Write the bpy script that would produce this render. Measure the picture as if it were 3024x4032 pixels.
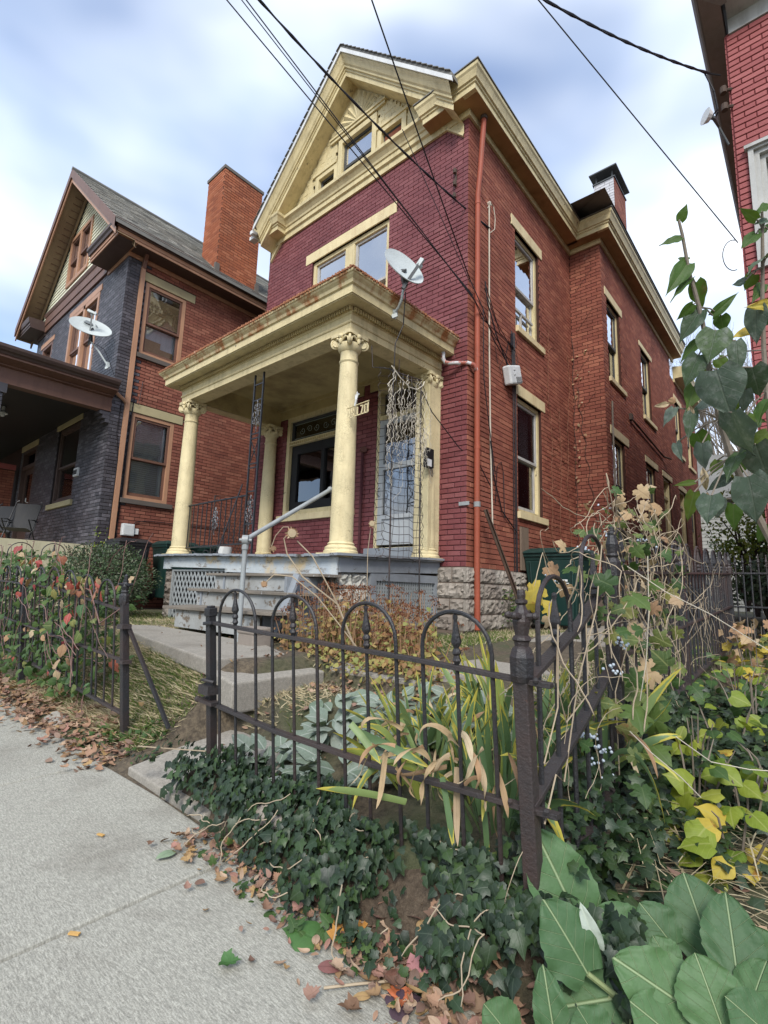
import bpy, math, random
import numpy as np
from mathutils import Vector, Matrix
R_ = math.radians
PI = math.pi
rnd = random.Random(7)
U = rnd.uniform
scene = bpy.context.scene
for o in list(bpy.data.objects):
    bpy.data.objects.remove(o)

# ------------------------------------------------------------------ camera
F_PX, PITCH, ROLL, YAW = 1960.0, R_(8.75), R_(1.8), R_(-40.95)
cyw, syw = math.cos(YAW), math.sin(YAW)
FW = Vector((syw*math.cos(PITCH), cyw*math.cos(PITCH), math.sin(PITCH)))
r0 = Vector((cyw, -syw, 0)); u0 = r0.cross(FW)
RT = (r0*math.cos(ROLL)+u0*math.sin(ROLL)); UP = (u0*math.cos(ROLL)-r0*math.sin(ROLL))
cam = bpy.data.cameras.new('camera'); cam_o = bpy.data.objects.new('camera', cam)
scene.collection.objects.link(cam_o)
cam.sensor_fit = 'VERTICAL'; cam.sensor_height = 36.0; cam.sensor_width = 27.0
cam.lens = F_PX/4032*36.0
cam.clip_start = 0.05; cam.clip_end = 2000
cam_o.matrix_world = Matrix(((RT.x, UP.x, -FW.x, 0), (RT.y, UP.y, -FW.y, 0), (RT.z, UP.z, -FW.z, 0), (0, 0, 0, 1)))
scene.camera = cam_o

# ------------------------------------------------------------------ sky, sun, exposure
SUN_EL, SUN_AZ = 42, 146         # azimuth clockwise from +Y: behind the viewer's right shoulder
world = bpy.data.worlds.new('World'); scene.world = world; world.use_nodes = True
wn = world.node_tree; wn.nodes.clear(); wl = wn.links.new
def N(tree, t, **kw):
    n = tree.nodes.new(t)
    for k, v in kw.items():
        if k == 'ins':
            for a, b in v.items(): n.inputs[a].default_value = b
        else: setattr(n, k, v)
    return n
sky = N(wn, 'ShaderNodeTexSky', sky_type='NISHITA', sun_disc=False)
sky.sun_elevation = R_(SUN_EL); sky.sun_rotation = R_(SUN_AZ); sky.air_density = 1.0; sky.dust_density = 1.5; sky.ozone_density = 1.5
tc = N(wn, 'ShaderNodeTexCoord')
mp = N(wn, 'ShaderNodeMapping', ins={'Scale': (1.0, 1.0, 2.2), 'Rotation': (0.2, 0.1, 0.6)})
n1 = N(wn, 'ShaderNodeTexNoise', ins={'Scale': 1.7, 'Detail': 3.0, 'Roughness': 0.45, 'Distortion': 0.25})
rp = N(wn, 'ShaderNodeValToRGB'); rp.color_ramp.elements[0].position = 0.34; rp.color_ramp.elements[1].position = 0.60
rp.color_ramp.elements[0].color = (0.12, 0.12, 0.12, 1); rp.color_ramp.elements[1].color = (1, 1, 1, 1)
n2 = N(wn, 'ShaderNodeTexNoise', ins={'Scale': 3.1, 'Detail': 3.0, 'Roughness': 0.5})
rp2 = N(wn, 'ShaderNodeValToRGB'); rp2.color_ramp.elements[0].position = 0.35; rp2.color_ramp.elements[1].position = 0.72
rp2.color_ramp.elements[0].color = (3.3, 3.9, 4.9, 1); rp2.color_ramp.elements[1].color = (5.2, 5.5, 5.9, 1)
gain = N(wn, 'ShaderNodeMix', data_type='RGBA', blend_type='MULTIPLY', ins={'Factor': 1.0}); gain.inputs[7].default_value = (0.80, 0.88, 1.0, 1)
mx = N(wn, 'ShaderNodeMix', data_type='RGBA'); bg = N(wn, 'ShaderNodeBackground', ins={'Strength': 0.145}); wo = N(wn, 'ShaderNodeOutputWorld')
wl(tc.outputs['Generated'], mp.inputs['Vector']); wl(mp.outputs['Vector'], n1.inputs['Vector']); wl(mp.outputs['Vector'], n2.inputs['Vector'])
wl(n1.outputs['Fac'], rp.inputs['Fac']); wl(n2.outputs['Fac'], rp2.inputs['Fac'])
wl(sky.outputs['Color'], gain.inputs[6]); wl(gain.outputs[2], mx.inputs[6]); wl(rp2.outputs['Color'], mx.inputs[7]); wl(rp.outputs['Color'], mx.inputs['Factor'])
wl(mx.outputs[2], bg.inputs['Color']); wl(bg.outputs['Background'], wo.inputs['Surface'])
sun = bpy.data.lights.new('sun', 'SUN'); sun.energy = 2.0; sun.angle = R_(20); sun.color = (1.0, 0.96, 0.90)
sun_o = bpy.data.objects.new('sun', sun); scene.collection.objects.link(sun_o)
sd = Vector((math.sin(R_(SUN_AZ))*math.cos(R_(SUN_EL)), math.cos(R_(SUN_AZ))*math.cos(R_(SUN_EL)), math.sin(R_(SUN_EL))))
sun_o.location = sd*50; sun_o.rotation_euler = sd.to_track_quat('Z', 'Y').to_euler()
scene.view_settings.view_transform = 'Standard'; scene.view_settings.look = 'None'
scene.view_settings.exposure = 0.9; scene.view_settings.gamma = 1.0
scene.view_settings.use_curve_mapping = False
try:
    scene.cycles.max_bounces = 6; scene.cycles.transparent_max_bounces = 12
except Exception: pass

# ------------------------------------------------------------------ object helpers
def tag(o, label=None, cat=None, group=None, kind=None):
    if label: o['label'] = label
    if cat: o['category'] = cat
    if group: o['group'] = group
    if kind: o['kind'] = kind
    return o
def thing(name, label, cat, loc=(0, 0, 0), group=None):
    o = bpy.data.objects.new(name, None); scene.collection.objects.link(o)
    o.location = loc; o.empty_display_size = 0.2
    return tag(o, label, cat, group)
def wloc(p):
    v = Vector((0, 0, 0))
    while p is not None:
        v += p.location; p = p.parent
    return v
def link(me, name, parent=None, mat=None, M=None):
    """an object from mesh data; M is its world matrix"""
    o = bpy.data.objects.new(name, me); scene.collection.objects.link(o)
    if mat is not None and not me.materials: me.materials.append(mat)
    if parent is not None: o.parent = parent
    W = M if M is not None else Matrix.Identity(4)
    if parent is not None: W = Matrix.Translation(-wloc(parent)) @ W
    o.matrix_basis = W
    return o
class Fr:
    """wall frame: u along the wall, d out of it, z up"""
    def __init__(s, ox, oy, ux, uy, nx, ny):
        s.o = (ox, oy); s.u = (ux, uy); s.n = (nx, ny); s.flip = (ux*ny-uy*nx) < 0
    def p(s, u, d, z): return (s.o[0]+s.u[0]*u+s.n[0]*d, s.o[1]+s.u[1]*u+s.n[1]*d, z)
def mesh_from(name, v, f, var=None, uv=None, smooth=False, mi=None, mats=()):
    me = bpy.data.meshes.new(name); me.from_pydata(v, [], f)
    if var is not None:
        a = me.attributes.new('var', 'FLOAT', 'FACE'); a.data.foreach_set('value', var)
    if uv is not None:
        l = me.uv_layers.new(name='UVMap')
        idx = np.empty(len(me.loops), dtype=np.int32); me.loops.foreach_get('vertex_index', idx)
        l.data.foreach_set('uv', np.asarray(uv, dtype=np.float32)[idx].ravel())
    for m in mats: me.materials.append(m)
    if mi is not None: me.polygons.foreach_set('material_index', mi)
    if smooth: me.polygons.foreach_set('use_smooth', [True]*len(me.polygons))
    me.update(); return me
class MB:
    def __init__(s): s.v = []; s.f = []; s.var = []
    def add(s, v, f, var=0.0):
        b = len(s.v); s.v.extend(v)
        for q in f: s.f.append(tuple(i+b for i in q)); s.var.append(var)
    def hexa(s, P, var=0.0, flip=False, faces=(0, 1, 2, 3, 4, 5)):
        Q = [(0, 3, 2, 1), (4, 5, 6, 7), (0, 1, 5, 4), (1, 2, 6, 5), (2, 3, 7, 6), (3, 0, 4, 7)]
        s.add(P, [(Q[i][::-1] if flip else Q[i]) for i in faces], var)
    def box(s, x0, x1, y0, y1, z0, z1, var=0.0):
        s.hexa([(x0, y0, z0), (x1, y0, z0), (x1, y1, z0), (x0, y1, z0), (x0, y0, z1), (x1, y0, z1), (x1, y1, z1), (x0, y1, z1)], var)
    def fb(s, F, u0, u1, d0, d1, z0, z1, var=0.0, faces=(0, 1, 2, 3, 4, 5)):
        P = [F.p(u0, d0, z0), F.p(u1, d0, z0), F.p(u1, d1, z0), F.p(u0, d1, z0), F.p(u0, d0, z1), F.p(u1, d0, z1), F.p(u1, d1, z1), F.p(u0, d1, z1)]
        s.hexa(P, var, F.flip, faces)
    def quad(s, a, b, c, d, var=0.0): s.add([a, b, c, d], [(0, 1, 2, 3)], var)
    def beam(s, a, b, w, h, up=(0, 0, 1), var=0.0):
        a = Vector(a); b = Vector(b); t = (b-a).normalized(); up = Vector(up)
        r = t.cross(up)
        if r.length < 1e-4: r = t.cross(Vector((1, 0, 0)))
        r.normalize(); q = r.cross(t)
        P = []
        for c in (a, b):
            for (i, j) in ((-1, -1), (1, -1), (1, 1), (-1, 1)): P.append(tuple(c+r*(i*w/2)+q*(j*h/2)))
        s.add(P, [(0, 1, 2, 3), (7, 6, 5, 4), (0, 4, 5, 1), (1, 5, 6, 2), (2, 6, 7, 3), (3, 7, 4, 0)], var)
    def tube(s, pts, r, n=8, cap=True, var=0.0):
        pts = [Vector(p) for p in pts]; k = len(pts)
        rs = r if isinstance(r, (list, tuple)) else [r]*k
        b = len(s.v); prev = None
        for i, p in enumerate(pts):
            t = (pts[min(i+1, k-1)]-pts[max(i-1, 0)])
            if t.length < 1e-7: t = Vector((0, 0, 1))
            t.normalize()
            if prev is None:
                a = Vector((0, 0, 1)) if abs(t.z) < .9 else Vector((1, 0, 0)); prev = t.cross(a).normalized()
            x = (prev-t*prev.dot(t))
            if x.length < 1e-5: x = t.orthogonal()
            x.normalize(); prev = x; y = t.cross(x)
            for j in range(n):
                an = 2*PI*j/n; s.v.append(tuple(p+x*(math.cos(an)*rs[i])+y*(math.sin(an)*rs[i])))
        for i in range(k-1):
            for j in range(n):
                s.f.append((b+i*n+j, b+i*n+(j+1) % n, b+(i+1)*n+(j+1) % n, b+(i+1)*n+j)); s.var.append(var)
        if cap:
            s.f.append(tuple(b+j for j in range(n))[::-1]); s.var.append(var)
            s.f.append(tuple(b+(k-1)*n+j for j in range(n))); s.var.append(var)
    def lathe(s, x, y, prof, n=20, var=0.0):
        b = len(s.v)
        for (r, z) in prof:
            for j in range(n):
                an = 2*PI*j/n; s.v.append((x+r*math.cos(an), y+r*math.sin(an), z))
        for i in range(len(prof)-1):
            for j in range(n):
                s.f.append((b+i*n+j, b+i*n+(j+1) % n, b+(i+1)*n+(j+1) % n, b+(i+1)*n+j)); s.var.append(var)
        s.f.append(tuple(b+j for j in range(n))[::-1]); s.var.append(var)
        k = len(prof)-1; s.f.append(tuple(b+k*n+j for j in range(n))); s.var.append(var)
    def ball(s, c, r, n=8, m=5, var=0.0, sq=(1, 1, 1)):
        pr = [(max(1e-4, math.sin(PI*i/m))*r, -math.cos(PI*i/m)*r) for i in range(m+1)]
        b = len(s.v); s.lathe(0, 0, pr, n, var)
        for i in range(b, len(s.v)): p = s.v[i]; s.v[i] = (c[0]+p[0]*sq[0], c[1]+p[1]*sq[1], c[2]+p[2]*sq[2])
    def sweep(s, path, prof, caps=True, side=1, var=0.0):
        """profile (out, z) along a level path of (x, y[, dz]); out is to the path's right when side=1"""
        k = len(path); b = len(s.v); m = len(prof)
        P = [Vector((p[0], p[1], 0)) for p in path]; dz = [p[2] if len(p) > 2 else 0 for p in path]
        for i in range(k):
            ns = []
            if i > 0: t = (P[i]-P[i-1]).normalized(); ns.append(Vector((t.y, -t.x, 0))*side)
            if i < k-1: t = (P[i+1]-P[i]).normalized(); ns.append(Vector((t.y, -t.x, 0))*side)
            n = ns[0] if len(ns) == 1 else (ns[0]+ns[1])/(1+ns[0].dot(ns[1]))
            for (d, z) in prof: s.v.append((P[i].x+n.x*d, P[i].y+n.y*d, z+dz[i]))
        for i in range(k-1):
            for j in range(m-1):
                q = (b+i*m+j, b+(i+1)*m+j, b+(i+1)*m+j+1, b+i*m+j+1)
                s.f.append(q if side > 0 else q[::-1]); s.var.append(var)
        if caps:
            s.f.append(tuple(b+j for j in range(m))); s.var.append(var)
            s.f.append(tuple(b+(k-1)*m+j for j in range(m))[::-1]); s.var.append(var)
    def build(s, name, mat, parent=None, smooth=False, kind=None, label=None, bevel=0.0, uv=None):
        me = mesh_from(name, s.v, s.f, s.var, uv, smooth, None, (mat,))
        o = link(me, name, parent)
        if bevel:
            md = o.modifiers.new('bevel', 'BEVEL'); md.width = bevel; md.segments = 2; md.limit_method = 'ANGLE'
        if smooth:
            try:
                me.set_sharp_from_angle(angle=R_(38))
            except Exception: pass
        if kind: o['kind'] = kind
        if label: o['label'] = label
        return o
def scatter(name, tpl, mats_, var, mat, parent=None, kind='stuff', smooth=False):
    """many copies of template(s) joined in one mesh. tpl: list of (verts, faces, uv); mats_: list of (index, Matrix)"""
    VV = []; FF = []; UV = []; VA = []; b = 0
    T = [(np.array(t[0], dtype=np.float64), t[1], np.array(t[2]) if t[2] is not None else np.zeros((len(t[0]), 2))) for t in tpl]
    for (k, M), va in zip(mats_, var):
        v, f, uv = T[k]; A = np.array(M)
        VV.append(v @ A[:3, :3].T + A[:3, 3]); UV.append(uv)
        FF.extend([tuple(i+b for i in q) for q in f]); VA.extend([va]*len(f)); b += len(v)
    me = mesh_from(name, np.concatenate(VV).tolist(), FF, VA, np.concatenate(UV), smooth, None, (mat,))
    o = link(me, name, parent)
    if kind: o['kind'] = kind
    return o
def TRS(p, d, nrm, s=1.0, roll=0.0):
    """matrix: local +Y along d, local +Z about nrm"""
    y = Vector(d).normalized(); z = Vector(nrm); z = z-y*z.dot(y)
    if z.length < 1e-4: z = y.orthogonal()
    z.normalize(); x = y.cross(z)
    M = Matrix(((x.x, y.x, z.x, 0), (x.y, y.y, z.y, 0), (x.z, y.z, z.z, 0), (0, 0, 0, 1)))
    if roll: M = M @ Matrix.Rotation(roll, 4, 'Y')
    M = M @ Matrix.Scale(s, 4); M.translation = Vector(p); return M
def rdir(zmin=-1, zmax=1):
    a = U(0, 2*PI); z = U(zmin, zmax); r = math.sqrt(max(0, 1-z*z)); return Vector((r*math.cos(a), r*math.sin(a), z))
def lerp(a, b, t): return a+(b-a)*t
def sm(a, b, x):
    t = min(1, max(0, (x-a)/(b-a))); return t*t*(3-2*t)
def vray(px, py, axis=None, val=None, t=None):
    """point in the place seen at photograph pixel (px, py), used to measure positions"""
    d = FW+RT*((px-1512)/F_PX)-UP*((py-2016)/F_PX)
    if t is not None: return d*t
    return d*(val/d[axis])

# ------------------------------------------------------------------ materials
def mat_new(name):
    m = bpy.data.materials.new(name); m.use_nodes = True; t = m.node_tree; t.nodes.clear()
    o = t.nodes.new('ShaderNodeOutputMaterial'); p = t.nodes.new('ShaderNodeBsdfPrincipled'); t.links.new(p.outputs[0], o.inputs[0])
    return m, t, p
def c4(c): return (c[0], c[1], c[2], 1)
def noise(t, vec, scale, detail=4, rough=.55, dist=0.0):
    n = N(t, 'ShaderNodeTexNoise', ins={'Scale': scale, 'Detail': detail, 'Roughness': rough, 'Distortion': dist})
    t.links.new(vec, n.inputs['Vector']); return n.outputs['Fac']
def ramp(t, fac, stops, interp='LINEAR'):
    r = N(t, 'ShaderNodeValToRGB'); r.color_ramp.interpolation = interp
    e = r.color_ramp.elements
    while len(e) < len(stops): e.new(.5)
    for i, (p, c) in enumerate(stops): e[i].position = p; e[i].color = c4(c) if not isinstance(c, (int, float)) else (c, c, c, 1)
    t.links.new(fac, r.inputs['Fac']); return r.outputs['Color']
def mixc(t, fac, a, b, mode='MIX'):
    m = N(t, 'ShaderNodeMix', data_type='RGBA', blend_type=mode)
    for v, i in ((fac, 0), (a, 6), (b, 7)):
        if isinstance(v, (int, float)): m.inputs[i].default_value = v
        elif isinstance(v, tuple): m.inputs[i].default_value = c4(v)
        else: t.links.new(v, m.inputs[i])
    return m.outputs[2]
def math_(t, op, a, b=None, clamp=False):
    m = N(t, 'ShaderNodeMath', operation=op, use_clamp=clamp)
    for i, v in enumerate((a, b)):
        if v is None: continue
        if isinstance(v, (int, float)): m.inputs[i].default_value = v
        else: t.links.new(v, m.inputs[i])
    return m.outputs[0]
def posn(t, scale=None, rot=None):
    g = N(t, 'ShaderNodeNewGeometry').outputs['Position']
    if scale or rot:
        mp = N(t, 'ShaderNodeMapping')
        if scale: mp.inputs['Scale'].default_value = scale
        if rot: mp.inputs['Rotation'].default_value = rot
        t.links.new(g, mp.inputs['Vector']); return mp.outputs[0]
    return g
def bump(t, p, h, strength=.3, dist=.01):
    b = N(t, 'ShaderNodeBump', ins={'Strength': strength, 'Distance': dist}); t.links.new(h, b.inputs['Height']); t.links.new(b.outputs[0], p.inputs['Normal'])
def varf(t):
    a = N(t, 'ShaderNodeAttribute', attribute_name='var').outputs['Fac']
    r = N(t, 'ShaderNodeObjectInfo').outputs['Random']
    return math_(t, 'FRACT', math_(t, 'ADD', a, r))
def M_paint(name, c, rough=.6, dirt=(.12, .10, .07), dirt_amt=.35, peel=None, peel_th=.62, peel_scale=5, rust=None, rust_th=.68, rust_scale=2.5, bs=40, bstr=.25, spec=.3, vari=.1, metal=0.0, streak=True, crack=0.0):
    m, t, p = mat_new(name); P = posn(t)
    col = ramp(t, noise(t, P, 3.0, 6, .6), [(.3, tuple(x*(1-vari) for x in c)), (.7, tuple(min(1, x*(1+vari)) for x in c))])
    if dirt_amt:
        Pz = posn(t, (6, 6, .9)) if streak else P
        f = ramp(t, noise(t, Pz, 1.6, 7, .68), [(.48, 0.0), (.78, dirt_amt)])
        col = mixc(t, f, col, dirt)
    h = noise(t, P, bs, 6, .6)
    if crack:
        vo = N(t, 'ShaderNodeTexVoronoi', feature='DISTANCE_TO_EDGE', ins={'Scale': 34.0}); wv = N(t, 'ShaderNodeVectorMath', operation='ADD')
        nn = N(t, 'ShaderNodeTexNoise', ins={'Scale': 22.0, 'Detail': 3.0}); t.links.new(P, nn.inputs['Vector'])
        sc = N(t, 'ShaderNodeVectorMath', operation='SCALE', ins={'Scale': 0.05}); t.links.new(nn.outputs['Color'], sc.inputs[0])
        t.links.new(P, wv.inputs[0]); t.links.new(sc.outputs[0], wv.inputs[1]); t.links.new(wv.outputs[0], vo.inputs['Vector'])
        cr = ramp(t, vo.outputs['Distance'], [(.0, 1.0), (.045, 0.0)])
        gate = ramp(t, noise(t, P, 5, 4), [(.42, 0.0), (.6, 1.0)])
        cf = math_(t, 'MULTIPLY', math_(t, 'MULTIPLY', cr, gate), crack)
        col = mixc(t, cf, col, tuple(x*.45 for x in c))
        h = math_(t, 'SUBTRACT', h, math_(t, 'MULTIPLY', cf, 1.2))
    if peel:
        f = ramp(t, noise(t, P, peel_scale, 8, .72), [(peel_th, 0.0), (peel_th+.03, 1.0)])
        col = mixc(t, f, col, peel); h = math_(t, 'SUBTRACT', h, math_(t, 'MULTIPLY', f, .5))
    if rust:
        Pz = posn(t, (3.2, 3.2, .8))
        f = ramp(t, noise(t, Pz, rust_scale, 8, .7), [(rust_th, 0.0), (rust_th+.12, .9)])
        col = mixc(t, f, col, rust)
    t.links.new(col, p.inputs['Base Color']); p.inputs['Roughness'].default_value = rough; p.inputs['Specular IOR Level'].default_value = spec; p.inputs['Metallic'].default_value = metal
    bump(t, p, h, bstr, .01); return m
def M_brick(name, cols, stain=(.05, .03, .025), stain_amt=.4, rough=.8, spec=.2, eff=None):
    m, t, p = mat_new(name); P = posn(t)
    k = len(cols); col = ramp(t, varf(t), [((i+.5)/k, c) for i, c in enumerate(cols)])
    col = mixc(t, ramp(t, noise(t, P, 26, 6, .65), [(.35, 0.0), (.75, .3)]), col, tuple(x*.55 for x in cols[0]))
    col = mixc(t, ramp(t, noise(t, P, 1.1, 7, .65), [(.46, 0.0), (.75, stain_amt)]), col, stain)
    if eff: col = mixc(t, ramp(t, noise(t, P, 4.3, 8, .75), [(.64, 0.0), (.74, .55)]), col, eff)
    t.links.new(col, p.inputs['Base Color']); p.inputs['Roughness'].default_value = rough; p.inputs['Specular IOR Level'].default_value = spec
    bump(t, p, noise(t, P, 75, 6, .65), .55, .006); return m
def M_leaf(name, cols, rough=.45, vein=None, vein_amt=.5, transl=.25, edge=None, edge_th=.6, spot=None, spec=.4, nveins=6, slope=.55, bs=60, bstr=.2, mid=.04, sw=.045):
    m, t, p = mat_new(name); P = posn(t)
    k = len(cols); col = ramp(t, varf(t), [((i+.5)/k, c) for i, c in enumerate(cols)])
    col = mixc(t, ramp(t, noise(t, P, 38, 4, .6), [(.3, 0.0), (.75, .35)]), col, tuple(x*.55 for x in cols[0]))
    h = noise(t, P, bs, 4, .6)
    if vein:
        uv = N(t, 'ShaderNodeUVMap', uv_map='UVMap'); sx = N(t, 'ShaderNodeSeparateXYZ'); t.links.new(uv.outputs[0], sx.inputs[0])
        au = math_(t, 'ABSOLUTE', math_(t, 'SUBTRACT', sx.outputs[0], .5))           # 0 at midrib
        fm = ramp(t, au, [(mid*.35, 1.0), (mid, 0.0)])
        s_ = math_(t, 'FRACT', math_(t, 'MULTIPLY', math_(t, 'SUBTRACT', sx.outputs[1], math_(t, 'MULTIPLY', au, slope)), nveins))
        fs = ramp(t, math_(t, 'ABSOLUTE', math_(t, 'SUBTRACT', s_, .5)), [(sw*.3, .7), (sw, 0.0)])
        fv = math_(t, 'MULTIPLY', math_(t, 'MAXIMUM', fm, fs), vein_amt)
        col = mixc(t, fv, col, vein); h = math_(t, 'SUBTRACT', math_(t, 'MULTIPLY', h, .5), math_(t, 'MULTIPLY', fv, .9))
    if edge: col = mixc(t, ramp(t, noise(t, P, 14, 5, .6), [(edge_th, 0.0), (edge_th+.08, .9)]), col, edge)
    if spot: col = mixc(t, ramp(t, noise(t, P, 60, 4, .7), [(.5, 0.0), (.68, .6)]), col, spot)
    t.links.new(col, p.inputs['Base Color']); p.inputs['Roughness'].default_value = rough; p.inputs['Specular IOR Level'].default_value = spec
    bump(t, p, h, bstr, .01)
    if transl:
        tr = N(t, 'ShaderNodeBsdfTranslucent'); ms = N(t, 'ShaderNodeMixShader', ins={0: transl}); out = [n for n in t.nodes if n.type == 'OUTPUT_MATERIAL'][0]
        tint = mixc(t, 1.0, col, (1.0, 1.0, .55), 'MULTIPLY')
        t.links.new(tint, tr.inputs['Color']); t.links.new(p.outputs[0], ms.inputs[1]); t.links.new(tr.outputs[0], ms.inputs[2]); t.links.new(ms.outputs[0], out.inputs[0])
    return m
def M_glass(name, tint=(.5, .55, .58), refl=1.0, base=.08):
    m = bpy.data.materials.new(name); m.use_nodes = True; t = m.node_tree; t.nodes.clear()
    o = t.nodes.new('ShaderNodeOutputMaterial'); tr = N(t, 'ShaderNodeBsdfTransparent', ins={'Color': c4(tint)}); gl = N(t, 'ShaderNodeBsdfGlossy', ins={'Color': (1, 1, 1, 1), 'Roughness': .02})
    P = posn(t); b = N(t, 'ShaderNodeBump', ins={'Strength': .12, 'Distance': .02}); t.links.new(noise(t, P, 2.2, 2), b.inputs['Height']); t.links.new(b.outputs[0], gl.inputs['Normal'])
    fr = N(t, 'ShaderNodeFresnel', ins={'IOR': 1.5}); f = math_(t, 'ADD', math_(t, 'MULTIPLY', fr.outputs[0], refl*1.8), base, True)
    ms = N(t, 'ShaderNodeMixShader'); t.links.new(f, ms.inputs[0]); t.links.new(tr.outputs[0], ms.inputs[1]); t.links.new(gl.outputs[0], ms.inputs[2]); t.links.new(ms.outputs[0], o.inputs[0]); return m
def M_concrete(name, c, rough=.9, speck=.35, streak=True, stain=(.12, .10, .08), stain_amt=.35, bstr=.5, rotz=0.0):
    m, t, p = mat_new(name); P = posn(t)
    Ps = posn(t, (1.0, 5.0, 1.0), (0, 0, rotz)) if streak else P
    a = noise(t, Ps, 42, 6, .75); b = noise(t, P, 190, 3, .7)
    col = ramp(t, a, [(.34, tuple(x*(1-speck) for x in c)), (.64, tuple(min(1, x*(1+speck*.55)) for x in c))])
    col = mixc(t, ramp(t, b, [(.35, .55), (.6, 0.0)]), col, tuple(x*.45 for x in c))
    col = mixc(t, ramp(t, noise(t, P, 1.9, 7, .65), [(.5, 0.0), (.8, stain_amt)]), col, stain)
    t.links.new(col, p.inputs['Base Color']); p.inputs['Roughness'].default_value = rough; p.inputs['Specular IOR Level'].default_value = .15
    bump(t, p, math_(t, 'ADD', math_(t, 'MULTIPLY', a, .6), math_(t, 'MULTIPLY', b, .5)), bstr, .008); return m

MAROON = M_brick('maroon painted brick', [(.180, .050, .052), (.205, .062, .064), (.160, .043, .046), (.225, .074, .075)], stain=(.085, .014, .018), stain_amt=.5, rough=.55, spec=.35)
MAROON_J = M_paint('maroon joint shade and pipe paint', (.070, .019, .024), .8, dirt_amt=.2, streak=False)  # joints wear the bricks' paint; their shade is darkened into this colour
SIDEB = M_brick('red side brick', [(.255, .084, .055), (.300, .108, .070), (.215, .069, .048), (.350, .135, .085)], stain=(.075, .022, .016), stain_amt=.55, eff=(.42, .26, .20))
SIDEJ = M_paint('side mortar', (.050, .018, .013), .9, dirt_amt=.2, streak=False)
NRED = M_brick('neighbour red brick', [(.235, .083, .056), (.280, .108, .072), (.190, .065, .046), (.320, .130, .086)], stain=(.06, .028, .022), stain_amt=.5)
NREDJ = M_paint('neighbour mortar', (.050, .020, .015), .9, dirt_amt=.2, streak=False)
NDARK = M_brick('charcoal painted brick', [(.050, .047, .053), (.078, .073, .082), (.036, .034, .040), (.115, .108, .122)], stain=(.030, .018, .022), stain_amt=.6, rough=.5, spec=.4)
NDARKJ = M_paint('charcoal joint', (.026, .021, .023), .8, dirt_amt=.1, streak=False)
RPINK = M_brick('rose painted brick', [(.300, .085, .082), (.330, .098, .095), (.275, .075, .074), (.350, .110, .105)], stain=(.20, .04, .04), stain_amt=.3, rough=.6)
RPINKJ = M_paint('rose joint', (.185, .038, .038), .8, dirt_amt=.1, streak=False)
WHITEB = M_brick('whitewashed brick', [(.52, .52, .54), (.60, .60, .62)], stain=(.25, .25, .27), stain_amt=.5)
YEL = M_paint('yellow trim paint', (.600, .505, .285), .5, dirt=(.15, .11, .045), dirt_amt=.5, peel=(.22, .18, .11), peel_th=.63, peel_scale=6, crack=.4, bs=30)
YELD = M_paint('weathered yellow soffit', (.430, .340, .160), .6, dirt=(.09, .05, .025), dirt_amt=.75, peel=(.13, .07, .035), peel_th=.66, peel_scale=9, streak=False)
YELR = M_paint('yellow paint streaked with rust', (.600, .505, .285), .5, dirt=(.20, .11, .05), dirt_amt=.5, peel=(.20, .10, .05), peel_th=.70, rust=(.33, .12, .035), rust_th=.47, rust_scale=1.7)
YELC = M_paint('crackled yellow column paint', (.640, .545, .320), .5, dirt=(.25, .17, .07), dirt_amt=.3, peel=(.30, .24, .14), peel_th=.76, crack=.75, bs=24, bstr=.5)
LINT = M_paint('yellow painted stone', (.640, .540, .320), .65, dirt=(.32, .14, .05), dirt_amt=.4, peel=(.36, .28, .16), peel_th=.66, peel_scale=8)
BRSOF = M_paint('brown stained soffit', (.330, .195, .085), .7, dirt=(.05, .025, .012), dirt_amt=.7, streak=False, peel=(.12, .05, .02), peel_th=.72)
RUSTM = M_paint('rusted metal edge', (.33, .14, .07), .8, dirt=(.06, .03, .02), dirt_amt=.8, streak=False, peel=(.50, .30, .20), peel_th=.58, peel_scale=12)
PIPE = M_paint('orange red painted pipe', (.290, .068, .036), .6, dirt=(.15, .065, .04), dirt_amt=.6, peel=(.42, .22, .16), peel_th=.70, peel_scale=14)
SLATE = M_paint('grey slate', (.17, .165, .15), .7, dirt=(.07, .06, .05), dirt_amt=.6, streak=False, bs=60, bstr=.4)
SLATEB = M_brick('weathered slate pieces', [(.26, .255, .225), (.36, .345, .30), (.17, .165, .15), (.44, .42, .36)], stain=(.10, .09, .07), stain_amt=.4, rough=.7)
BRTRIM = M_paint('brown trim', (.145, .075, .052), .5, dirt=(.03, .02, .015), dirt_amt=.4)
BRDARK = M_paint('dark brown trim', (.070, .045, .038), .5, dirt_amt=.3)
TANM = M_paint('salmon tan aluminium', (.390, .215, .130), .45, dirt=(.15, .08, .05), dirt_amt=.3)
CREAM = M_paint('cream siding', (.70, .69, .55), .6, dirt=(.25, .22, .13), dirt_amt=.3)
STONEL = M_paint('buff stone lintel', (.380, .325, .185), .8, dirt=(.20, .17, .12), dirt_amt=.5, streak=False)
IRON = M_paint('rusty black iron', (.016, .016, .018), .48, dirt=(.085, .038, .022), dirt_amt=.55, streak=False, peel=(.11, .045, .028), peel_th=.70, peel_scale=22, bs=90, bstr=.45, spec=.55)
IRONR = M_paint('rusty iron rail', (.034, .030, .030), .55, dirt=(.095, .045, .030), dirt_amt=.6, streak=False, peel=(.12, .052, .032), peel_th=.66, peel_scale=26, bs=90, bstr=.5, spec=.4)
BLACKM = M_paint('black wrought iron', (.014, .015, .018), .4, dirt_amt=.1, spec=.5)
RUBBER = M_paint('black cable', (.012, .011, .014), .5, dirt_amt=0)
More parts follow.
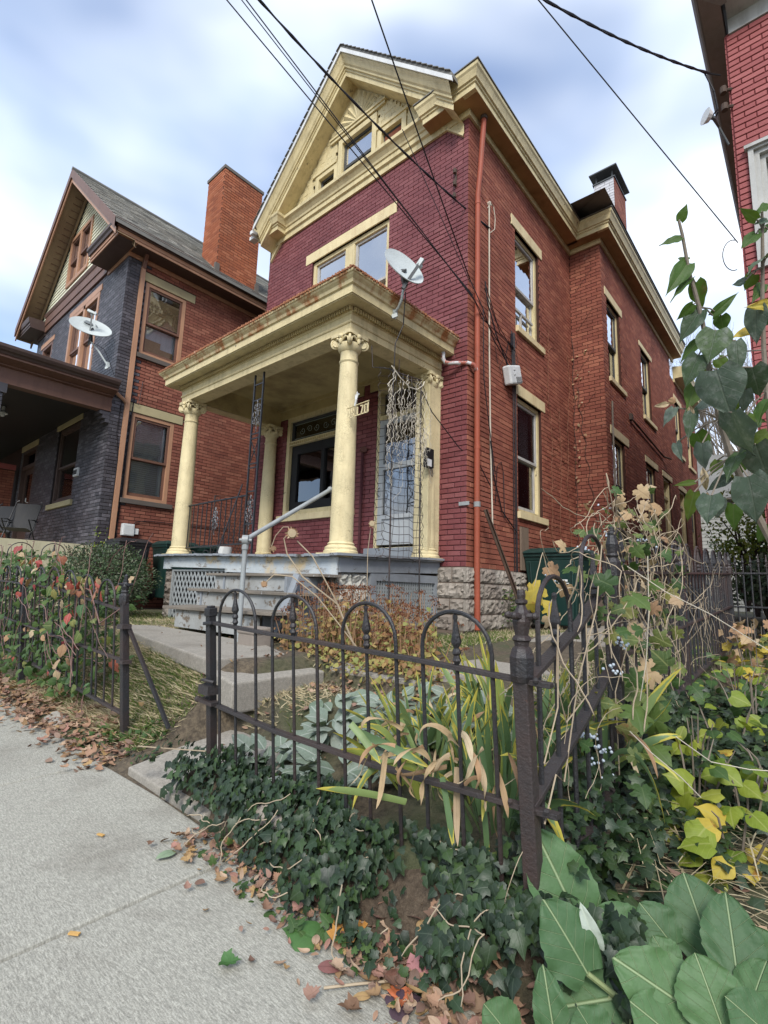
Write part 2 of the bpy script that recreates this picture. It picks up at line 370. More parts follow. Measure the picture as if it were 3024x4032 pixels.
GALV = M_paint('galvanised pipe', (.27, .29, .29), .45, dirt=(.10, .08, .06), dirt_amt=.5, peel=(.12, .10, .08), peel_th=.66, peel_scale=18, spec=.5)
GREYP = M_paint('grey blue porch paint', (.235, .255, .275), .7, dirt=(.09, .085, .08), dirt_amt=.5, peel=(.10, .085, .07), peel_th=.60, peel_scale=9, streak=False)
def M_skirt(name):
    m, t, p = mat_new(name); P = posn(t); Ps = posn(t, (1, 1, 3))
    col = ramp(t, noise(t, P, 1.3, 5, .6), [(.32, (.30, .36, .42)), (.45, (.46, .49, .49)), (.53, (.38, .42, .44)), (.60, (.52, .40, .22)), (.68, (.50, .51, .50))])
    col = mixc(t, ramp(t, noise(t, Ps, 6, 8, .75), [(.56, 0.0), (.62, .85)]), col, (.16, .13, .10))
    col = mixc(t, ramp(t, noise(t, Ps, 9, 8, .75), [(.66, 0.0), (.70, 1.0)]), col, (.62, .63, .62))
    t.links.new(col, p.inputs['Base Color']); p.inputs['Roughness'].default_value = .75
    bump(t, p, noise(t, Ps, 40, 6, .7), .5, .01); return m
SKIRT = M_skirt('peeling white blue and ochre paint')
STEPW = M_paint('peeling white step paint', (.33, .34, .33), .75, dirt=(.13, .11, .08), dirt_amt=.8, peel=(.15, .12, .09), peel_th=.56, peel_scale=8, streak=False, bstr=.5)
TREAD = M_paint('weathered grey tread wood', (.19, .165, .135), .9, dirt=(.06, .05, .035), dirt_amt=.7, streak=False, peel=(.34, .33, .31), peel_th=.60, peel_scale=14, bstr=.6)
WOODG = M_paint('grey old plank', (.17, .125, .09), .9, dirt=(.07, .05, .035), dirt_amt=.5)
FSTONE = M_brick('rock faced limestone', [(.29, .26, .22), (.35, .315, .27), (.24, .205, .175), (.38, .34, .29)], stain=(.13, .10, .08), stain_amt=.85, rough=.9)
FMORT = M_paint('foundation mortar', (.15, .115, .09), .95, dirt_amt=.4, streak=False)
LATT = M_paint('lattice paint', (.27, .29, .29), .7, dirt=(.14, .13, .11), dirt_amt=.5, streak=False)
GLASS = M_glass('window glass', (.88, .90, .91), .5, .03); GLASSB = M_glass('bright old glass', (.88, .92, .95), 1.4, .34); GLASSD = M_glass('dark glass', (.55, .57, .58), .9, .05)
SASHG = M_paint('grey white sash', (.42, .41, .39), .6, dirt=(.15, .12, .09), dirt_amt=.5, peel=(.20, .16, .12), peel_th=.62, peel_scale=12)
SASHD = M_paint('dark sash', (.060, .062, .062), .6, dirt_amt=.3)
ALUM = M_paint('aluminium storm door', (.40, .42, .43), .45, dirt=(.2, .2, .19), dirt_amt=.4, spec=.5)
DOORW = M_paint('off white inner door', (.42, .42, .41), .5, dirt=(.22, .21, .19), dirt_amt=.4)
BLACKF = M_paint('matt black parts and unlit gaps', (.010, .010, .011), .6, dirt_amt=.0)  # black parts, and panels standing in for unlit gaps
CURT = M_paint('pale curtain', (.66, .69, .72), .9, dirt=(.30, .30, .30), dirt_amt=.5)
CURTD = M_paint('brown dark curtain', (.11, .075, .075), .9, dirt=(.04, .03, .03), dirt_amt=.6)
CARD = M_paint('cardboard', (.46, .32, .165), .85, dirt=(.33, .22, .11), dirt_amt=.4)
WHITEP = M_paint('white plastic', (.62, .63, .62), .4, dirt=(.3, .3, .29), dirt_amt=.4)
DISHM = M_paint('pale grey dish', (.46, .50, .49), .45, dirt=(.25, .26, .25), dirt_amt=.4, streak=False)
DARKM = M_paint('dark grey metal', (.075, .080, .082), .45, dirt_amt=.2)
LOGO = M_paint('grey print', (.17, .19, .20), .6, dirt_amt=.1)
PRINT = M_paint('brown print', (.11, .075, .04), .8, dirt_amt=.1)
BINM = M_paint('dark green bin plastic', (.006, .030, .025), .45, dirt=(.05, .065, .06), dirt_amt=.35, spec=.5)
BINK = M_paint('black bin plastic', (.018, .019, .022), .35, dirt_amt=.3, spec=.5)
CONC = M_concrete('pale sidewalk concrete', (.400, .388, .330), speck=.48, stain_amt=.55, rotz=0.0)
CONC2 = M_concrete('worn path concrete', (.330, .305, .260), speck=.25, streak=False, stain_amt=.6)
SOIL = M_concrete('dry soil', (.105, .080, .056), speck=.5, streak=False, stain=(.05, .035, .025), stain_amt=.7, bstr=1.0)
JOINTM = M_concrete('joint dirt', (.055, .045, .032), speck=.5, streak=False)
CERAM = M_paint('white ceramic', (.55, .55, .52), .35, dirt_amt=.3)
STEMB = M_paint('bare beige vine stem', (.36, .29, .20), .8, dirt=(.18, .13, .09), dirt_amt=.6, streak=False)
STEMW = M_paint('pale dry tendril', (.52, .47, .38), .8, dirt_amt=.3, streak=False)
STEMD = M_paint('dark twig', (.075, .052, .040), .85, dirt_amt=.3, streak=False)
STEMG = M_paint('grey green branch', (.185, .155, .120), .7, dirt=(.09, .07, .05), dirt_amt=.5, streak=False)
FLAGW = M_paint('rose window trim paint', (.40, .40, .38), .6, dirt=(.16, .15, .13), dirt_amt=.6)

# ================================================================== walls of brick
def brick_rows(u0, u1, z0, z1, ops=(), course=.073, bl=.212, off=0.0):
    out = []; k = 0; z = z0
    while z < z1-.02:
        zb = min(z+course, z1); zm = (z+zb)/2
        cuts = sorted([(a, b) for (a, b, c, d) in ops if c < zm < d])
        free = []; s = u0
        for a, b in cuts:
            if a > s: free.append((s, min(a, u1)))
            s = max(s, b)
        if s < u1: free.append((s, u1))
        o = off+(bl/2 if k % 2 else 0)
        for a, b in free:
            i = math.floor((a-o)/bl)
            while True:
                p = o+i*bl; q = p+bl; i += 1
                if p >= b: break
                pa, qb = max(p, a), min(q, b)
                if qb-pa > .035: out.append((pa, qb, z, zb))
        z += course; k += 1
    return out
def backing(mb, F, u0, u1, z0, z1, ops=(), rev=.12):
    us = sorted(set([u0, u1]+[v for o in ops for v in o[:2] if u0 < v < u1])); zs = sorted(set([z0, z1]+[v for o in ops for v in o[2:] if z0 < v < z1]))
    for i in range(len(us)-1):
        for j in range(len(zs)-1):
            um, zm = (us[i]+us[i+1])/2, (zs[j]+zs[j+1])/2
            if any(a < um < b and c < zm < d for a, b, c, d in ops): continue
            q = [F.p(us[i], 0, zs[j]), F.p(us[i+1], 0, zs[j]), F.p(us[i+1], 0, zs[j+1]), F.p(us[i], 0, zs[j+1])]
            mb.add(q, [(0, 1, 2, 3)])
    for a, b, c, d in ops:
        for (p, q, r, s) in (((a, 0, c), (a, 0, d), (a, -rev, d), (a, -rev, c)), ((b, 0, c), (b, 0, d), (b, -rev, d), (b, -rev, c)), ((a, 0, c), (b, 0, c), (b, -rev, c), (a, -rev, c)), ((a, 0, d), (b, 0, d), (b, -rev, d), (a, -rev, d))):
            mb.add([F.p(p[0], p[1], p[2]), F.p(q[0], q[1], q[2]), F.p(r[0], r[1], r[2]), F.p(s[0], s[1], s[2])], [(0, 1, 2, 3)])
BR_CACHE = {}
def brick_obj(parent, F, a, b, c, d, mat, proud=.010, j=.0055, name='brick'):
    L = round((b-a-2*j)*200)/200; H = round((d-c-2*j)*500)/500
    key = (L, H, mat.name, proud)
    if key not in BR_CACHE:
        m = MB(); e = .004; r = random.Random(len(BR_CACHE))
        x = L/2; h = H/2
        P = [(-x, 0, -h), (x, 0, -h), (x, 0, h), (-x, 0, h), (-x, proud-e, -h), (x, proud-e, -h), (x, proud-e, h), (-x, proud-e, h),
             (-x+e, proud+r.uniform(-.001, .001), -h+e), (x-e, proud, -h+e), (x-e, proud+r.uniform(-.001, .001), h-e), (-x+e, proud, h-e)]
        m.add(P, [(0, 1, 5, 4), (1, 2, 6, 5), (2, 3, 7, 6), (3, 0, 4, 7), (4, 5, 9, 8), (5, 6, 10, 9), (6, 7, 11, 10), (7, 4, 8, 11), (8, 9, 10, 11)])
        BR_CACHE[key] = mesh_from(name, m.v, m.f, m.var, None, False, None, (mat,))
    p = F.p((a+b)/2, U(-.0012, .0012), (c+d)/2); s = -1 if F.flip else 1
    M = Matrix(((F.u[0]*s, F.n[0], 0, p[0]), (F.u[1]*s, F.n[1], 0, p[1]), (0, 0, 1, p[2]), (0, 0, 0, 1)))
    return link(BR_CACHE[key], name, parent, None, M)
def lay_bricks(parent, jobs, nobj=300, seen=None, proud=.010):
    """jobs: (frame, rows, material). The nobj that show largest become objects, the rest one stuff part per material."""
    al = []
    for F, rows, mat in jobs:
        for (a, b, c, d) in rows:
            p = Vector(F.p((a+b)/2, 0, (c+d)/2)); n = Vector((F.n[0], F.n[1], 0)); dist = p.length
            s = (b-a)*max(0.0, -p.dot(n)/dist)/dist**2
            if seen and not seen(F, (a+b)/2, (c+d)/2, p): s *= .001
            al.append((s, F, a, b, c, d, mat))
    al.sort(key=lambda t: -t[0])
    for (s, F, a, b, c, d, mat) in al[:nobj]: brick_obj(parent, F, a, b, c, d, mat, proud)
    mbs = {}
    for (s, F, a, b, c, d, mat) in al[nobj:]:
        mb = mbs.setdefault(mat.name, (MB(), mat))[0]; j = .0055; e = U(-.0015, .0015)
        mb.fb(F, a+j+U(0, .001), b-j, 0, proud+e, c+j+U(-.001, .001), d-j+U(-.001, .001), rnd.random(), (0, 1, 3, 4, 5))
    for mb, mat in mbs.values(): mb.build('brickwork', mat, parent, kind='stuff')
def ring(mb, F, u0, u1, z0, z1, w, d0, d1, wb=None):
    wb = wb or w
    mb.fb(F, u0, u0+w, d0, d1, z0, z1); mb.fb(F, u1-w, u1, d0, d1, z0, z1)
    mb.fb(F, u0+w, u1-w, d0, d1, z1-w, z1); mb.fb(F, u0+w, u1-w, d0, d1, z0, z0+wb)
def part(fn, name, mat, parent, **k):
    mb = MB(); fn(mb); return mb.build(name, mat, parent, **k)
def window(par, F, u0, u1, z0, z1, meet=None, fr=.065, dep=.05, mf=YEL, ms=SASHG, glass=(GLASS, GLASS), back=None, sw=.045, name='window', label=None, lower=True):
    mb = MB(); ring(mb, F, u0, u1, z0, z1, fr, -dep-.11, -dep); w = mb.build(name, mf, par, label=label)
    meet = meet if meet is not None else (z0+z1)/2
    a, b = u0+fr, u1-fr; c, d = z0+fr, z1-fr
    s = MB(); ring(s, F, a, b, meet-.02, d, sw, -dep-.06, -dep-.02); s.build('sash', ms, w)
    g = MB(); g.fb(F, a+sw, b-sw, -dep-.042, -dep-.038, meet-.02+sw, d-sw); g.build('pane', glass[0], w)
    if lower:
        s = MB(); ring(s, F, a, b, c, meet+.02, sw, -dep-.10, -dep-.061, sw*1.5); s.build('sash', ms, w)
        g = MB(); g.fb(F, a+sw, b-sw, -dep-.083, -dep-.079, c+sw*1.5, meet+.02-sw); g.build('pane', glass[1], w)
    if back:
        for (ua, ub, za, zb, mm, nm) in back:
            q = MB(); n = 14
            for i in range(n):
                x0 = lerp(a, b, lerp(ua, ub, i/n)); x1 = lerp(a, b, lerp(ua, ub, (i+1)/n)); y0 = -dep-.17-.012*(i % 2); y1 = -dep-.17-.012*((i+1) % 2)
                q.add([F.p(x0, y0, lerp(c, d, za)), F.p(x1, y1, lerp(c, d, za)), F.p(x1, y1, lerp(c, d, zb)), F.p(x0, y0, lerp(c, d, zb))], [(0, 1, 2, 3)])
            q.build(nm, mm, w)
    return w
def slab_part(par, F, u0, u1, d0, d1, z0, z1, name, mat, bevel=.006, label=None):
    mb = MB(); mb.fb(F, u0, u1, d0, d1, z0, z1); return mb.build(name, mat, par, bevel=bevel, label=label)

# ================================================================== THE MAROON AND RED BRICK HOUSE
XS, YF, XB, YI = -3.515, 5.75, -2.89, 9.87
ZF, ZT = 0.32, 7.24
house = thing('brick_house', 'tall maroon and red brick house with yellow trim, attic gable and columned front porch', 'house', (-6.0, 5.75, -0.5))
FF_ = Fr(0, YF, 1, 0, 0, -1); FS = Fr(XS, 0, 0, 1, 1, 0); FR = Fr(0, YI, 1, 0, 0, -1); FB = Fr(XB, 0, 0, 1, 1, 0); FL = Fr(-8.51, 0, 0, 1, -1, 0)
front_ops = [(-7.05, -5.07, 4.42, 6.30), (-7.50, -5.74, 1.28, 3.18), (-5.18, -4.22, .58, 3.20)]
side_ops = [(7.27, 8.24, 4.45, 6.26), (7.30, 8.26, 1.28, 3.23)]
bay_ops = [(10.2, 11.1, 4.42, 6.18), (12.86, 13.78, 4.38, 6.14), (10.2, 11.1, 1.28, 3.2), (12.86, 13.78, 1.28, 3.2), (14.62, 15.5, .55, 3.2)]
rear_ops = [(16.65, 17.55, 4.34, 6.0), (18.5, 19.4, 4.30, 5.95), (16.7, 17.6, .6, 3.2), (18.4, 19.2, 1.28, 3.1)]
rear_ops = [o for o in rear_ops]
mb = MB(); backing(mb, FF_, -8.51, XS, ZF, ZT, front_ops); mb.build('front_wall', MAROON_J, house)
mb = MB(); backing(mb, FS, YF, YI, ZF, ZT, side_ops); backing(mb, FR, XS, XB, ZF, ZT); backing(mb, FB, YI, 16.3, ZF, ZT, bay_ops); backing(mb, FB, 16.3, 20.1, ZF, 6.6, rear_ops)
backing(mb, FL, YF, 20.1, -.6, ZT); mb.box(-8.51, XB, 20.1, 20.2, -.6, 6.6); mb.box(-8.5, XB-.01, 16.3, 16.4, 6.6, ZT); mb.build('side_wall', SIDEJ, house)
reserve_front = front_ops+[(-7.24, -4.91, 6.30, 6.51), (-7.75, -5.5, 3.18, 3.42), (-5.36, -4.0, 3.20, 3.42)]
reserve_side = side_ops+[(7.13, 8.38, 6.26, 6.46), (7.27, 8.38, 4.34, 4.45), (7.20, 8.40, 3.23, 3.42), (7.27, 8.39, 1.17, 1.28)]
LB = [(10.06, 11.28, 6.18, 6.36), (12.70, 13.95, 6.14, 6.27), (10.12, 11.40, 3.2, 3.38), (12.78, 14.05, 3.2, 3.36), (14.55, 15.72, 3.2, 3.35)]
SB = [(10.18, 11.3, 4.32, 4.42), (12.84, 14.05, 4.28, 4.38), (10.18, 11.3, 1.18, 1.28), (12.84, 13.95, 1.18, 1.28)]
LR = [(16.6, 17.76, 6.0, 6.16), (18.44, 19.6, 5.95, 6.1), (16.6, 17.76, 3.2, 3.35), (18.3, 19.3, 3.1, 3.24)]
SR = [(16.62, 17.75, 4.24, 4.34), (18.44, 19.6, 4.2, 4.30)]
jobs = [(FF_, brick_rows(-8.505, XS+.006, ZF, ZT-.01, reserve_front), MAROON),
        (FS, brick_rows(YF-.006, YI, ZF, ZT-.01, reserve_side), SIDEB), (FR, brick_rows(XS, XB+.006, ZF, ZT-.01), SIDEB),
        (FB, brick_rows(YI-.006, 16.3, ZF, ZT-.01, bay_ops+LB+SB), SIDEB), (FB, brick_rows(16.3, 20.1, ZF, 6.6, rear_ops+LR+SR), SIDEB)]
def seen_main(F, u, z, p):
    if F is FF_: return (u > -3.95 and z > 0) or z > 4.6
    if F is FS: return z > .7
    return False
lay_bricks(house, jobs, 300, seen_main)
for (o, dp) in ((side_ops, 0), ):
    pass
for k, (a, b, c, d) in enumerate([(7.13, 8.38, 6.26, 6.46), (7.20, 8.40, 3.23, 3.42)]): slab_part(house, FS, a, b, -.05, .022, c, d, 'lintel', LINT)
for (a, b, c, d) in [(7.27, 8.38, 4.34, 4.45), (7.27, 8.39, 1.17, 1.28)]: slab_part(house, FS, a, b, -.1, .055, c, d, 'window_sill', LINT)
for (a, b, c, d) in LB+LR: slab_part(house, FB, a, b, -.05, .022, c, d, 'lintel', LINT)
for (a, b, c, d) in SB+SR: slab_part(house, FB, a, b, -.1, .055, c, d, 'window_sill', LINT)
for (a, b, c, d) in [(-7.24, -4.91, 6.30, 6.51), (-7.75, -5.5, 3.18, 3.42), (-5.36, -4.0, 3.20, 3.42)]: slab_part(house, FF_, a, b, -.05, .022, c, d, 'lintel', LINT if c > 5 else YELD)
slab_part(house, FF_, -7.63, -5.62, -.1, .06, 1.17, 1.28, 'window_sill', LINT)
# side windows
window(house, FS, 7.27, 8.24, 4.45, 6.26, 5.27, glass=(GLASSB, GLASSB), label='upper side window with a screen insert below', back=[(0, 1, .45, 1, CURT, 'curtain'), (0, 1, 0, .42, CURTD, 'curtain')])
part(lambda m: (m.fb(FS, 7.40, 8.11, -.10, -.06, 4.83, 4.87), m.fb(FS, 7.63, 7.66, -.10, -.06, 4.55, 4.83)), 'screen_bar', SASHG, house)
window(house, FS, 7.30, 8.26, 1.28, 3.23, 2.22, glass=(GLASS, GLASSD), ms=SASHG, back=[(0, .55, 0, 1, CURTD, 'curtain'), (.55, 1, 0, 1, CURT, 'curtain')], label='lower side window with a brown curtain')
for (a, b, c, d) in bay_ops[:4]+rear_ops[:2]+rear_ops[3:]:
    window(house, FB, a, b, c, d, None, glass=(GLASSB, GLASSD), ms=SASHD, back=[(0, 1, 0, 1, CURTD, 'curtain')])
for (a, b, c, d) in (bay_ops[4], rear_ops[2]):
    mb = MB(); ring(mb, FB, a, b, c, d, .06, -.16, -.03); dr = mb.build('side_door', YEL, house)
    part(lambda m: m.fb(FB, a+.06, b-.06, -.14, -.10, c, c+2.1), 'leaf', YEL, dr); part(lambda m: m.fb(FB, a+.06, b-.06, -.12, -.06, c+2.1, c+2.18), 'transom_bar', YEL, dr)
    part(lambda m: m.fb(FB, a+.06, b-.06, -.13, -.12, c+2.18, d-.06), 'pane', GLASSD, dr)
# front upper double window
wf = MB(); ring(wf, FF_, -7.05, -5.07, 4.42, 6.30, .075, -.16, -.035); wf.fb(FF_, -6.16, -5.93, -.16, -.035, 4.5, 6.22)
wfo = wf.build('window', YEL, house, label='wide upper front window of two sashes under a yellow lintel')
for (a, b) in ((-6.975, -6.16), (-5.93, -5.145)):
    part(lambda m: ring(m, FF_, a, b, 5.24, 6.225, .045, -.12, -.07), 'sash', SASHG, wfo)
    part(lambda m: ring(m, FF_, a, b, 4.50, 5.28, .045, -.16, -.121), 'sash', SASHG, wfo)
    part(lambda m: m.fb(FF_, a+.045, b-.045, -.10, -.095, 5.285, 6.18), 'pane', GLASSB, wfo)
    part(lambda m: m.fb(FF_, a+.045, b-.045, -.145, -.14, 4.545, 5.235), 'pane', GLASSB, wfo)
    part(lambda m: m.fb(FF_, a+.08, b-.03, -.24, -.23, 4.5, 6.05), 'curtain', CURT, wfo)
# porch window with leaded transom
wf = MB(); ring(wf, FF_, -7.50, -5.74, 1.28, 3.18, .085, -.14, .012); wf.fb(FF_, -7.415, -5.825, -.14, .02, 2.62, 2.70); wfo = wf.build('window', YEL, house, label='porch front window with a leaded scroll transom over a black pane')
part(lambda m: [m.fb(FF_, x, x+.035, .0201, .032, 2.635, 2.675) for x in [-7.4+i*.06 for i in range(27)]], 'bead_moulding', YELD, wfo, kind='stuff')
part(lambda m: ring(m, FF_, -7.41, -5.83, 2.705, 3.09, .03, -.09, -.03), 'transom_frame', SASHD, wfo)
part(lambda m: m.fb(FF_, -7.38, -5.86, -.075, -.070, 2.735, 3.06), 'pane', GLASSD, wfo, label='dark leaded transom pane')
lead = MB()
def tube_f(mb, F, pts, r, d, n=5): mb.tube([F.p(x, d, z) for x, z in pts], r, n)
for x in [-7.36+i*.035 for i in range(43)]:
    for zz in (2.76, 3.035): lead.fb(FF_, x, x+.022, -.068, -.062, zz, zz+.012)
for s in (-1, 1):
    for k in range(3):
        cx = -6.62+s*(.12+.2*k); pts = []
        for i in range(22):
            a = i/21*2.6*PI; rr = .075*(1-i/26)
            pts.append((cx+s*rr*math.cos(a), 2.90+rr*math.sin(a)*(1 if k % 2 else -1)))
        tube_f(lead, FF_, pts, .004, -.065)
lead.build('leading', M_paint('pale leading', (.30, .34, .30), .5, dirt_amt=.2), wfo)
part(lambda m: (ring(m, FF_, -7.40, -5.84, 1.36, 2.62, .17, -.10, -.05), m.fb(FF_, -6.56, -6.48, -.10, -.045, 1.53, 2.45)), 'black_frame', BLACKF, wfo)
part(lambda m: m.fb(FF_, -7.2, -6.0, -.09, -.085, 1.5, 2.47), 'pane', M_glass('porch window glass', (.16, .17, .18), 1.4, .05), wfo)
# front door
dr = MB(); ring(dr, FF_, -5.18, -4.22, .60, 3.20, .06, -.14, .012, .02); dr.fb(FF_, -5.12, -4.28, -.14, .010, 2.66, 2.74); dro = dr.build('front_door', YEL, house, label='grey storm door with transom at the porch')
part(lambda m: m.fb(FF_, -5.12, -4.28, -.10, -.095, 2.74, 3.14), 'transom_pane', GLASSD, dro)
sd_ = MB(); ring(sd_, FF_, -5.12, -4.28, .66, 2.66, .085, -.05, .008, .14); sd_.fb(FF_, -5.035, -4.365, -.05, .008, 1.84, 1.93); sd_.fb(FF_, -5.035, -4.365, -.05, .006, 1.06, 1.12); sd_.fb(FF_, -5.035, -4.365, -.04, -.02, .80, 1.06)
sdo = sd_.build('storm_door', ALUM, dro)
part(lambda m: (m.fb(FF_, -5.035, -4.365, -.030, -.026, 1.12, 1.84), m.fb(FF_, -5.035, -4.365, -.030, -.026, 1.93, 2.575)), 'storm_pane', M_glass('storm door glass', (.55, .56, .56), .9, .07), dro)
ind = MB(); ind.fb(FF_, -5.12, -4.28, -.20, -.17, .66, 2.66)
for (a, b, c, d) in ((-5.0, -4.72, .85, 1.35), (-4.66, -4.40, .85, 1.35)): ring(ind, FF_, a, b, c, d, .02, -.169, -.155)
ind.build('inner_door', DOORW, dro)
part(lambda m: (m.fb(FF_, -4.98, -4.42, -.165, -.15, 1.62, 2.35), ), 'door_light', BLACKF, dro)
part(lambda m: ring(m, FF_, -4.99, -4.41, 1.61, 2.36, .03, -.169, -.14), 'light_frame', DOORW, dro)
part(lambda m: (m.tube([FF_.p(-5.09, .01, 1.42), FF_.p(-5.09, .045, 1.44), FF_.p(-5.09, .045, 1.54), FF_.p(-5.09, .01, 1.56)], .007, 6),), 'door_handle', DARKM, dro)
slab_part(house, FF_, -5.25, -4.15, 0, .16, .44, .60, 'door_step', GREYP)
part(lambda m: m.tube([(-5.45, YF-.05, .5), (-5.45, YF-.05, 2.2)], .022, 8), 'wall_pipe', MAROON_J, house)
part(lambda m: m.tube([(-5.38, YF-.09, 2.22), (-5.45, YF-.05, 2.22)], .05, 10), 'bell', M_paint('rusty bell', (.12, .05, .04), .7), house)
# foundation: rock-faced stones
def rock(F, a, b, c, d, proud, var, seed):
    r = random.Random(seed); nx = max(3, int((b-a)/.035)); nz = max(3, int((d-c)/.032)); m = MB(); V = []
    for j in range(nz+1):
        for i in range(nx+1):
            e = 1 if 0 < i < nx and 0 < j < nz else 0
            dd = proud*(.55+r.uniform(-.45, .85)) if e else proud*.15+r.uniform(0, .004)
            V.append(F.p(lerp(a, b, i/nx)+e*r.uniform(-.012, .012), dd, lerp(c, d, j/nz)+e*r.uniform(-.01, .01)))
    fc = [(j*(nx+1)+i, j*(nx+1)+i+1, (j+1)*(nx+1)+i+1, (j+1)*(nx+1)+i) for j in range(nz) for i in range(nx)]
    bd = [(i, 0) for i in range(nx+1)]+[(nx, j) for j in range(1, nz+1)]+[(i, nz) for i in range(nx-1, -1, -1)]+[(0, j) for j in range(nz-1, 0, -1)]
    k0 = len(V)
    for (i, j) in bd: V.append(F.p(lerp(a, b, i/nx), -.03, lerp(c, d, j/nz)))
    n = len(bd)
    for t in range(n):
        i, j = bd[t]; i2, j2 = bd[(t+1) % n]; fc.append((j*(nx+1)+i, k0+t, k0+(t+1) % n, j2*(nx+1)+i2))
    m.add(V, fc, var); return m
def stones(par, F, u0, u1, z0, z1, rows, wmin, wmax, ops=(), seed=1, mat=FSTONE, proud=.032):
    r = random.Random(seed); z = z0
    for k in range(rows):
        h = (z1-z0)/rows; u = u0
        while u < u1-.04:
            w = min(r.uniform(wmin, wmax), u1-u)
            if u1-u-w < .12: w = u1-u
            if not any(a < u+w/2 < b and c < z+h/2 < d for a, b, c, d in ops):
                rock(F, u+.008, u+w-.008, z+.009, z+h-.009, proud, r.random(), r.random()).build('stone', mat, par)
            u += w
        z += h
mb = MB(); backing(mb, Fr(0, YF-.03, 1, 0, 0, -1), -8.51, XS+.03, -.62, ZF); backing(mb, Fr(XS+.03, 0, 0, 1, 1, 0), YF-.03, YI, -.62, ZF); backing(mb, Fr(XB+.03, 0, 0, 1, 1, 0), YI, 20.1, -.62, ZF)
mb.quad((XS+.03, YI-.03, -.62), (XB+.03, YI-.03, -.62), (XB+.03, YI-.03, ZF), (XS+.03, YI-.03, ZF)); mb.build('foundation', FMORT, house)
stones(house, Fr(0, YF-.03, 1, 0, 0, -1), -3.97, XS+.06, -.52, ZF, 4, .22, .46, seed=3)
stones(house, Fr(XS+.03, 0, 0, 1, 1, 0), YF-.07, 9.8, -.52, ZF, 4, .25, .5, seed=5)

# cornice
prof = [(0.0, 7.20), (.045, 7.20), (.045, 7.31), (.27, 7.31), (.27, 7.40), (.29, 7.41), (.29, 7.44), (.315, 7.45), (.325, 7.49), (.345, 7.55), (.365, 7.58), (.37, 7.63), (.35, 7.635), (.05, 7.70), (0, 7.70)]
def sw(path, prof, name, mat, par=house, side=1, caps=True, **k):
    m = MB(); m.sweep(path, prof, caps, side); return m.build(name, mat, par, **k)
sw([(-3.93, YF+.2), (-3.93, YF), (XS, YF), (XS, YI), (XB, YI), (XB, 16.75)], prof, 'cornice', YEL, label='deep yellow cornice round the corner and bay')
sw([(-8.33, 7.0), (-8.33, YF), (-8.20, YF), (-8.20, YF+.2)], prof, 'cornice', YEL, label='short left end block of the yellow cornice')
pm = [(0, 7.20), (.045, 7.20), (.045, 7.31), (.08, 7.33), (.08, 7.42), (.10, 7.43), (.11, 7.47), (.15, 7.53), (.19, 7.56), (.195, 7.62), (.17, 7.64), (-.12, 7.68), (-.12, 7.2)]
sw([(-8.15, YF), (-3.98, YF)], pm, 'cornice', YEL, label='shallow middle run of the yellow cornice')
sw([(XB, 16.75), (XB, 20.2)], [(a, z-.62) for a, z in prof], 'cornice', YEL, label='lower rear run of the yellow cornice')
# stained soffit boards under the side cornice
mb = MB()
mb.box(XS+.05, XS+.266, YF-.2, YI-.2, 7.3035, 7.3085); mb.box(XB+.05, XB+.266, YI-.2, 16.7, 7.3035, 7.3085); mb.box(XS+.05, XB+.05, YI-.266, YI-.05, 7.3035, 7.3085); mb.box(-4.2, XS+.05, YF-.266, YF-.05, 7.3035, 7.3085); mb.build('soffit_board', BRSOF, house)
mb = MB(); mb.sweep([(-3.93, YF+.1), (-3.93, YF), (XS, YF), (XS, YI), (XB, YI), (XB, 16.8)], [(.33, 7.640), (.385, 7.640), (.385, 7.658), (.05, 7.74)], True); mb.build('roof_edge', SLATE, house)
# gutter stub on the left
part(lambda m: (m.box(-8.76, -8.60, 5.36, 5.5, 7.36, 7.44), m.box(-8.66, -8.56, 5.3, 5.42, 7.42, 7.5)), 'gutter_stub', WHITEP, house)
# roof planes and gable
AX, AZ = -6.0, 10.06
mb = MB()
for s in (-1, 1):
    x1 = AX+s*2.50; z1 = AZ-2.50
    P = [(AX, 5.26, AZ), (x1, 5.26, z1), (x1, 14.5, z1), (AX, 14.5, AZ)]; Q = [(p[0]-s*.0, p[1], p[2]-.07) for p in P]
    mb.add(P+Q, [(0, 1, 2, 3), (7, 6, 5, 4), (0, 4, 5, 1), (1, 5, 6, 2), (2, 6, 7, 3), (3, 7, 4, 0)])
mb.build('roof', SLATE, house)
mb = MB(); mb.add([(-8.51, 14.4, 7.2), (XS, 14.4, 7.2), (AX, 14.4, AZ)], [(0, 1, 2)]); mb.add([(-8.9, 9, 7.7), (XB+.4, 9, 7.7), (XB+.4, 16.8, 7.7), (-8.9, 16.8, 7.7), (-6, 12, 8.9)], [(0, 1, 4), (1, 2, 4), (2, 3, 4), (3, 0, 4)]); mb.box(-8.51, XB, 16.3, 20.2, 6.6, 6.66); mb.build('roof', SLATE, house, label='low rear roof')
k = 0
for s in (-1, 1):       # pieces of slate along the raked edge
    for i in range(23):
        a = i*.152; b = a+.15; m = MB(); x = lambda t: AX+s*t*.70711; z = lambda t: AZ-t*.70711
        P = [(x(a), 5.235, z(a)+.006), (x(b), 5.235, z(b)+.030), (x(b), 5.60, z(b)+.030), (x(a), 5.60, z(a)+.006)]; m.add(P+[(p[0], p[1], p[2]-.012) for p in P], [(0, 1, 2, 3), (7, 6, 5, 4), (0, 4, 5, 1), (1, 5, 6, 2), (2, 6, 7, 3), (3, 7, 4, 0)], rnd.random()); m.build('slate', SLATE, house)
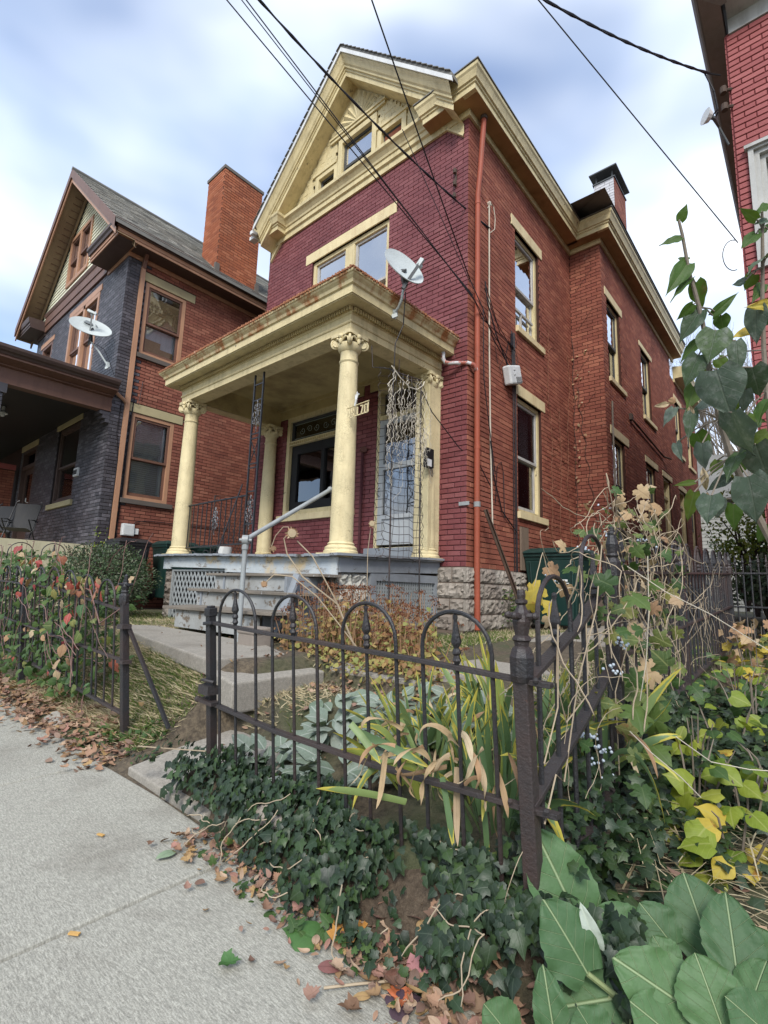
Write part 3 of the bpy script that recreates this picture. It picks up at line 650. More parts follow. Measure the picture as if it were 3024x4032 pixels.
def rake(prof, x0, name, mat, par=house, zt=AZ, half=2.5, **kw):
    m = MB(); n = len(prof)
    for (x, z) in ((AX-half, zt-half), (AX, zt), (AX+half, zt-half)):
        for (d, v) in prof: m.v.append((x, YF-d, z+v))
    for i in range(2):
        for j in range(n-1): m.f.append((i*n+j, (i+1)*n+j, (i+1)*n+j+1, i*n+j+1)); m.var.append(0)
    return m.build(name, mat, par, **kw)
rake([(.495, -.06), (.495, -.145), (.475, -.145), (.475, -.06)], 0, 'rake_edge', WHITEP, label='pale metal drip edge of the gable')
rake([(.47, -.10), (.465, -.16), (.43, -.22), (.40, -.30), (.375, -.33), (.375, -.37), (.345, -.38), (.345, -.42), (.325, -.43), (.325, -.53), (.03, -.53), (.03, -.70), (.05, -.71), (.05, -.75), (0.0, -.76)], 0, 'rake_moulding', YEL, half=2.42)
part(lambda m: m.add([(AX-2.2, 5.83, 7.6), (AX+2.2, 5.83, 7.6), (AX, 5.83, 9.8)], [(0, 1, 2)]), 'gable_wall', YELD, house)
# shingles of the gable
gw = [(-6.42, -5.38, 7.6, 8.66), (-7.06, -6.42, 7.6, 8.22), (-5.38, -4.66, 7.6, 8.24), (-6.55, -5.25, 8.62, 9.5)]
z = 7.62; row = 0
while z < 9.0:
    x = AX-2.2+(row % 2)*.06
    while x < AX+2.2:
        w = U(.09, .17); h = .115
        lim = (9.42-z-h)-abs(x+w/2-AX)
        if lim > -.14 and not any(a < x+w*.6 and x+w*.4 < b and c < z+h/2 < d for a, b, c, d in gw):
            m = MB(); e = U(0, .02); m.fb(FF_, x+.002, x+w-.002, .03, .045+U(0, .008), z-e, z+h-.012, rnd.random()); m.build('shingle', YEL, house)
        x += w
    z += .098; row += 1
# sunburst panel
sbp = part(lambda m: m.add([FF_.p(-6.66, .045, 8.70), FF_.p(-5.14, .045, 8.70), FF_.p(-5.90, .045, 9.42)], [(0, 1, 2)]), 'sunburst_panel', YEL, house)
for i in range(11):
    a0 = PI*(i+.12)/11; a1 = PI*(i+.88)/11; am = (a0+a1)/2
    def lim(a):
        c, s = math.cos(a), math.sin(a); best = .66
        # inside triangle with apex (-5.9, 9.38)
        k = .72/.76; t = .66/(s+abs(c)*k) if (s+abs(c)*k) > 0 else .6
        return min(best, t)
    c0 = (-5.9, 8.72); m = MB()
    P = [FF_.p(c0[0]+.06*math.cos(am), .05, c0[1]+.06*math.sin(am)), FF_.p(c0[0]+lim(a0)*math.cos(a0), .05, c0[1]+lim(a0)*math.sin(a0)), FF_.p(c0[0]+lim(am)*math.cos(am), .085, c0[1]+lim(am)*math.sin(am)), FF_.p(c0[0]+lim(a1)*math.cos(a1), .05, c0[1]+lim(a1)*math.sin(a1))]
    m.add(P, [(0, 1, 2), (0, 2, 3), (1, 3, 2)]); m.build('ray', YEL, sbp)
part(lambda m: (m.fb(FF_, -6.60, -5.20, .04, .09, 8.60, 8.70), m.fb(FF_, -6.62, -5.18, .04, .11, 8.66, 8.70)), 'gable_trim', YEL, house)
def gwin(a, b, c, d, fr, mid, glass, bk, lab):
    m = MB(); ring(m, FF_, a-fr, b+fr, c-.02, d+fr, fr, -.05, .07); w = m.build('window', YEL, house, label=lab)
    m = MB(); ring(m, FF_, a, b, c, d, .04, -.03, .0)
    if mid: m.fb(FF_, a+.04, b-.04, -.03, .005, mid-.025, mid+.025)
    m.build('sash', SASHD, w); part(lambda q: q.fb(FF_, a+.04, b-.04, -.022, -.018, c+.04, d-.04), 'pane', glass, w)
    part(lambda q: q.fb(FF_, a+.02, b-.02, -.06, -.055, c, d), 'unlit_room_panel', BLACKF, w)  # black panel stands in for the unlit attic behind the glass
    if bk: part(lambda q: q.fb(FF_, a+.03, b-.03, .002, .008, c+.03, d-.06), 'board', bk, w)
gwin(-6.29, -5.51, 7.66, 8.46, .105, 7.95, GLASSB, None, 'attic centre window with two dark sashes')
gwin(-6.93, -6.49, 7.66, 8.03, .10, None, GLASSD, None, 'small attic side window left of the centre one')
gwin(-5.27, -4.81, 7.66, 8.03, .10, None, GLASSD, M_paint('brown board', (.16, .045, .02), .8, dirt_amt=.5), 'small attic side window with a brown board')
part(lambda m: (m.fb(FF_, -7.10, -6.42, .03, .09, 8.13, 8.19), m.fb(FF_, -5.38, -4.66, .03, .09, 8.13, 8.19)), 'gable_trim', YEL, house)
# rear chimney
ch = MB(); ch.box(-3.43, -2.97, 11.5, 12.45, 7.2, 10.0); cho = ch.build('chimney', SIDEJ, house, label='rear chimney with a white face and orange side')
FCw = Fr(0, 11.5, 1, 0, 0, -1); FCr = Fr(-2.97, 0, 0, 1, 1, 0)
for F, a, b, m_ in ((FCw, -3.43, -2.97, WHITEB), (FCr, 11.5, 12.45, NRED)):
    mb = MB()
    for (p, q, c, d) in brick_rows(a, b, 7.7, 10.0): mb.fb(F, p+.004, q-.004, 0, .008, c+.005, d-.005, rnd.random(), (0, 1, 3, 4, 5))
    mb.build('brickwork', m_, cho, kind='stuff')
part(lambda m: (m.box(-3.52, -2.88, 11.4, 12.55, 10.24, 10.27), m.box(-3.4, -3.37, 11.53, 11.56, 10, 10.24), m.box(-3.03, -3.0, 11.53, 11.56, 10, 10.24), m.box(-3.03, -3.0, 12.38, 12.41, 10, 10.24), m.box(-3.46, -2.94, 11.47, 12.48, 10.0, 10.03)), 'chimney_cap', DARKM, cho)
# downpipe
pp = [(-3.37, 5.96, 7.33), (-3.375, 5.94, 7.0), (-3.40, 5.90, 6.3), (-3.43, 5.885, 5.9), (-3.43, 5.88, 3.0), (-3.43, 5.885, .4), (-3.43, 5.90, -.50)]
dp = part(lambda m: m.tube(pp, .042, 12), 'downpipe', PIPE, house, smooth=True, label='orange red downpipe at the front corner')
part(lambda m: [m.tube([(-3.43, 5.885, z), (-3.43, 5.885, z+.05)], .047, 12) for z in (5.75, 3.95, 3.3, 1.95)], 'pipe_joint', PIPE, dp, smooth=True)
part(lambda m: (m.tube([(-3.43, 5.885, 1.14), (-3.43, 5.885, 1.21)], .047, 12), m.box(-3.62, -3.46, 5.72, 5.735, 1.15, 1.20)), 'pipe_strap', GALV, dp)
part(lambda m: m.tube([(-3.37, 5.96, 7.24), (-3.37, 5.96, 7.32)], .055, 12), 'pipe_collar', STEMD, dp)
# porch drain elbow to the downpipe
part(lambda m: m.tube([(-3.80, 5.56, 3.37), (-3.80, 5.56, 3.27), (-3.78, 5.58, 3.22), (-3.72, 5.62, 3.20), (-3.5, 5.74, 3.19), (-3.44, 5.80, 3.17), (-3.43, 5.86, 3.10)], .03, 10), 'drain_elbow', M_paint('flaking red drain', (.34, .10, .07), .5, peel=(.50, .50, .50), peel_th=.5, peel_scale=7), house, smooth=True)
# insulators
for z in (6.36, 6.15, 5.94):
    part(lambda m: (m.tube([(-3.73, YF-.01, z), (-3.73, YF-.08, z)], .008, 6), m.tube([(-3.73, YF-.05, z-.03), (-3.73, YF-.05, z+.03)], .026, 10), m.tube([(-3.73, YF-.05, z+.034), (-3.73, YF-.05, z+.05)], .018, 10)), 'insulator', STEMD, house)
part(lambda m: m.box(-3.745, -3.715, YF-.02, YF-.008, 6.12, 6.42), 'insulator_rack', STEMD, house)
# pipe with white cable on the side wall
part(lambda m: m.tube([(XS+.03, 6.33, 6.08), (XS+.03, 6.33, 3.6), (XS+.03, 6.36, 2.2), (XS+.03, 6.42, .9)], .012, 6), 'conduit', STEMW, house)
part(lambda m: (m.tube([(XS+.02, 6.30, 6.0), (XS+.05, 6.34, 6.12), (XS+.06, 6.42, 6.08), (XS+.06, 6.47, 5.9), (XS+.06, 6.45, 5.7), (XS+.03, 6.36, 5.6)], .007, 6), m.tube([(XS+.01, 6.34, 6.1), (XS+.05, 6.34, 6.1)], .035, 8)), 'cable_loop', STEMW, house)
part(lambda m: (m.tube([(XB+.03, 10.25, 3.9), (XB+.03, 10.22, 3.4), (XB+.05, 10.15, 3.2), (XB+.05, 10.15, -.3)], .018, 6),), 'conduit', STEMG, house)
part(lambda m: (m.tube([(XB+.03, 11.6, 3.95), (XB+.05, 11.75, 3.9), (XB+.05, 14.6, 3.72), (XB+.15, 15.0, 3.72)], .022, 6), m.box(XB, XB+.07, 11.52, 11.66, 3.88, 4.02)), 'iron_bracket_pipe', STEMD, house)

# ------------------------------------------------------------------ porch (parts of the house)
PX0, PX1, PY0 = -8.0, -3.95, 3.85          # beam faces
def zfl(x, y): return .40+.035*sm(-4, -8, x)+.03*(y-3.8)/1.9-.035*(1-sm(-4, -8, x))*(1-(y-3.8)/1.9)
# entablature
eprof = [(-.24, 3.04), (0, 3.04), (0, 3.125), (.012, 3.13), (.018, 3.145), (.012, 3.16), (.004, 3.165), (.004, 3.235), (.02, 3.245), (.02, 3.258), (.035, 3.262), (.035, 3.318), (.20, 3.318), (.20, 3.33), (.215, 3.33), (.215, 3.43), (.235, 3.44), (.245, 3.47), (.275, 3.50), (.285, 3.525)]
m = MB(); m.sweep([(PX0, YF), (PX0, PY0, -.01), (PX1, PY0, -.015), (PX1, YF, .06)], eprof, False); m.build('porch_entablature', YEL, house, label='yellow porch beam and cornice', uv=None)
m = MB(); m.sweep([(PX0, YF), (PX0, PY0, -.01), (PX1, PY0, -.015), (PX1, YF, .06)], [(.214, 3.425), (.237, 3.437), (.248, 3.472), (.278, 3.502), (.290, 3.524), (.300, 3.524), (.305, 3.545), (.26, 3.556)], False); m.build('porch_cornice', YELR, house, label='rust streaked crown moulding of the porch roof')
dn = MB()
x = PX0+.02
while x < PX1+.03: dn.box(x, x+.026, PY0-.062, PY0-.02, 3.245, 3.30); x += .043
y = PY0
while y < YF-.05:
    t = (y-PY0)/(YF-PY0)*.075-.012; dn.box(PX1+.02, PX1+.062, y, y+.026, 3.245+t, 3.30+t); y += .043
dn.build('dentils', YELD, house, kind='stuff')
m = MB(); m.sweep([(PX0, YF), (PX0, PY0, -.01), (PX1, PY0, -.015), (PX1, YF, .06)], [(.02, 3.262), (.036, 3.262), (.036, 3.316), (.02, 3.316)], False); m.build('dentil_band', M_paint('dark brown band', (.13, .08, .035), .8), house)  # band behind the dentils, a darker brown than the trim
m = MB(); m.sweep([(PX0, YF), (PX0, PY0), (PX1, PY0), (PX1, YF, .07)], [(.292, 3.546), (.312, 3.548), (.308, 3.562), (.0, 3.60), (-.5, 3.66), (-.95, 3.72)], False); m.build('porch_roof', RUSTM, house)
rim = MB(); x = PX0-.3
while x < PX1+.28:
    rim.box(x, x+U(.012, .03), PY0-.318-U(0, .006), PY0-.28, 3.53, 3.555+U(0, .012)); x += U(.03, .06)
y = PY0-.3
while y < YF-.02:
    t = .07*(y-PY0)/(YF-PY0); rim.box(PX1+.28, PX1+.318+U(0, .006), y, y+U(.012, .03), 3.535+t, 3.56+t+U(0, .012)); y += U(.03, .06)
rim.build('curled_roof_edge', RUSTM, house, kind='stuff')
m = MB(); m.box(PX0+.24, PX1-.24, PY0+.24, YF-.01, 3.40, 3.43); m.box(PX0+.24, PX0+.27, PY0+.24, YF, 3.04, 3.40); m.box(PX1-.27, PX1-.24, PY0+.24, YF, 3.07, 3.40); m.box(PX0+.24, PX1-.24, PY0+.24, PY0+.27, 3.04, 3.40); m.box(PX0+.27, PX1-.27, YF-.07, YF-.012, 3.34, 3.40)
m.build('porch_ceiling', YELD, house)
def column(cx, cy, z0, z1, half=False):
    H = z1-z0; pr = [(.20, z0), (.20, z0+.035), (.195, z0+.04), (.185, z0+.05), (.188, z0+.075), (.165, z0+.095), (.150, z0+.105), (.158, z0+.12), (.140, z0+.14)]
    sh = []
    for i in range(9):
        t = i/8; sh.append((lerp(.136, .108, t**1.6), lerp(z0+.14, z1-.36, t)))
    sh += [(.120, z1-.345), (.122, z1-.335), (.109, z1-.325), (.106, z1-.22), (.118, z1-.20)]
    m = MB(); m.lathe(cx, cy, sh, 22); co = m.build('column', YELC, house, smooth=True)
    m = MB(); m.lathe(cx, cy, pr, 22); m.box(cx-.20, cx+.20, cy-.20, cy+.20, z0-.035, z0+.012); m.build('base', YELC, co, smooth=True)
    m = MB(); m.lathe(cx, cy, [(.112, z1-.215), (.135, z1-.19), (.150, z1-.15), (.15, z1-.12)], 18)
    s = .165
    # abacus with hollow sides
    ab = []
    for k in range(4):
        a = PI/4+k*PI/2
        for q in (-.10, 0, .10):
            r = s*1.38 if q == 0 else s*1.32
            ab.append((cx+r*math.cos(a+q), cy+r*math.sin(a+q)))
        a2 = a+PI/4; ab.append((cx+s*.93*math.cos(a2), cy+s*.93*math.sin(a2)))
    n = len(ab); m.add([(p[0], p[1], z1-.045) for p in ab]+[(p[0], p[1], z1) for p in ab], [tuple(range(n))[::-1], tuple(range(n, 2*n))]+[(i, (i+1) % n, n+(i+1) % n, n+i) for i in range(n)])
    for k in range(4):
        a = PI/4+k*PI/2; dx, dy = math.cos(a), math.sin(a)
        pts = []
        for i in range(26):      # volute spiral in the diagonal plane
            t = i/25; an = PI/2-t*3.2*PI; rr = lerp(.062, .010, t)
            pts.append((cx+dx*(.165+rr*math.cos(an)), cy+dy*(.165+rr*math.cos(an)), z1-.112+rr*math.sin(an)))
        pts = [(cx+dx*.06, cy+dy*.06, z1-.052)]+pts
        m.tube(pts, [.017]*len(pts), 6)
        m.tube([(cx+dx*.165-dy*.03, cy+dy*.165+dx*.03, z1-.112), (cx+dx*.165+dy*.03, cy+dy*.165-dx*.03, z1-.112)], .042, 12)
        a2 = a+PI/4; ex, ey = math.cos(a2), math.sin(a2)
        m.ball((cx+ex*.15, cy+ey*.15, z1-.045), .036, 8, 5); m.ball((cx+ex*.152, cy+ey*.152, z1-.105), .026, 8, 5, 0, (1, 1, 1.5))
        for q in (-1, 1): m.tube([(cx+ex*.14-ey*q*.02, cy+ey*.14+ex*q*.02, z1-.09), (cx+ex*.145-ey*q*.07, cy+ey*.145+ex*q*.07, z1-.06), (cx+ex*.13-ey*q*.11, cy+ey*.13+ex*q*.11, z1-.08)], [.018, .016, .01], 6)
    m.build('capital', YELC, co, smooth=True); return co
column(-7.87, 3.99, zfl(-7.9, 3.9), 3.03); column(-4.10, 3.99, zfl(-4, 3.9), 3.025)
column(-7.82, 5.60, zfl(-7.9, 5.6), 3.04); column(-4.08, 5.60, zfl(-4, 5.6), 3.085)
slab_part(house, FF_, -4.20, -3.955, 0, .28, zfl(-4, 5.6)+.02, 3.09, 'pilaster', YELC)
# floor boards running out to the edge
b0 = -8.14
while b0 < -3.86:
    w = .085; m = MB(); y0 = 3.70+U(-.008, .008); e = U(-.004, .006); b1 = min(b0+w-.003, -3.85)
    P = [(b0, y0, zfl(b0, y0)-.028+e), (b1, y0, zfl(b1, y0)-.028+e), (b1, YF-.012, zfl(b1, YF)-.028), (b0, YF-.012, zfl(b0, YF)-.028)]; P += [(p[0], p[1], p[2]+.028) for p in P]
    m.hexa(P, rnd.random()); m.build('floor_board', GREYP, house); b0 += w
# skirt boards
def skirt(x0, x1, y0, y1, zt, zb, mat, nm='skirt_board', lab=None):
    m = MB(); t = .028; d = Vector((x1-x0, y1-y0, 0)).normalized(); n = Vector((d.y, -d.x, 0))*t
    P = [(x0, y0, zb), (x1, y1, zb), (x1-n.x, y1-n.y, zb), (x0-n.x, y0-n.y, zb), (x0, y0, zt), (x1, y1, zt), (x1-n.x, y1-n.y, zt), (x0-n.x, y0-n.y, zt)]
    zl, zr = zfl(x0, y0), zfl(x1, y1); P = [(p[0], p[1], p[2]+(zl if i in (0, 3, 4, 7) else zr)) for i, p in enumerate(P)]
    m.hexa(P); return m.build(nm, mat, house, bevel=.004, label=lab)
skirt(-7.98, -7.73, 3.80, 3.80, -.03, -.23, SKIRT); skirt(-7.725, -6.15, 3.79, 3.79, -.03, -.20, SKIRT); skirt(-6.145, -3.94, 3.785, 3.785, -.03, -.245, SKIRT)
skirt(-3.93, -3.93, 3.82, 5.74, -.03, -.205, GREYP, lab='grey splintered skirt board'); skirt(-3.885, -3.885, 3.98, 5.72, -.028, -.05, GREYP, 'floor_nosing')
# porch base masonry
mb = MB(); mb.box(-7.98, -7.70, 3.86, 4.2, -.6, .2); mb.box(-4.02, -3.99, 3.86, YF-.03, -.6, .2); mb.box(-6.0, -3.99, 3.86, 3.89, -.6, .2); mb.box(-7.98, -7.94, 4.2, YF-.03, -.6, .2); mb.build('porch_base', FMORT, house)
FPf = Fr(0, 3.86, 1, 0, 0, -1); FPr = Fr(-3.99, 0, 0, 1, 1, 0)
stones(house, FPf, -7.98, -7.72, -.55, .19, 4, .3, .4, seed=11); stones(house, FPf, -5.8, -3.96, -.55, .17, 4, .25, .5, seed=12)
stones(house, FPr, 3.84, 4.34, -.55, .17, 4, .2, .4, seed=13, mat=M_brick('pale painted limestone', [(.43, .42, .37), (.50, .485, .43), (.38, .36, .32)], stain=(.2, .17, .14), stain_amt=.6, rough=.9), proud=.04)
lt = MB(); ring(lt, FPr, 4.34, 5.75, -.50, .19, .10, .0, .05); lto = lt.build('lattice_frame', GREYP, house, label='grey frame round the side lattice')
part(lambda m: m.fb(FPr, 4.40, 5.66, -.005, .0, -.5, .15), 'underporch_shade_panel', BLACKF, lto)  # black sheet stands in for the shade under the porch
for i in range(25): part(lambda m: m.fb(FPr, 4.45+i*.047, 4.478+i*.047, .022, .030, -.40, .09), 'lattice_slat', LATT, lto)
for i in range(11): part(lambda m: m.fb(FPr, 4.44, 5.65, .012, .020, -.39+i*.045, -.365+i*.045), 'lattice_slat', LATT, lto)
# diagonal lattice left of the steps
part(lambda m: m.fb(FPf, -7.70, -5.9, -.02, -.015, -.55, .2), 'underporch_shade_panel', BLACKF, house)  # black sheet again in place of the shade behind the slats
lt2 = part(lambda m: (m.fb(FPf, -7.73, -7.68, .0, .03, -.56, .20), m.fb(FPf, -7.68, -5.9, .002, .03, .17, .20)), 'lattice_frame', LATT, house)
for s in (-1, 1):
    i = -10
    while i < 24:
        x = -7.7+i*.105; i += 1
        # clip line z = zb + (u - x)*s*1.6 inside rectangle
        z0, z1 = -.55, .18; a, b = (x, x+(z1-z0)/1.6) if s > 0 else (x+(z1-z0)/1.6, x)
        lo, hi = -7.68, -5.95
        t0, t1 = 0.0, 1.0
        du = b-a
        if abs(du) > 1e-6:
            ta, tb = sorted(((lo-a)/du, (hi-a)/du)); t0, t1 = max(t0, ta), min(t1, tb)
        if t1-t0 < .05: continue
        p = FPf.p(a+du*t0, .008 if s > 0 else .016, lerp(z0, z1, t0)); q = FPf.p(a+du*t1, .008 if s > 0 else .016, lerp(z0, z1, t1))
        m = MB(); m.beam(p, q, .030, .007, (0, -1, 0)); m.build('lattice_slat', LATT, lt2)

# ================================================================== things on and by the porch
st = thing('wooden_steps', 'three peeling white wooden steps with grey treads up to the porch', 'steps', (-4.9, 3.2, -.47))
FT = lambda y: Fr(0, y, 1, 0, 0, -1)
for (yf, zt, xl, xr, zb) in ((3.50, .135, -5.92, -4.12, -.06), (3.20, -.065, -5.80, -4.10, -.27), (2.90, -.27, -5.72, -4.10, -.50)):
    m = MB()
    if zt < -.2: P = [(xl-.25, yf-.02, zt-.045), (xr+.30, yf-.05, zt-.01), (xr+.30, yf+.32, zt-.01), (xl-.22, yf+.32, zt-.03)]
    else: P = [(xl-.16, yf-.03, zt-.035), (xr+.24, yf-.03, zt-.035), (xr+.24, yf+.31, zt-.035), (xl-.16, yf+.31, zt-.035)]
    m.hexa(P+[(p[0], p[1], p[2]+.032) for p in P]); m.build('tread', TREAD, st, bevel=.004)
    m = MB(); m.hexa([(xl, yf+.02, zb-.01), (xr, yf+.01, zb), (xr, yf+.05, zb), (xl, yf+.05, zb-.01), (xl, yf+.02, zt-.036), (xr, yf+.01, zt-.036), (xr, yf+.05, zt-.036), (xl, yf+.05, zt-.036)]); m.build('riser', STEPW, st)
for x in (-4.14, -5.70): part(lambda m: m.add([(x, 3.0, -.5), (x, 3.78, -.5), (x, 3.78, .12), (x, 3.5, .10), (x, 3.5, -.08), (x, 3.2, -.10), (x, 3.2, -.3), (x, 3.0, -.3)]+[(x+.03, a, b) for a, b in ((3.0, -.5), (3.78, -.5), (3.78, .12), (3.5, .10), (3.5, -.08), (3.2, -.10), (3.2, -.3), (3.0, -.3))], [tuple(range(8)), tuple(range(15, 7, -1))]+[(i, (i+1) % 8, 8+(i+1) % 8, 8+i) for i in range(8)]), 'stringer', GREYP, st)
part(lambda m: (m.beam((-4.02, 3.05, -.50), (-4.0, 3.30, .12), .03, .10, (1, 0, 0)), m.box(-4.08, -4.04, 3.2, 3.6, -.5, .09)), 'brace', GREYP, st)
hr = thing('handrail', 'galvanised pipe handrail rising from the steps to the porch column', 'handrail', (-4.14, 2.75, -.5))
part(lambda m: m.tube([(-4.14, 2.75, -.55), (-4.14, 2.75, .38)], .024, 12), 'post', GALV, hr, smooth=True)
part(lambda m: m.tube([(-4.14, 2.76, .43), (-4.24, 3.90, 1.12)], .024, 12), 'rail', GALV, hr, smooth=True)
part(lambda m: (m.tube([(-4.16, 2.73, .42), (-4.12, 2.77, .42)], .05, 14), m.tube([(-4.10, 2.79, .42), (-4.17, 2.70, .42)], .016, 10), m.tube([(-4.14, 2.75, .33), (-4.14, 2.75, .40)], .032, 12)), 'elbow', GALV, hr, smooth=True)
part(lambda m: m.ball((-4.24, 3.91, 1.13), .035), 'end_cap', GALV, hr, smooth=True)
sb = MB(); sb.box(-4.02, -3.78, 2.66, 2.86, -.62, -.40); sb.box(-4.03, -3.77, 2.65, 2.87, -.44, -.38)
tag(sb.build('stone_block', FSTONE, None, bevel=.015), 'pale squared stone block lying by the bottom step', 'stone')
pot = MB(); pot.lathe(-6.45, 3.95, [(.05, .39), (.085, .40), (.095, .46), (.10, .52), (.092, .525), (.085, .50), (.02, .49)], 16)
tag(pot.build('plant_pot', CERAM, None, smooth=True), 'small round white pot standing on the porch floor edge', 'pot')
# wrought iron post
ip = thing('iron_porch_post', 'black wrought iron lattice post under the porch beam', 'post', (-5.89, 3.95, .4))
for x in (-6.0, -5.79): part(lambda m: m.box(x-.011, x+.011, 3.94, 3.962, .38, 3.04), 'upright', BLACKM, ip)
for z in (.55, .82, 1.28, 1.62, 1.68, 2.05, 2.12, 2.62, 2.86): part(lambda m: m.box(-5.99, -5.80, 3.944, 3.958, z, z+.016), 'rung', BLACKM, ip)
def scroll(m, cx, cy, cz, h, ax='x', r=.007):
    for s in (-1, 1):
        for q, (oz, sz) in enumerate(((.30, .16), (.05, .19), (-.16, .14))):
            pts = []
            for i in range(20):
                t = i/19; a = -PI/2+t*2.2*PI; rr = h*sz*(1-.72*t)
                o = s*(h*.15*(1 if q else .6)-rr*math.cos(a)*.55); pts.append((cx+(o if ax == 'x' else 0), cy+(0 if ax == 'x' else o), cz+h*oz+rr*math.sin(a)))
            m.tube(pts, r, 5)
    m.tube([(cx, cy, cz-h*.5), (cx, cy, cz+h*.55)], r*.9, 5); m.ball((cx, cy, cz+h*.05), r*2.4, 6, 4); m.ball((cx, cy, cz+h*.5), r*2, 6, 4, 0, (1, 1, 2))
SCR = M_paint('flaking white and black scroll', (.22, .22, .23), .5, dirt=(.01, .01, .01), dirt_amt=.9, peel=(.015, .015, .018), peel_th=.48, peel_scale=40)
for z in (2.38, .98): part(lambda m: scroll(m, -5.895, 3.95, z, .46), 'scroll', SCR, ip)
part(lambda m: (m.beam((-5.99, 3.95, 1.70), (-5.80, 3.95, 2.04), .01, .01), m.beam((-5.80, 3.95, 1.70), (-5.99, 3.95, 2.04), .01, .01), m.ball((-5.895, 3.95, 1.87), .02, 6, 4)), 'cross_bar', BLACKM, ip)
pr_ = thing('porch_railing', 'black iron porch railing with a scroll ornament between the left column and the iron post', 'railing', (-6.9, 4.02, .4))
for z in (1.245, .555): part(lambda m: m.beam((-7.78, 4.02, z), (-6.02, 4.0, z+.012), .03, .018), 'rail', BLACKM, pr_)
for i in range(13):
    if i == 6: continue
    x = -7.70+i*.135; part(lambda m: m.box(x-.006, x+.006, 4.01, 4.022, .56, 1.25), 'baluster', BLACKM, pr_)
part(lambda m: scroll(m, -6.90, 4.015, .93, .40), 'scroll', SCR, pr_)
part(lambda m: m.beam((-6.05, 3.9, 1.40), (-6.35, 3.75, .38), .014, .014), 'brace', BLACKM, pr_)
for i in range(3): part(lambda m: m.tube([(-7.5+i*.4+.09*math.cos(a/10*PI), 4.02, .43+.07*math.sin(a/10*PI)) for a in range(11)], .007, 5), 'hoop', BLACKM, pr_)
gt = thing('metal_gate', 'rusty expanded metal gate panel at the far side of the porch', 'gate', (-7.85, 5.0, .45))
part(lambda m: (m.tube([(-7.88, 4.55, .46), (-7.88, 4.55, 1.52), (-7.88, 5.25, 1.60), (-7.88, 5.25, .46), (-7.88, 4.55, .5)], .014, 6),), 'frame', IRONR, gt)
mm = MB()
for i in range(10):
    for s in (-1, 1):
        a = (-7.88, 4.57+i*.07, .5); b = (-7.88, 4.57+i*.07+s*.55, 1.5)
        t = 1.0
        if s > 0 and b[1] > 5.24: t = (5.24-a[1])/.55
        if s < 0 and b[1] < 4.56: t = (a[1]-4.56)/.55
        if t > .05: mm.beam(a, (a[0], lerp(a[1], b[1], t), lerp(a[2], b[2], t)), .006, .006)
mm.build('mesh_panel', IRONR, gt)
# house number sign hung from the column
ns = thing('house_number_sign', 'yellow cut-out house number 4170 hanging off the porch column', 'sign', (-3.86, 3.95, 2.0))
part(lambda m: m.tube([(-3.98, 3.88, 2.055), (-3.64, 3.88, 2.075)], .007, 6), 'arm', YEL, ns)
NB = MB(); FN = Fr(0, 3.88, 1, 0, 0, -1)
SEG = {'4': [(0, 1, 0, .45), (0, .45, 1, .45), (.8, 1, .8, 0)], '1': [(.5, 1, .5, 0)], '7': [(0, 1, 1, 1), (1, 1, .4, 0)], '0': [(0, 0, 0, 1), (0, 1, 1, 1), (1, 1, 1, 0), (1, 0, 0, 0)]}
for k, chx in enumerate('4170'):
    for (a, b, c, d) in SEG[chx]:
        x0 = -3.905+k*.068; NB.beam(FN.p(x0+a*.042, 0, 1.945+b*.095), FN.p(x0+c*.042, 0, 1.945+d*.095), .012, .014, (0, -1, 0))
NB.build('numbers', YELC, ns)
part(lambda m: (m.beam((-3.94, 3.885, 1.935), (-3.66, 3.885, 1.95), .008, .012), m.beam((-3.94, 3.885, 2.05), (-3.94, 3.885, 1.935), .008, .012), m.beam((-3.655, 3.885, 2.07), (-3.655, 3.885, 1.95), .008, .012)), 'frame', YELC, ns)
part(lambda m: (m.tube([(-3.86, 3.88, 2.06), (-3.83, 3.87, 2.13), (-3.82, 3.87, 2.22)], [.012, .012, .004], 6), m.tube([(-3.83, 3.87, 2.13), (-3.80, 3.87, 2.19), (-3.785, 3.87, 2.18)], [.009, .007, .008], 6), m.tube([(-3.84, 3.87, 2.12), (-3.85, 3.87, 2.19)], [.008, .004], 6)), 'bird_ornament', WHITEP, ns)
mbx = thing('mailbox', 'small black letter box with a white lower half on the porch pilaster', 'mailbox', (-3.93, 5.42, 1.8))
part(lambda m: m.box(-3.955, -3.885, 5.34, 5.50, 1.66, 1.93), 'box', BLACKF, mbx, bevel=.008); part(lambda m: m.box(-3.886, -3.880, 5.345, 5.44, 1.67, 1.77), 'plate', WHITEP, mbx)
part(lambda m: m.tube([(-3.90, 5.47, 1.66), (-3.89, 5.49, 1.58), (-3.89, 5.47, 1.54), (-3.90, 5.45, 1.57), (-3.90, 5.45, 1.66)], .005, 5), 'wire_loop', BLACKM, mbx)
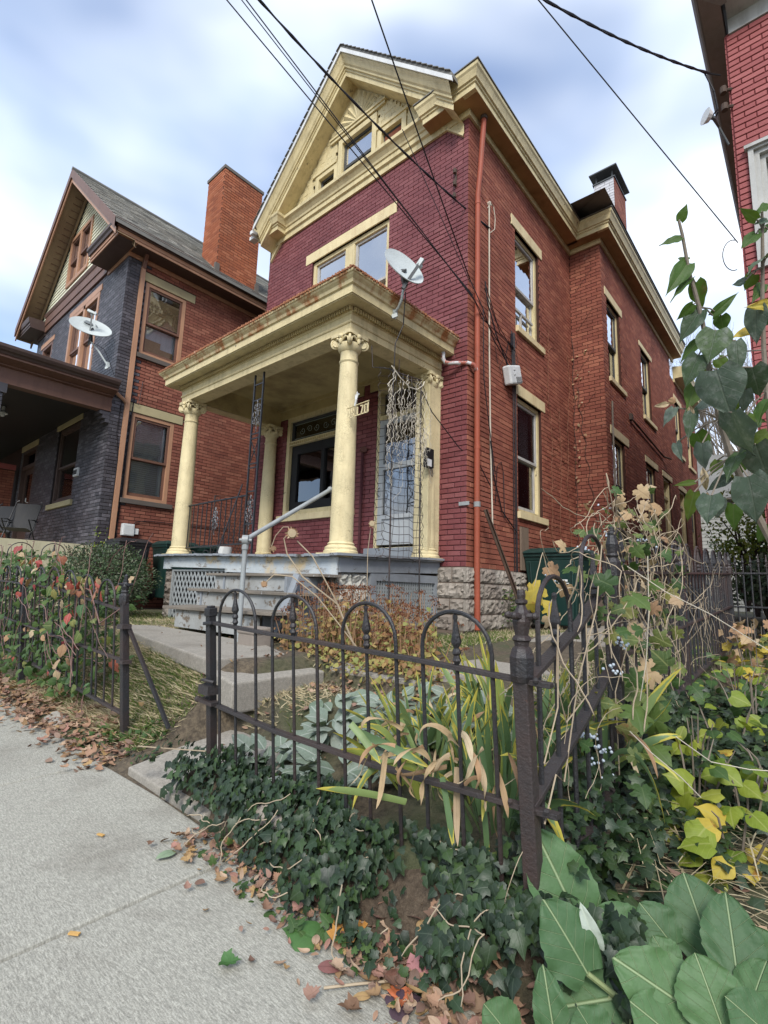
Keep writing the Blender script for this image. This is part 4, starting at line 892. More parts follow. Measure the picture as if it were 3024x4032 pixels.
# trellis of wire netting with a dead vine
tr = thing('wire_trellis', 'wire netting trellis on two thin rods in front of the door', 'trellis', (-3.6, 4.57, -.4))
for y in (4.28, 4.84): part(lambda m: m.tube([(-3.6, y, -.5), (-3.62, y, 1.2), (-3.66, y+.03, 2.62)], .009, 6), 'rod', IRONR, tr)
part(lambda m: (m.tube([(-3.66, 4.28, 2.58), (-3.68, 4.9, 2.68)], .008, 6), m.tube([(-3.66, 4.31, 2.6), (-3.74, 4.22, 2.62), (-3.9, 4.2, 2.66), (-3.93, 4.2, 2.95)], .006, 6), m.tube([(-3.68, 4.86, 2.66), (-3.76, 4.76, 2.66), (-3.93, 4.74, 2.74), (-3.93, 4.74, 2.98)], .006, 6)), 'hook', IRONR, tr)
net = MB(); yy = [4.10+i*.095 for i in range(10)]
def npos(i, z):
    y = 4.10+i*.0965; e = abs(i-4.5)/4.5; x = -3.58-.10*e**3+.012*math.sin(z*7+i); return (x, y+.012*math.sin(z*5+i*2), z+.015*math.sin(i*1.7))
for i in range(10):
    hexed = i in (0, 1, 8, 9); pts = []
    for k in range(37):
        z = .34+k*.062; p = npos(i, z)
        if hexed: p = (p[0], p[1]+(.022 if k % 2 else -.022), p[2])
        pts.append(p)
    net.tube(pts, .0034, 4, False)
z = .34
while z < 2.6: net.tube([npos(i, z+.01*(i % 2)) for i in range(10)], .0034, 4, False); z += .092
net.build('netting', IRON, tr)
dv = MB(); rr = random.Random(5)
for k in range(46):
    y = rr.uniform(4.15, 4.95); z = rr.uniform(1.9, 2.62); pts = []; x = -3.57; n = rr.randint(10, 30) if k else 60
    if k < 5: z = 2.58; n = 56
    for i in range(n):
        pts.append((x+rr.uniform(-.015, .015), y, z)); y += rr.uniform(-.034, .034); z -= rr.uniform(.004, .05)
        if z < .5: break
        y = min(4.98, max(4.12, y))
    dv.tube(pts, [lerp(.0036, .0014, i/len(pts)) for i in range(len(pts))], 4, False)
dv.tube([(-3.6, 4.2, 2.60), (-3.57, 4.35, 2.48), (-3.56, 4.5, 2.42), (-3.56, 4.65, 2.44), (-3.58, 4.8, 2.55), (-3.62, 4.88, 2.64)], .007, 5)
tag(dv.build('dead_vine', STEMW, None), 'bleached dead vine tangled down the wire trellis', 'vine')

# ------------------------------------------------------------------ satellite dishes
def dish(name, label, C, nrm, upv, ra, rb, foot, arm_dir, mat, mast, logo=False, arm=None):
    C = Vector(C); n = Vector(nrm).normalized(); x = Vector(upv); x = (x-n*x.dot(n)).normalized(); y = n.cross(x)
    t = thing(name, label, 'satellite dish', tuple(foot))
    m = MB(); V = [tuple(C-n*.035)]; nr, na = 6, 36
    for i in range(1, nr+1):
        r = i/nr
        for j in range(na):
            a = 2*PI*j/na; V.append(tuple(C+x*(ra*r*math.cos(a))+y*(rb*r*math.sin(a))+n*(.055*r*r-.035)))
    fc = [(0, 1+j, 1+(j+1) % na) for j in range(na)]
    for i in range(nr-1):
        for j in range(na): a = 1+i*na; fc.append((a+j, a+na+j, a+na+(j+1) % na, a+(j+1) % na))
    b = len(V); V += [tuple(Vector(v)-n*.012) for v in V]; fc += [tuple(i+b for i in f)[::-1] for f in fc]
    l = 1+(nr-1)*na
    for j in range(na): fc.append((l+j, b+l+j, b+l+(j+1) % na, l+(j+1) % na))
    m.add(V, fc); m.build('reflector', mat, t, smooth=True)
    A = Vector(arm_dir)
    base = C-n*.05-A*.8*rb*1.0
    lnb = C+A*.10+n*.26 if not logo else C+A*.10+n*.22
    start = C-A*(rb*1.02 if not logo else rb*1.05)-n*.0
    if arm: start, lnb = Vector(arm[0]), Vector(arm[1])
    part(lambda q: q.beam(start-n*.03, lnb, .028, .035), 'feed_arm', DARKM if not logo else GALV, t)
    part(lambda q: (q.beam(lnb-A*.045, lnb+A*.055, .045, .05), q.ball(lnb-n*.03+x*.03, .028, 8, 5)) if not logo else (q.beam(lnb-x*.09, lnb+x*.09, .05, .045), q.ball(lnb-n*.05, .03)), 'receiver', DISHM, t, smooth=False)
    part(lambda q: q.tube(mast, .017, 10), 'mast', mat, t, smooth=True)
    part(lambda q: (q.beam(Vector(mast[-1])-n*.0, C-n*.05, .06, .05), q.tube([C-n*.06+x*.02, C-n*.045], .06, 12)), 'bracket', DARKM if not logo else BLACKM, t)
    f = Vector(foot); part(lambda q: (q.tube([f-Vector((.02, 0, 0)), f+Vector((.03, 0, 0))], .035, 10), q.beam(f+Vector((.0, 0, -.07)), f+Vector((.0, 0, .08)), .06, .012, (1, 0, 0)), q.beam(f+Vector((.0, -.04, -.07)), f+Vector((.06, -.01, -.05)), .02, .05)), 'foot', mat, t)
    return t, C, n, x, y
c1_ = Vector(vray(1590, 1052, 0, -3.52)); vd = c1_.normalized()
n1_ = -vd*.62+(RT*.56+UP*.83)*.78
dish('satellite_dish', 'pale grey satellite dish on a bent mast above the porch cornice, seen edge up', c1_, n1_, RT*.83-UP*.56, .285, .255, (-3.735, 4.38, 3.40), (RT*.56+UP*.83).normalized(), DISHM, [(-3.735, 4.38, 3.40), (-3.66, 4.37, 3.44), (-3.58, 4.33, 3.50), (-3.54, 4.31, 3.60), tuple(vray(1597, 1128, 0, -3.53))], False, (vray(1590, 1128, 0, -3.46), vray(1654, 1035, 0, -3.36)))
c2_ = Vector(vray(357, 1288, 0, -10.9)); vd2 = c2_.normalized()
n2_ = -vd2*.62+(UP*.98+RT*.1)*.86
f2 = vray(424, 1440, 0, -10.75)
t2, C, n, x, y = dish('satellite_dish', 'oval white satellite dish with a printed logo on the dark brick house porch roof', c2_, n2_, RT*.97-UP*.2, .40, .33, tuple(f2), (UP*.98+RT*.12).normalized(), DISHM, [tuple(f2), tuple(vray(390, 1385, 0, -10.8)), tuple(vray(358, 1345, 0, -10.9))], True)
def glyphs(txt, size, M, name, mat, parent, sx=1.0):
    cu = bpy.data.curves.new(name, 'FONT'); cu.body = txt; cu.size = size; cu.extrude = .0008
    o = bpy.data.objects.new(name+'_tmp', cu); scene.collection.objects.link(o)
    dg = bpy.context.evaluated_depsgraph_get(); me = bpy.data.meshes.new_from_object(o.evaluated_get(dg)); bpy.data.objects.remove(o)
    me.materials.clear(); me.materials.append(mat); o = link(me, name, parent, None, M @ Matrix.Diagonal((sx, 1, 1, 1))); return o
def PM(o, x, y, n):
    return Matrix(((x.x, y.x, n.x, o.x), (x.y, y.y, n.y, o.y), (x.z, y.z, n.z, o.z), (0, 0, 0, 1)))
yu = n.cross(x); xx = x
if yu.dot(UP) < 0: yu = -yu; xx = x
nn_ = xx.cross(yu)
off = n*.012
glyphs('DIRECTV', .052, PM(C+off+xx*-.17+yu*.02-n*.018, xx, yu, nn_), 'lettering', LOGO, t2)
lg = MB()
o_ = C+off-n*.010
pts = [o_+xx*-.20+yu*.19, o_+xx*-.10+yu*.19, o_+xx*-.05+yu*.16, o_+xx*-.03+yu*.13, o_+xx*-.06+yu*.095, o_+xx*-.11+yu*.08, o_+xx*-.20+yu*.08]
lg.add([tuple(p) for p in pts]+[tuple(p+n*.003) for p in pts], [tuple(range(7)), tuple(range(13, 6, -1))]+[(i, (i+1) % 7, 7+(i+1) % 7, 7+i) for i in range(7)])
pts = [o_+xx*-.02+yu*.18, o_+xx*.03+yu*.17, o_+xx*.07+yu*.13, o_+xx*.02+yu*.10, o_+xx*.04+yu*.13]
lg.add([tuple(p) for p in pts]+[tuple(p+n*.003) for p in pts], [tuple(range(5)), tuple(range(9, 4, -1))])
lg.build('logo', LOGO, t2)
cb = MB(); cb.tube([tuple(vray(352, 1330, 0, -10.85)), tuple(vray(345, 1365, 0, -10.8)), tuple(vray(362, 1372, 0, -10.8)), tuple(vray(372, 1352, 0, -10.8)), tuple(vray(410, 1375, 0, -10.75)), tuple(vray(430, 1420, 0, -10.7)), tuple(vray(450, 1480, 0, -10.62))], .006, 5)
cb.build('cable', RUBBER, t2)

# ================================================================== THE DARK BRICK NEIGHBOUR
XN, YN = -10.6, 3.66
nh = thing('neighbour_house', 'charcoal and red brick house with cream sided gable left of the maroon one', 'house', (-13.7, 3.66, -.5))
NF = Fr(0, YN, 1, 0, 0, -1); NS = Fr(XN, 0, 0, 1, 1, 0)
nfo = [(-14.05, -12.10, 4.6, 6.62), (-16.3, -15.4, 5.4, 6.46), (-13.75, -12.30, 1.72, 3.56), (-16.75, -15.45, .62, 3.5)]
nso = [(4.06, 4.98, 4.80, 6.46), (4.06, 4.98, 1.66, 3.49)]
NL = [(-14.15, -12.0, 6.62, 6.78), (-16.45, -15.3, 6.46, 6.6), (-13.9, -12.17, 3.56, 3.74), (-16.9, -15.38, 3.5, 3.66)]
SL = [(3.96, 5.18, 6.47, 6.67), (3.96, 5.16, 3.50, 3.69)]
SSs = [(4.0, 5.10, 4.70, 4.80), (4.0, 5.09, 1.56, 1.66)]
mb = MB(); backing(mb, NF, -16.95, XN, -.6, 7.0, nfo); backing(mb, NS, YN, 4.06, -.6, 6.99, []); mb.box(-16.95, -16.9, YN, 14, -.6, 7.0); mb.build('front_wall', NDARKJ, nh)
mb = MB(); backing(mb, NS, 4.06, 15.0, -.6, 6.99, nso); mb.box(-16.9, XN, 14.9, 15, -.6, 7); mb.build('side_wall', NREDJ, nh)
# the dark paint turns the corner as a stepped strip, the rest of the side is red
rows = brick_rows(YN-.006, 15.0, -.6, 6.97, nso+SL+SSs)
dk = [r for r in rows if (r[0]+r[1])/2 < 4.07 and not (r[2] < 1.5 and (r[0]+r[1])/2 > 4.02)]; rd = [r for r in rows if r not in dk]
jobsN = [(NF, brick_rows(-16.9, XN+.006, -.6, 6.97, nfo+NL+[(-13.87, -12.2, 1.6, 1.72), (-16.8, -15.4, .5, .62)]), NDARK), (NS, dk, NDARK), (NS, [r for r in rd if r[0] < 9.5], NRED)]
lay_bricks(nh, jobsN, 300, lambda F, u, z, p: (F is NS and z > .9 and not (u > 6.2 and z < 3.2)) or (F is NF and u > -12 and z > 4))
for (a, b, c, d) in NL: slab_part(nh, NF, a, b, -.05, .025, c, d, 'lintel', TANM if c > 5 else STONEL)
slab_part(nh, NF, -13.87, -12.2, -.1, .06, 1.6, 1.72, 'window_sill', STONEL); slab_part(nh, NF, -16.8, -15.4, -.1, .06, .5, .62, 'window_sill', STONEL)
for (a, b, c, d) in SL: slab_part(nh, NS, a, b, -.05, .025, c, d, 'lintel', STONEL)
for (a, b, c, d) in SSs: slab_part(nh, NS, a, b, -.1, .07, c, d, 'window_sill', M_paint('dark stone sill', (.10, .085, .075), .8, dirt_amt=.6))
w1 = window(nh, NS, 4.06, 4.98, 4.80, 6.46, 5.55, fr=.075, dep=.0, mf=TANM, ms=BRTRIM, glass=(GLASS, GLASS), sw=.05, label='upper side window covered with printed cardboard')
part(lambda m: m.fb(NS, 4.17, 4.87, -.068, -.062, 5.62, 6.22), 'cardboard', CARD, w1)
part(lambda m: (m.fb(NS, 4.17, 4.55, -.13, -.125, 4.92, 5.25), m.fb(NS, 4.50, 4.85, -.14, -.135, 4.92, 5.12)), 'cardboard', CARD, w1); part(lambda m: m.fb(NS, 4.16, 4.88, -.18, -.17, 4.9, 5.55), 'curtain', CURT, w1)
Mx = lambda u, z, d: Matrix(((0, 0, 1, XN+d), (1, 0, 0, u), (0, 1, 0, z), (0, 0, 0, 1)))
glyphs('MART #16', .115, Mx(4.19, 5.98, -.034), 'lettering', PRINT, w1, .95)
glyphs('ON FOR CREDIT', .058, Mx(4.19, 5.89, -.034), 'lettering', PRINT, w1, .9)
glyphs('CUSTOMER ID REQUIRED', .032, Mx(4.19, 5.83, -.034), 'lettering', PRINT, w1, .9)
w2 = window(nh, NS, 4.06, 4.98, 1.66, 3.49, 2.53, fr=.075, dep=.0, mf=TANM, ms=BRTRIM, glass=(GLASS, GLASS), sw=.05, label='lower side window with a bent venetian blind')
bl = MB()
for i in range(36):
    z = 1.80+i*.044; sg = .02*math.sin(i*.9) if z > 2.5 else 0; bl.fb(NS, 4.18, 4.78+sg, -.15, -.135, z, z+.032)
bl.build('blind', M_paint('pale blind', (.40, .41, .38), .7), w2); part(lambda m: m.fb(NS, 4.80, 4.84, -.12, -.11, 1.76, 3.38), 'blind_edge', WHITEP, w2); part(lambda m: m.fb(NS, 4.15, 4.9, -.2, -.19, 1.7, 3.4), 'curtain', CURT, w2)
for (a, b, c, d) in nfo[:1]:
    mb = MB(); ring(mb, NF, a, b, c, d, .10, -.12, .02); mb.fb(NF, -13.12, -13.0, -.12, .02, c, d); w = mb.build('window', TANM, nh, label='upper front double window')
    for (p, q) in ((a+.1, -13.12), (-13.0, b-.1)):
        part(lambda m: (ring(m, NF, p, q, 5.6, d-.1, .05, -.08, -.03), ring(m, NF, p, q, c+.1, 5.62, .05, -.10, -.06)), 'sash', BRTRIM, w)
        part(lambda m: m.fb(NF, p, q, -.09, -.085, c+.1, d-.1), 'pane', GLASSB, w); part(lambda m: m.fb(NF, p, q, -.2, -.19, c+.1, 5.7), 'curtain', CURT, w)
a, b, c, d = nfo[1]; w = part(lambda m: ring(m, NF, a, b, c, d, .08, -.12, .01), 'window', BRTRIM, nh); part(lambda m: m.fb(NF, a, b, -.09, -.085, c, d), 'pane', GLASSD, w)
window(nh, NF, -13.75, -12.30, 1.72, 3.56, 2.6, fr=.09, dep=.03, mf=BRDARK, ms=BRDARK, glass=(GLASSD, GLASS), label='porch window with a pale curtain', back=[(.45, 1, 0, .52, CURT, 'curtain')])
a, b, c, d = nfo[3]; w = part(lambda m: (ring(m, NF, a, b, c, d, .10, -.12, .01), m.fb(NF, a+.1, b-.1, -.12, 0, 2.95, 3.05), m.fb(NF, a+.1, b-.1, -.12, -.08, .7, 2.95)), 'porch_door', BRDARK, nh)
part(lambda m: m.fb(NF, a+.3, b-.3, -.079, -.075, 1.4, 2.8), 'pane', GLASSD, w); part(lambda m: m.tube([NF.p(b-.2, .0, 1.95), NF.p(b-.2, .06, 1.97), NF.p(b-.2, .06, 2.07)], .012, 6), 'door_handle', WHITEP, w)
nbx = MB(); nbx.fb(NF, -12.24, -11.99, 0.01, .05, 2.22, 2.40); tg = nbx.build('number_plaque', WHITEP, nh)
for i in range(4): part(lambda m: m.fb(NF, -12.215+i*.055, -12.185+i*.055, .05, .056, 2.26, 2.36), 'digit', BLACKF, tg)
# eave and gutter
gp = [(0, 6.86), (.03, 6.86), (.03, 6.96), (.40, 6.96), (.40, 7.02), (.415, 7.02), (.415, 7.10), (.44, 7.11), (.455, 7.16), (.47, 7.24), (.45, 7.245), (.05, 7.26), (0, 7.26)]
sw([(-11.72, YN), (XN, YN), (XN, 15.0)], gp, 'eave', TANM, nh, label='tan soffit and fascia of the right eave'); sw([(-16.95, 6.0), (-16.95, YN), (-16.2, YN)], gp, 'eave', BRDARK, nh)
sw([(-11.74, YN), (XN, YN), (XN, 15.0)], [(.418, 7.10), (.445, 7.10), (.46, 7.155), (.49, 7.19), (.492, 7.255), (.42, 7.25)], 'gutter', BRDARK, nh)
part(lambda m: (m.box(-11.7, XN+.38, YN-.38, YN-.03, 6.952, 6.958), m.box(XN+.03, XN+.38, YN, 15, 6.952, 6.958)), 'soffit', BRDARK, nh)
sw([(-16.2, YN), (-11.72, YN)], [(0, 6.93), (.05, 6.93), (.05, 7.12), (.07, 7.12), (.07, 7.34), (.09, 7.36), (.12, 7.42), (0, 7.42)], 'frieze_board', BRTRIM, nh)
NAX, NAZ = -13.72, 10.42; sl = (NAZ-7.22)/(NAX-(-10.12))*-1
mb = MB(); SLP = 3.2/3.6
for s in (-1, 1):
    x1 = NAX+s*3.62; z1 = NAZ-3.62*SLP
    P = [(NAX, 3.16, NAZ), (x1, 3.16, z1), (x1, 15.2, z1), (NAX, 15.2, NAZ)]; Q = [(p[0], p[1], p[2]-.08) for p in P]
    mb.add(P+Q, [(0, 1, 2, 3), (7, 6, 5, 4), (0, 4, 5, 1), (1, 5, 6, 2), (2, 6, 7, 3), (3, 7, 4, 0)])
nroof = mb.build('roof', SLATE, nh)
# slates of the visible right slope: courses of separate pieces
sm_ = MB(); cnt = 0; Ls = math.hypot(3.62, 3.62*SLP)
k = 0; t = .0
cand = []
while t < Ls-.02:
    y = 3.14+(k % 2)*.12
    while y < 15.1:
        wd = U(.20, .26); cand.append((t, min(t+.20, Ls), y, y+wd)); y += wd
    t += .16; k += 1
def slate_pts(t0, t1, y0, y1, e):
    c_, s_ = 3.62/Ls, 3.62*SLP/Ls
    P = [(NAX+c_*t0, y0+.003, NAZ-s_*t0+.004), (NAX+c_*t1, y0+.003, NAZ-s_*t1+.022+e), (NAX+c_*t1, y1-.003, NAZ-s_*t1+.022+e), (NAX+c_*t0, y1-.003, NAZ-s_*t0+.004)]
    return P+[(p[0], p[1], p[2]-.010) for p in P]
cand.sort(key=lambda q: q[2]*.6-q[0]*.25)
for i, (t0, t1, y0, y1) in enumerate(cand):
    P = slate_pts(t0, t1, y0, y1, U(0, .006)); fcs = [(0, 1, 2, 3), (0, 4, 5, 1), (1, 5, 6, 2)]
    if i < 300: m = MB(); m.add(P, fcs, rnd.random()); m.build('slate', SLATEB, nh)
    else: sm_.add(P, fcs, rnd.random())
sm_.build('slates', SLATEB, nh, kind='stuff')
part(lambda m: (m.tube([(NAX, 3.14, NAZ+.03), (NAX, 15.2, NAZ+.03)], .05, 8),), 'ridge_cap', SLATE, nh)
def nrake(prof, name, mat, half=3.62):
    m = MB(); n = len(prof)
    for (x, z) in ((NAX-half, NAZ-half*SLP), (NAX, NAZ), (NAX+half, NAZ-half*SLP)):
        for (d, v) in prof: m.v.append((x, YN-d, z+v))
    for i in range(2):
        for j in range(n-1): m.f.append((i*n+j, (i+1)*n+j, (i+1)*n+j+1, i*n+j+1)); m.var.append(0)
    return m.build(name, mat, nh)
nrake([(.50, .02), (.52, .02), (.52, -.22), (.50, -.22)], 'rake_board', BRTRIM); nrake([(.50, -.20), (.485, -.20), (.485, -.34), (.46, -.34)], 'rake_board', TANM)
nrake([(.46, -.28), (.10, -.28), (.10, -.42), (.06, -.42)], 'rake_soffit', M_paint('tan rake soffit', (.21, .145, .085), .7, dirt_amt=.5))
part(lambda m: [m.beam((NAX-3.4*i/26, YN-.30, NAZ-.29-3.4*i/26*SLP), (NAX-3.4*i/26, YN-.10, NAZ-.29-3.4*i/26*SLP), .012, .012) for i in range(1, 27)], 'soffit_batten', BRTRIM, nh, kind='stuff')
# cream siding boards, one by one
gwn = (-14.78, -13.20, 7.72, 9.16)
part(lambda m: m.add([(NAX-3.3, YN+.03, 7.2), (NAX+3.3, YN+.03, 7.2), (NAX, YN+.03, NAZ-.2)], [(0, 1, 2)]), 'gable_wall', CREAM, nh)
z = 7.40
while z < NAZ-.5:
    h = .105; half = (NAZ-.36-(z+h))/SLP
    if half > .06:
        spans = [(NAX-half, NAX+half)]
        if z+h > gwn[2] and z < gwn[3]: spans = [(NAX-half, min(gwn[0], NAX+half)), (max(gwn[1], NAX-half), NAX+half)]
        for a, b in spans:
            if b-a > .05:
                m = MB(); P = [NF.p(a-.1, .035, z), NF.p(b+.1, .035, z), NF.p(b+.1, 0, z), NF.p(a-.1, 0, z), NF.p(a, .012, z+h), NF.p(b, .012, z+h), NF.p(b, 0, z+h), NF.p(a, 0, z+h)]
                if spans[0][1] != NAX+half: P[1 if a < -14.5 else 0] = NF.p(b if a < -14.5 else a, .035, z)
                m.hexa(P, rnd.random(), True); m.build('siding_board', CREAM, nh)
    z += .105
mb = MB(); ring(mb, NF, *gwn, .10, -.05, .055); mb.fb(NF, -14.05, -13.93, -.05, .055, 7.82, 9.06); w = mb.build('window', TANM, nh, label='double attic window in the cream siding')
for p, q in ((-14.68, -14.05), (-13.93, -13.30)):
    part(lambda m: (ring(m, NF, p, q, 8.38, 9.06, .05, -.02, .03), ring(m, NF, p, q, 7.82, 8.42, .05, -.04, .0)), 'sash', BRTRIM, w); part(lambda m: m.fb(NF, p, q, -.03, -.025, 7.82, 9.06), 'pane', GLASSB, w); part(lambda m: m.fb(NF, p, q, -.12, -.11, 7.82, 8.6), 'curtain', CURT, w)
# chimney
nc = MB(); nc.box(-11.15, -10.36, 5.52, 6.62, 7.0, 10.28); nco = nc.build('chimney', NREDJ, nh, label='tall orange brick chimney')
F1 = Fr(0, 5.52, 1, 0, 0, -1); F2 = Fr(-10.36, 0, 0, 1, 1, 0)
jb = []
for F, a, b in ((F1, -11.15, -10.354), (F2, 5.514, 6.62)): jb += [(F,)+r for r in brick_rows(a, b, 7.3, 10.22)]
NCH = M_brick('orange chimney brick', [(.33, .105, .050), (.39, .13, .062), (.27, .085, .045), (.42, .155, .080)], stain=(.09, .045, .03), stain_amt=.45, eff=(.40, .30, .24))
jb.sort(key=lambda t: -t[3])
rest = MB()
for i, (F, a, b, c, d) in enumerate(jb):
    if i < 300: brick_obj(nco, F, a, b, c, d, NCH)
    else: rest.fb(F, a+.0055, b-.0055, 0, .01, c+.0055, d-.0055, rnd.random(), (0, 1, 3, 4, 5))
if rest.v: rest.build('brickwork', NCH, nco, kind='stuff')
part(lambda m: (m.box(-11.18, -10.33, 5.49, 6.65, 10.22, 10.30), m.box(-10.37, -10.30, 5.45, 5.56, 7.2, 7.60), m.box(-10.37, -10.31, 5.56, 6.6, 7.2, 7.42), m.box(-10.37, -10.30, 6.58, 6.68, 7.2, 7.62)), 'flashing', M_paint('lead flashing', (.12, .105, .09), .6, dirt_amt=.5), nco)
# downpipe
part(lambda m: m.beam((XN+.05, 3.92, .80), (XN+.05, 3.95, 6.72), .085, .06, (1, 0, 0)), 'downpipe', TANM, nh, label='square tan downpipe on the dark corner')
part(lambda m: (m.beam((XN+.05, 3.95, 6.70), (XN+.10, 3.95, 6.90), .09, .075, (0, 1, 0)), m.beam((XN+.10, 3.95, 6.88), (XN+.2, 3.93, 6.97), .09, .075, (0, 1, 0))), 'pipe_elbow', BRTRIM, nh)
part(lambda m: m.tube([(XN+.05, 3.93, 3.62), (XN+.06, 3.86, 3.68), (XN+.10, 3.66, 3.78), (XN+.14, 3.60, 3.84), (XN+.14, 3.60, 3.92)], .036, 8), 'pipe_elbow', TANM, nh)
part(lambda m: (m.tube([(XN+.03, 3.83, 3.7), (XN+.03, 3.80, 3.0), (XN+.03, 3.88, 2.4), (XN+.03, 3.86, .7)], .008, 5), m.tube([(XN+.03, 4.06, 3.8), (XN+.03, 4.04, 3.0), (XN+.03, 4.03, 2.0), (XN+.03, 4.0, .75)], .012, 5), m.tube([(XN+.03, 4.3, 1.05), (XN+.03, 4.36, 1.2), (XN+.03, 4.6, 1.25), (XN+.03, 6.5, 1.28)], .008, 5), m.tube([(XN+.03, 3.8, 3.75), (XN+.06, 4.15, 3.66), (XN+.04, 4.2, 4.2)], .007, 5), m.tube([(XN+.03, 5.25, 3.8), (XN+.03, 5.22, 1.0)], .010, 5)), 'wall_cable', RUBBER, nh)
hb = thing('meter_box', 'small white ribbed utility box low on the red brick neighbour wall', 'utility box', (XN+.06, 4.2, 1.0))
part(lambda m: m.box(XN+.01, XN+.12, 4.09, 4.32, .90, 1.14), 'box', WHITEP, hb, bevel=.01); part(lambda m: [m.box(XN+.12, XN+.126, 4.12+i*.022, 4.13+i*.022, .92, 1.11) for i in range(8)], 'rib', WHITEP, hb); part(lambda m: m.box(XN+.01, XN+.09, 4.325, 4.42, .94, 1.06), 'junction', WHITEP, hb, bevel=.008)
# neighbour porch
PN = -10.6
sw([(PN+.0, YN), (PN+.0, 1.35), (-24, 1.35)], [(-.2, 3.38), (0, 3.38), (0, 3.66), (.06, 3.68), (.06, 3.70), (.26, 3.76), (.26, 3.80), (.28, 3.80)], 'porch_beam', BRTRIM, nh, side=-1, caps=False)
sw([(PN+.0, YN), (PN+.0, 1.35), (-24, 1.35)], [(.27, 3.80), (.29, 3.84), (.33, 3.86), (.36, 3.91), (.365, 3.96), (.33, 3.965), (.2, 3.97), (-.6, 4.12), (-1.0, 4.2)], 'porch_gutter', BRDARK, nh, side=-1, caps=False)
part(lambda m: m.box(-24, PN-.1, 1.4, YN-.01, 3.68, 3.72), 'porch_ceiling', BLACKF, nh)  # ceiling coloured black to put the porch's deep shade into it
part(lambda m: m.add([(-24, 1.3, 3.95), (PN-.2, 1.3, 3.95), (PN-.2, YN, 4.18), (-24, YN, 4.3)], [(0, 1, 2, 3)]), 'porch_roof', SLATE, nh)
FP1 = Fr(-10.6, 0, 0, 1, 1, 0)
mb = MB(); mb.box(-11.05, PN-.01, 1.42, 1.88, -.6, 3.38); pier = mb.build('porch_pier', NDARKJ, nh); mb = MB()
for (p, q, c, d) in brick_rows(1.42, 1.886, -.6, 3.2): mb.fb(Fr(PN-.01, 0, 0, 1, 1, 0), p+.005, q-.005, 0, .01, c+.005, d-.005, rnd.random(), (0, 1, 3, 4, 5))
for (p, q, c, d) in brick_rows(-11.05, PN-.004, -.6, 3.2): mb.fb(Fr(0, 1.88, 1, 0, 0, 1), p+.005, q-.005, 0, .01, c+.005, d-.005, rnd.random(), (0, 1, 3, 4, 5))
mb.box(-11.1, PN+.04, 1.38, 1.93, 3.2, 3.37); mb.build('brickwork', NDARK, pier, kind='stuff')
part(lambda m: [m.box(PN-.30, PN-.02, YN-.02-.06*i, YN-.001, 3.30-.075*(3-i), 3.37-.075*(3-i)) for i in (1, 2, 3)], 'corbel', NDARK, nh)
part(lambda m: (m.box(-17, PN, 1.6, YN-.02, .45, .55), m.box(PN-.12, PN+.03, 1.9, YN-.05, .40, .66), m.box(PN-.10, PN, 1.9, YN-.05, -.6, .42)), 'porch_floor', M_paint('cream porch ledge', (.46, .42, .28), .7, dirt_amt=.4), nh)
part(lambda m: (m.lathe(-13.2, 2.4, [(.09, 3.52), (.08, 3.56), (.03, 3.6), (.03, 3.68)], 14), m.ball((-13.2, 2.4, 3.5), .05)), 'porch_lamp', WHITEP, nh)
# party wall at the far left
pw = thing('brick_party_wall', 'red brick party wall at the left end of the dark porch', 'wall', (-17.1, 2.5, -.5))
part(lambda m: (m.box(-17.4, -16.96, .5, YN-.1, -.6, 3.05), m.box(-24, -16.96, YN+.02, YN+.1, -.6, 3.9)), 'core', NREDJ, pw); FPW = Fr(-16.96, 0, 0, 1, 1, 0); mb = MB()  # second box: dark wall plane added for the gloom of the next porch
for (p, q, c, d) in brick_rows(1.0, YN-.1, 1.0, 2.95): mb.fb(FPW, p+.005, q-.005, 0, .01, c+.005, d-.005, rnd.random(), (0, 1, 3, 4, 5))
mb.build('brickwork', NRED, pw, kind='stuff'); part(lambda m: m.box(-17.45, -16.90, .5, YN-.1, 2.98, 3.12), 'coping', RPINK, pw)
# folding chairs on that porch
def pchair(x, y, rz, label):
    t = thing('patio_chair', label, 'chair', (x, y, .55), 'folding chairs on the neighbour porch'); c, s = math.cos(rz), math.sin(rz)
    L = lambda a, b, z: (x+a*c-b*s, y+a*s+b*c, .55+z)
    part(lambda m: m.add([L(-.22, .02, .42), L(.22, .02, .42), L(.22, .22, 1.02), L(-.22, .22, 1.02)]+[L(-.22, .04, .42), L(.22, .04, .42), L(.22, .24, 1.02), L(-.22, .24, 1.02)], [(0, 1, 2, 3), (7, 6, 5, 4), (0, 4, 5, 1), (1, 5, 6, 2), (2, 6, 7, 3), (3, 7, 4, 0)]), 'backrest', M_paint('charcoal sling', (.014, .015, .017), .6, dirt_amt=.1), t)
    part(lambda m: m.add([L(-.22, -.42, .44), L(.22, -.42, .44), L(.22, .04, .40), L(-.22, .04, .40)], [(0, 1, 2, 3)]), 'seat', BLACKF, t)
    for q in (-.24, .24):
        part(lambda m: (m.tube([L(q, -.40, 0), L(q, .24, 1.05), L(q*.8, .25, 1.08)], .013, 6), m.tube([L(q, .30, 0), L(q, -.38, .62), L(q, -.1, .64), L(q, .1, .62)], .013, 6)), 'side_frame', BLACKM, t)
pchair(-12.6, 2.9, 1.0, 'right folding patio chair with a charcoal sling back'); pchair(-13.5, 2.7, .7, 'left folding patio chair behind the other one')
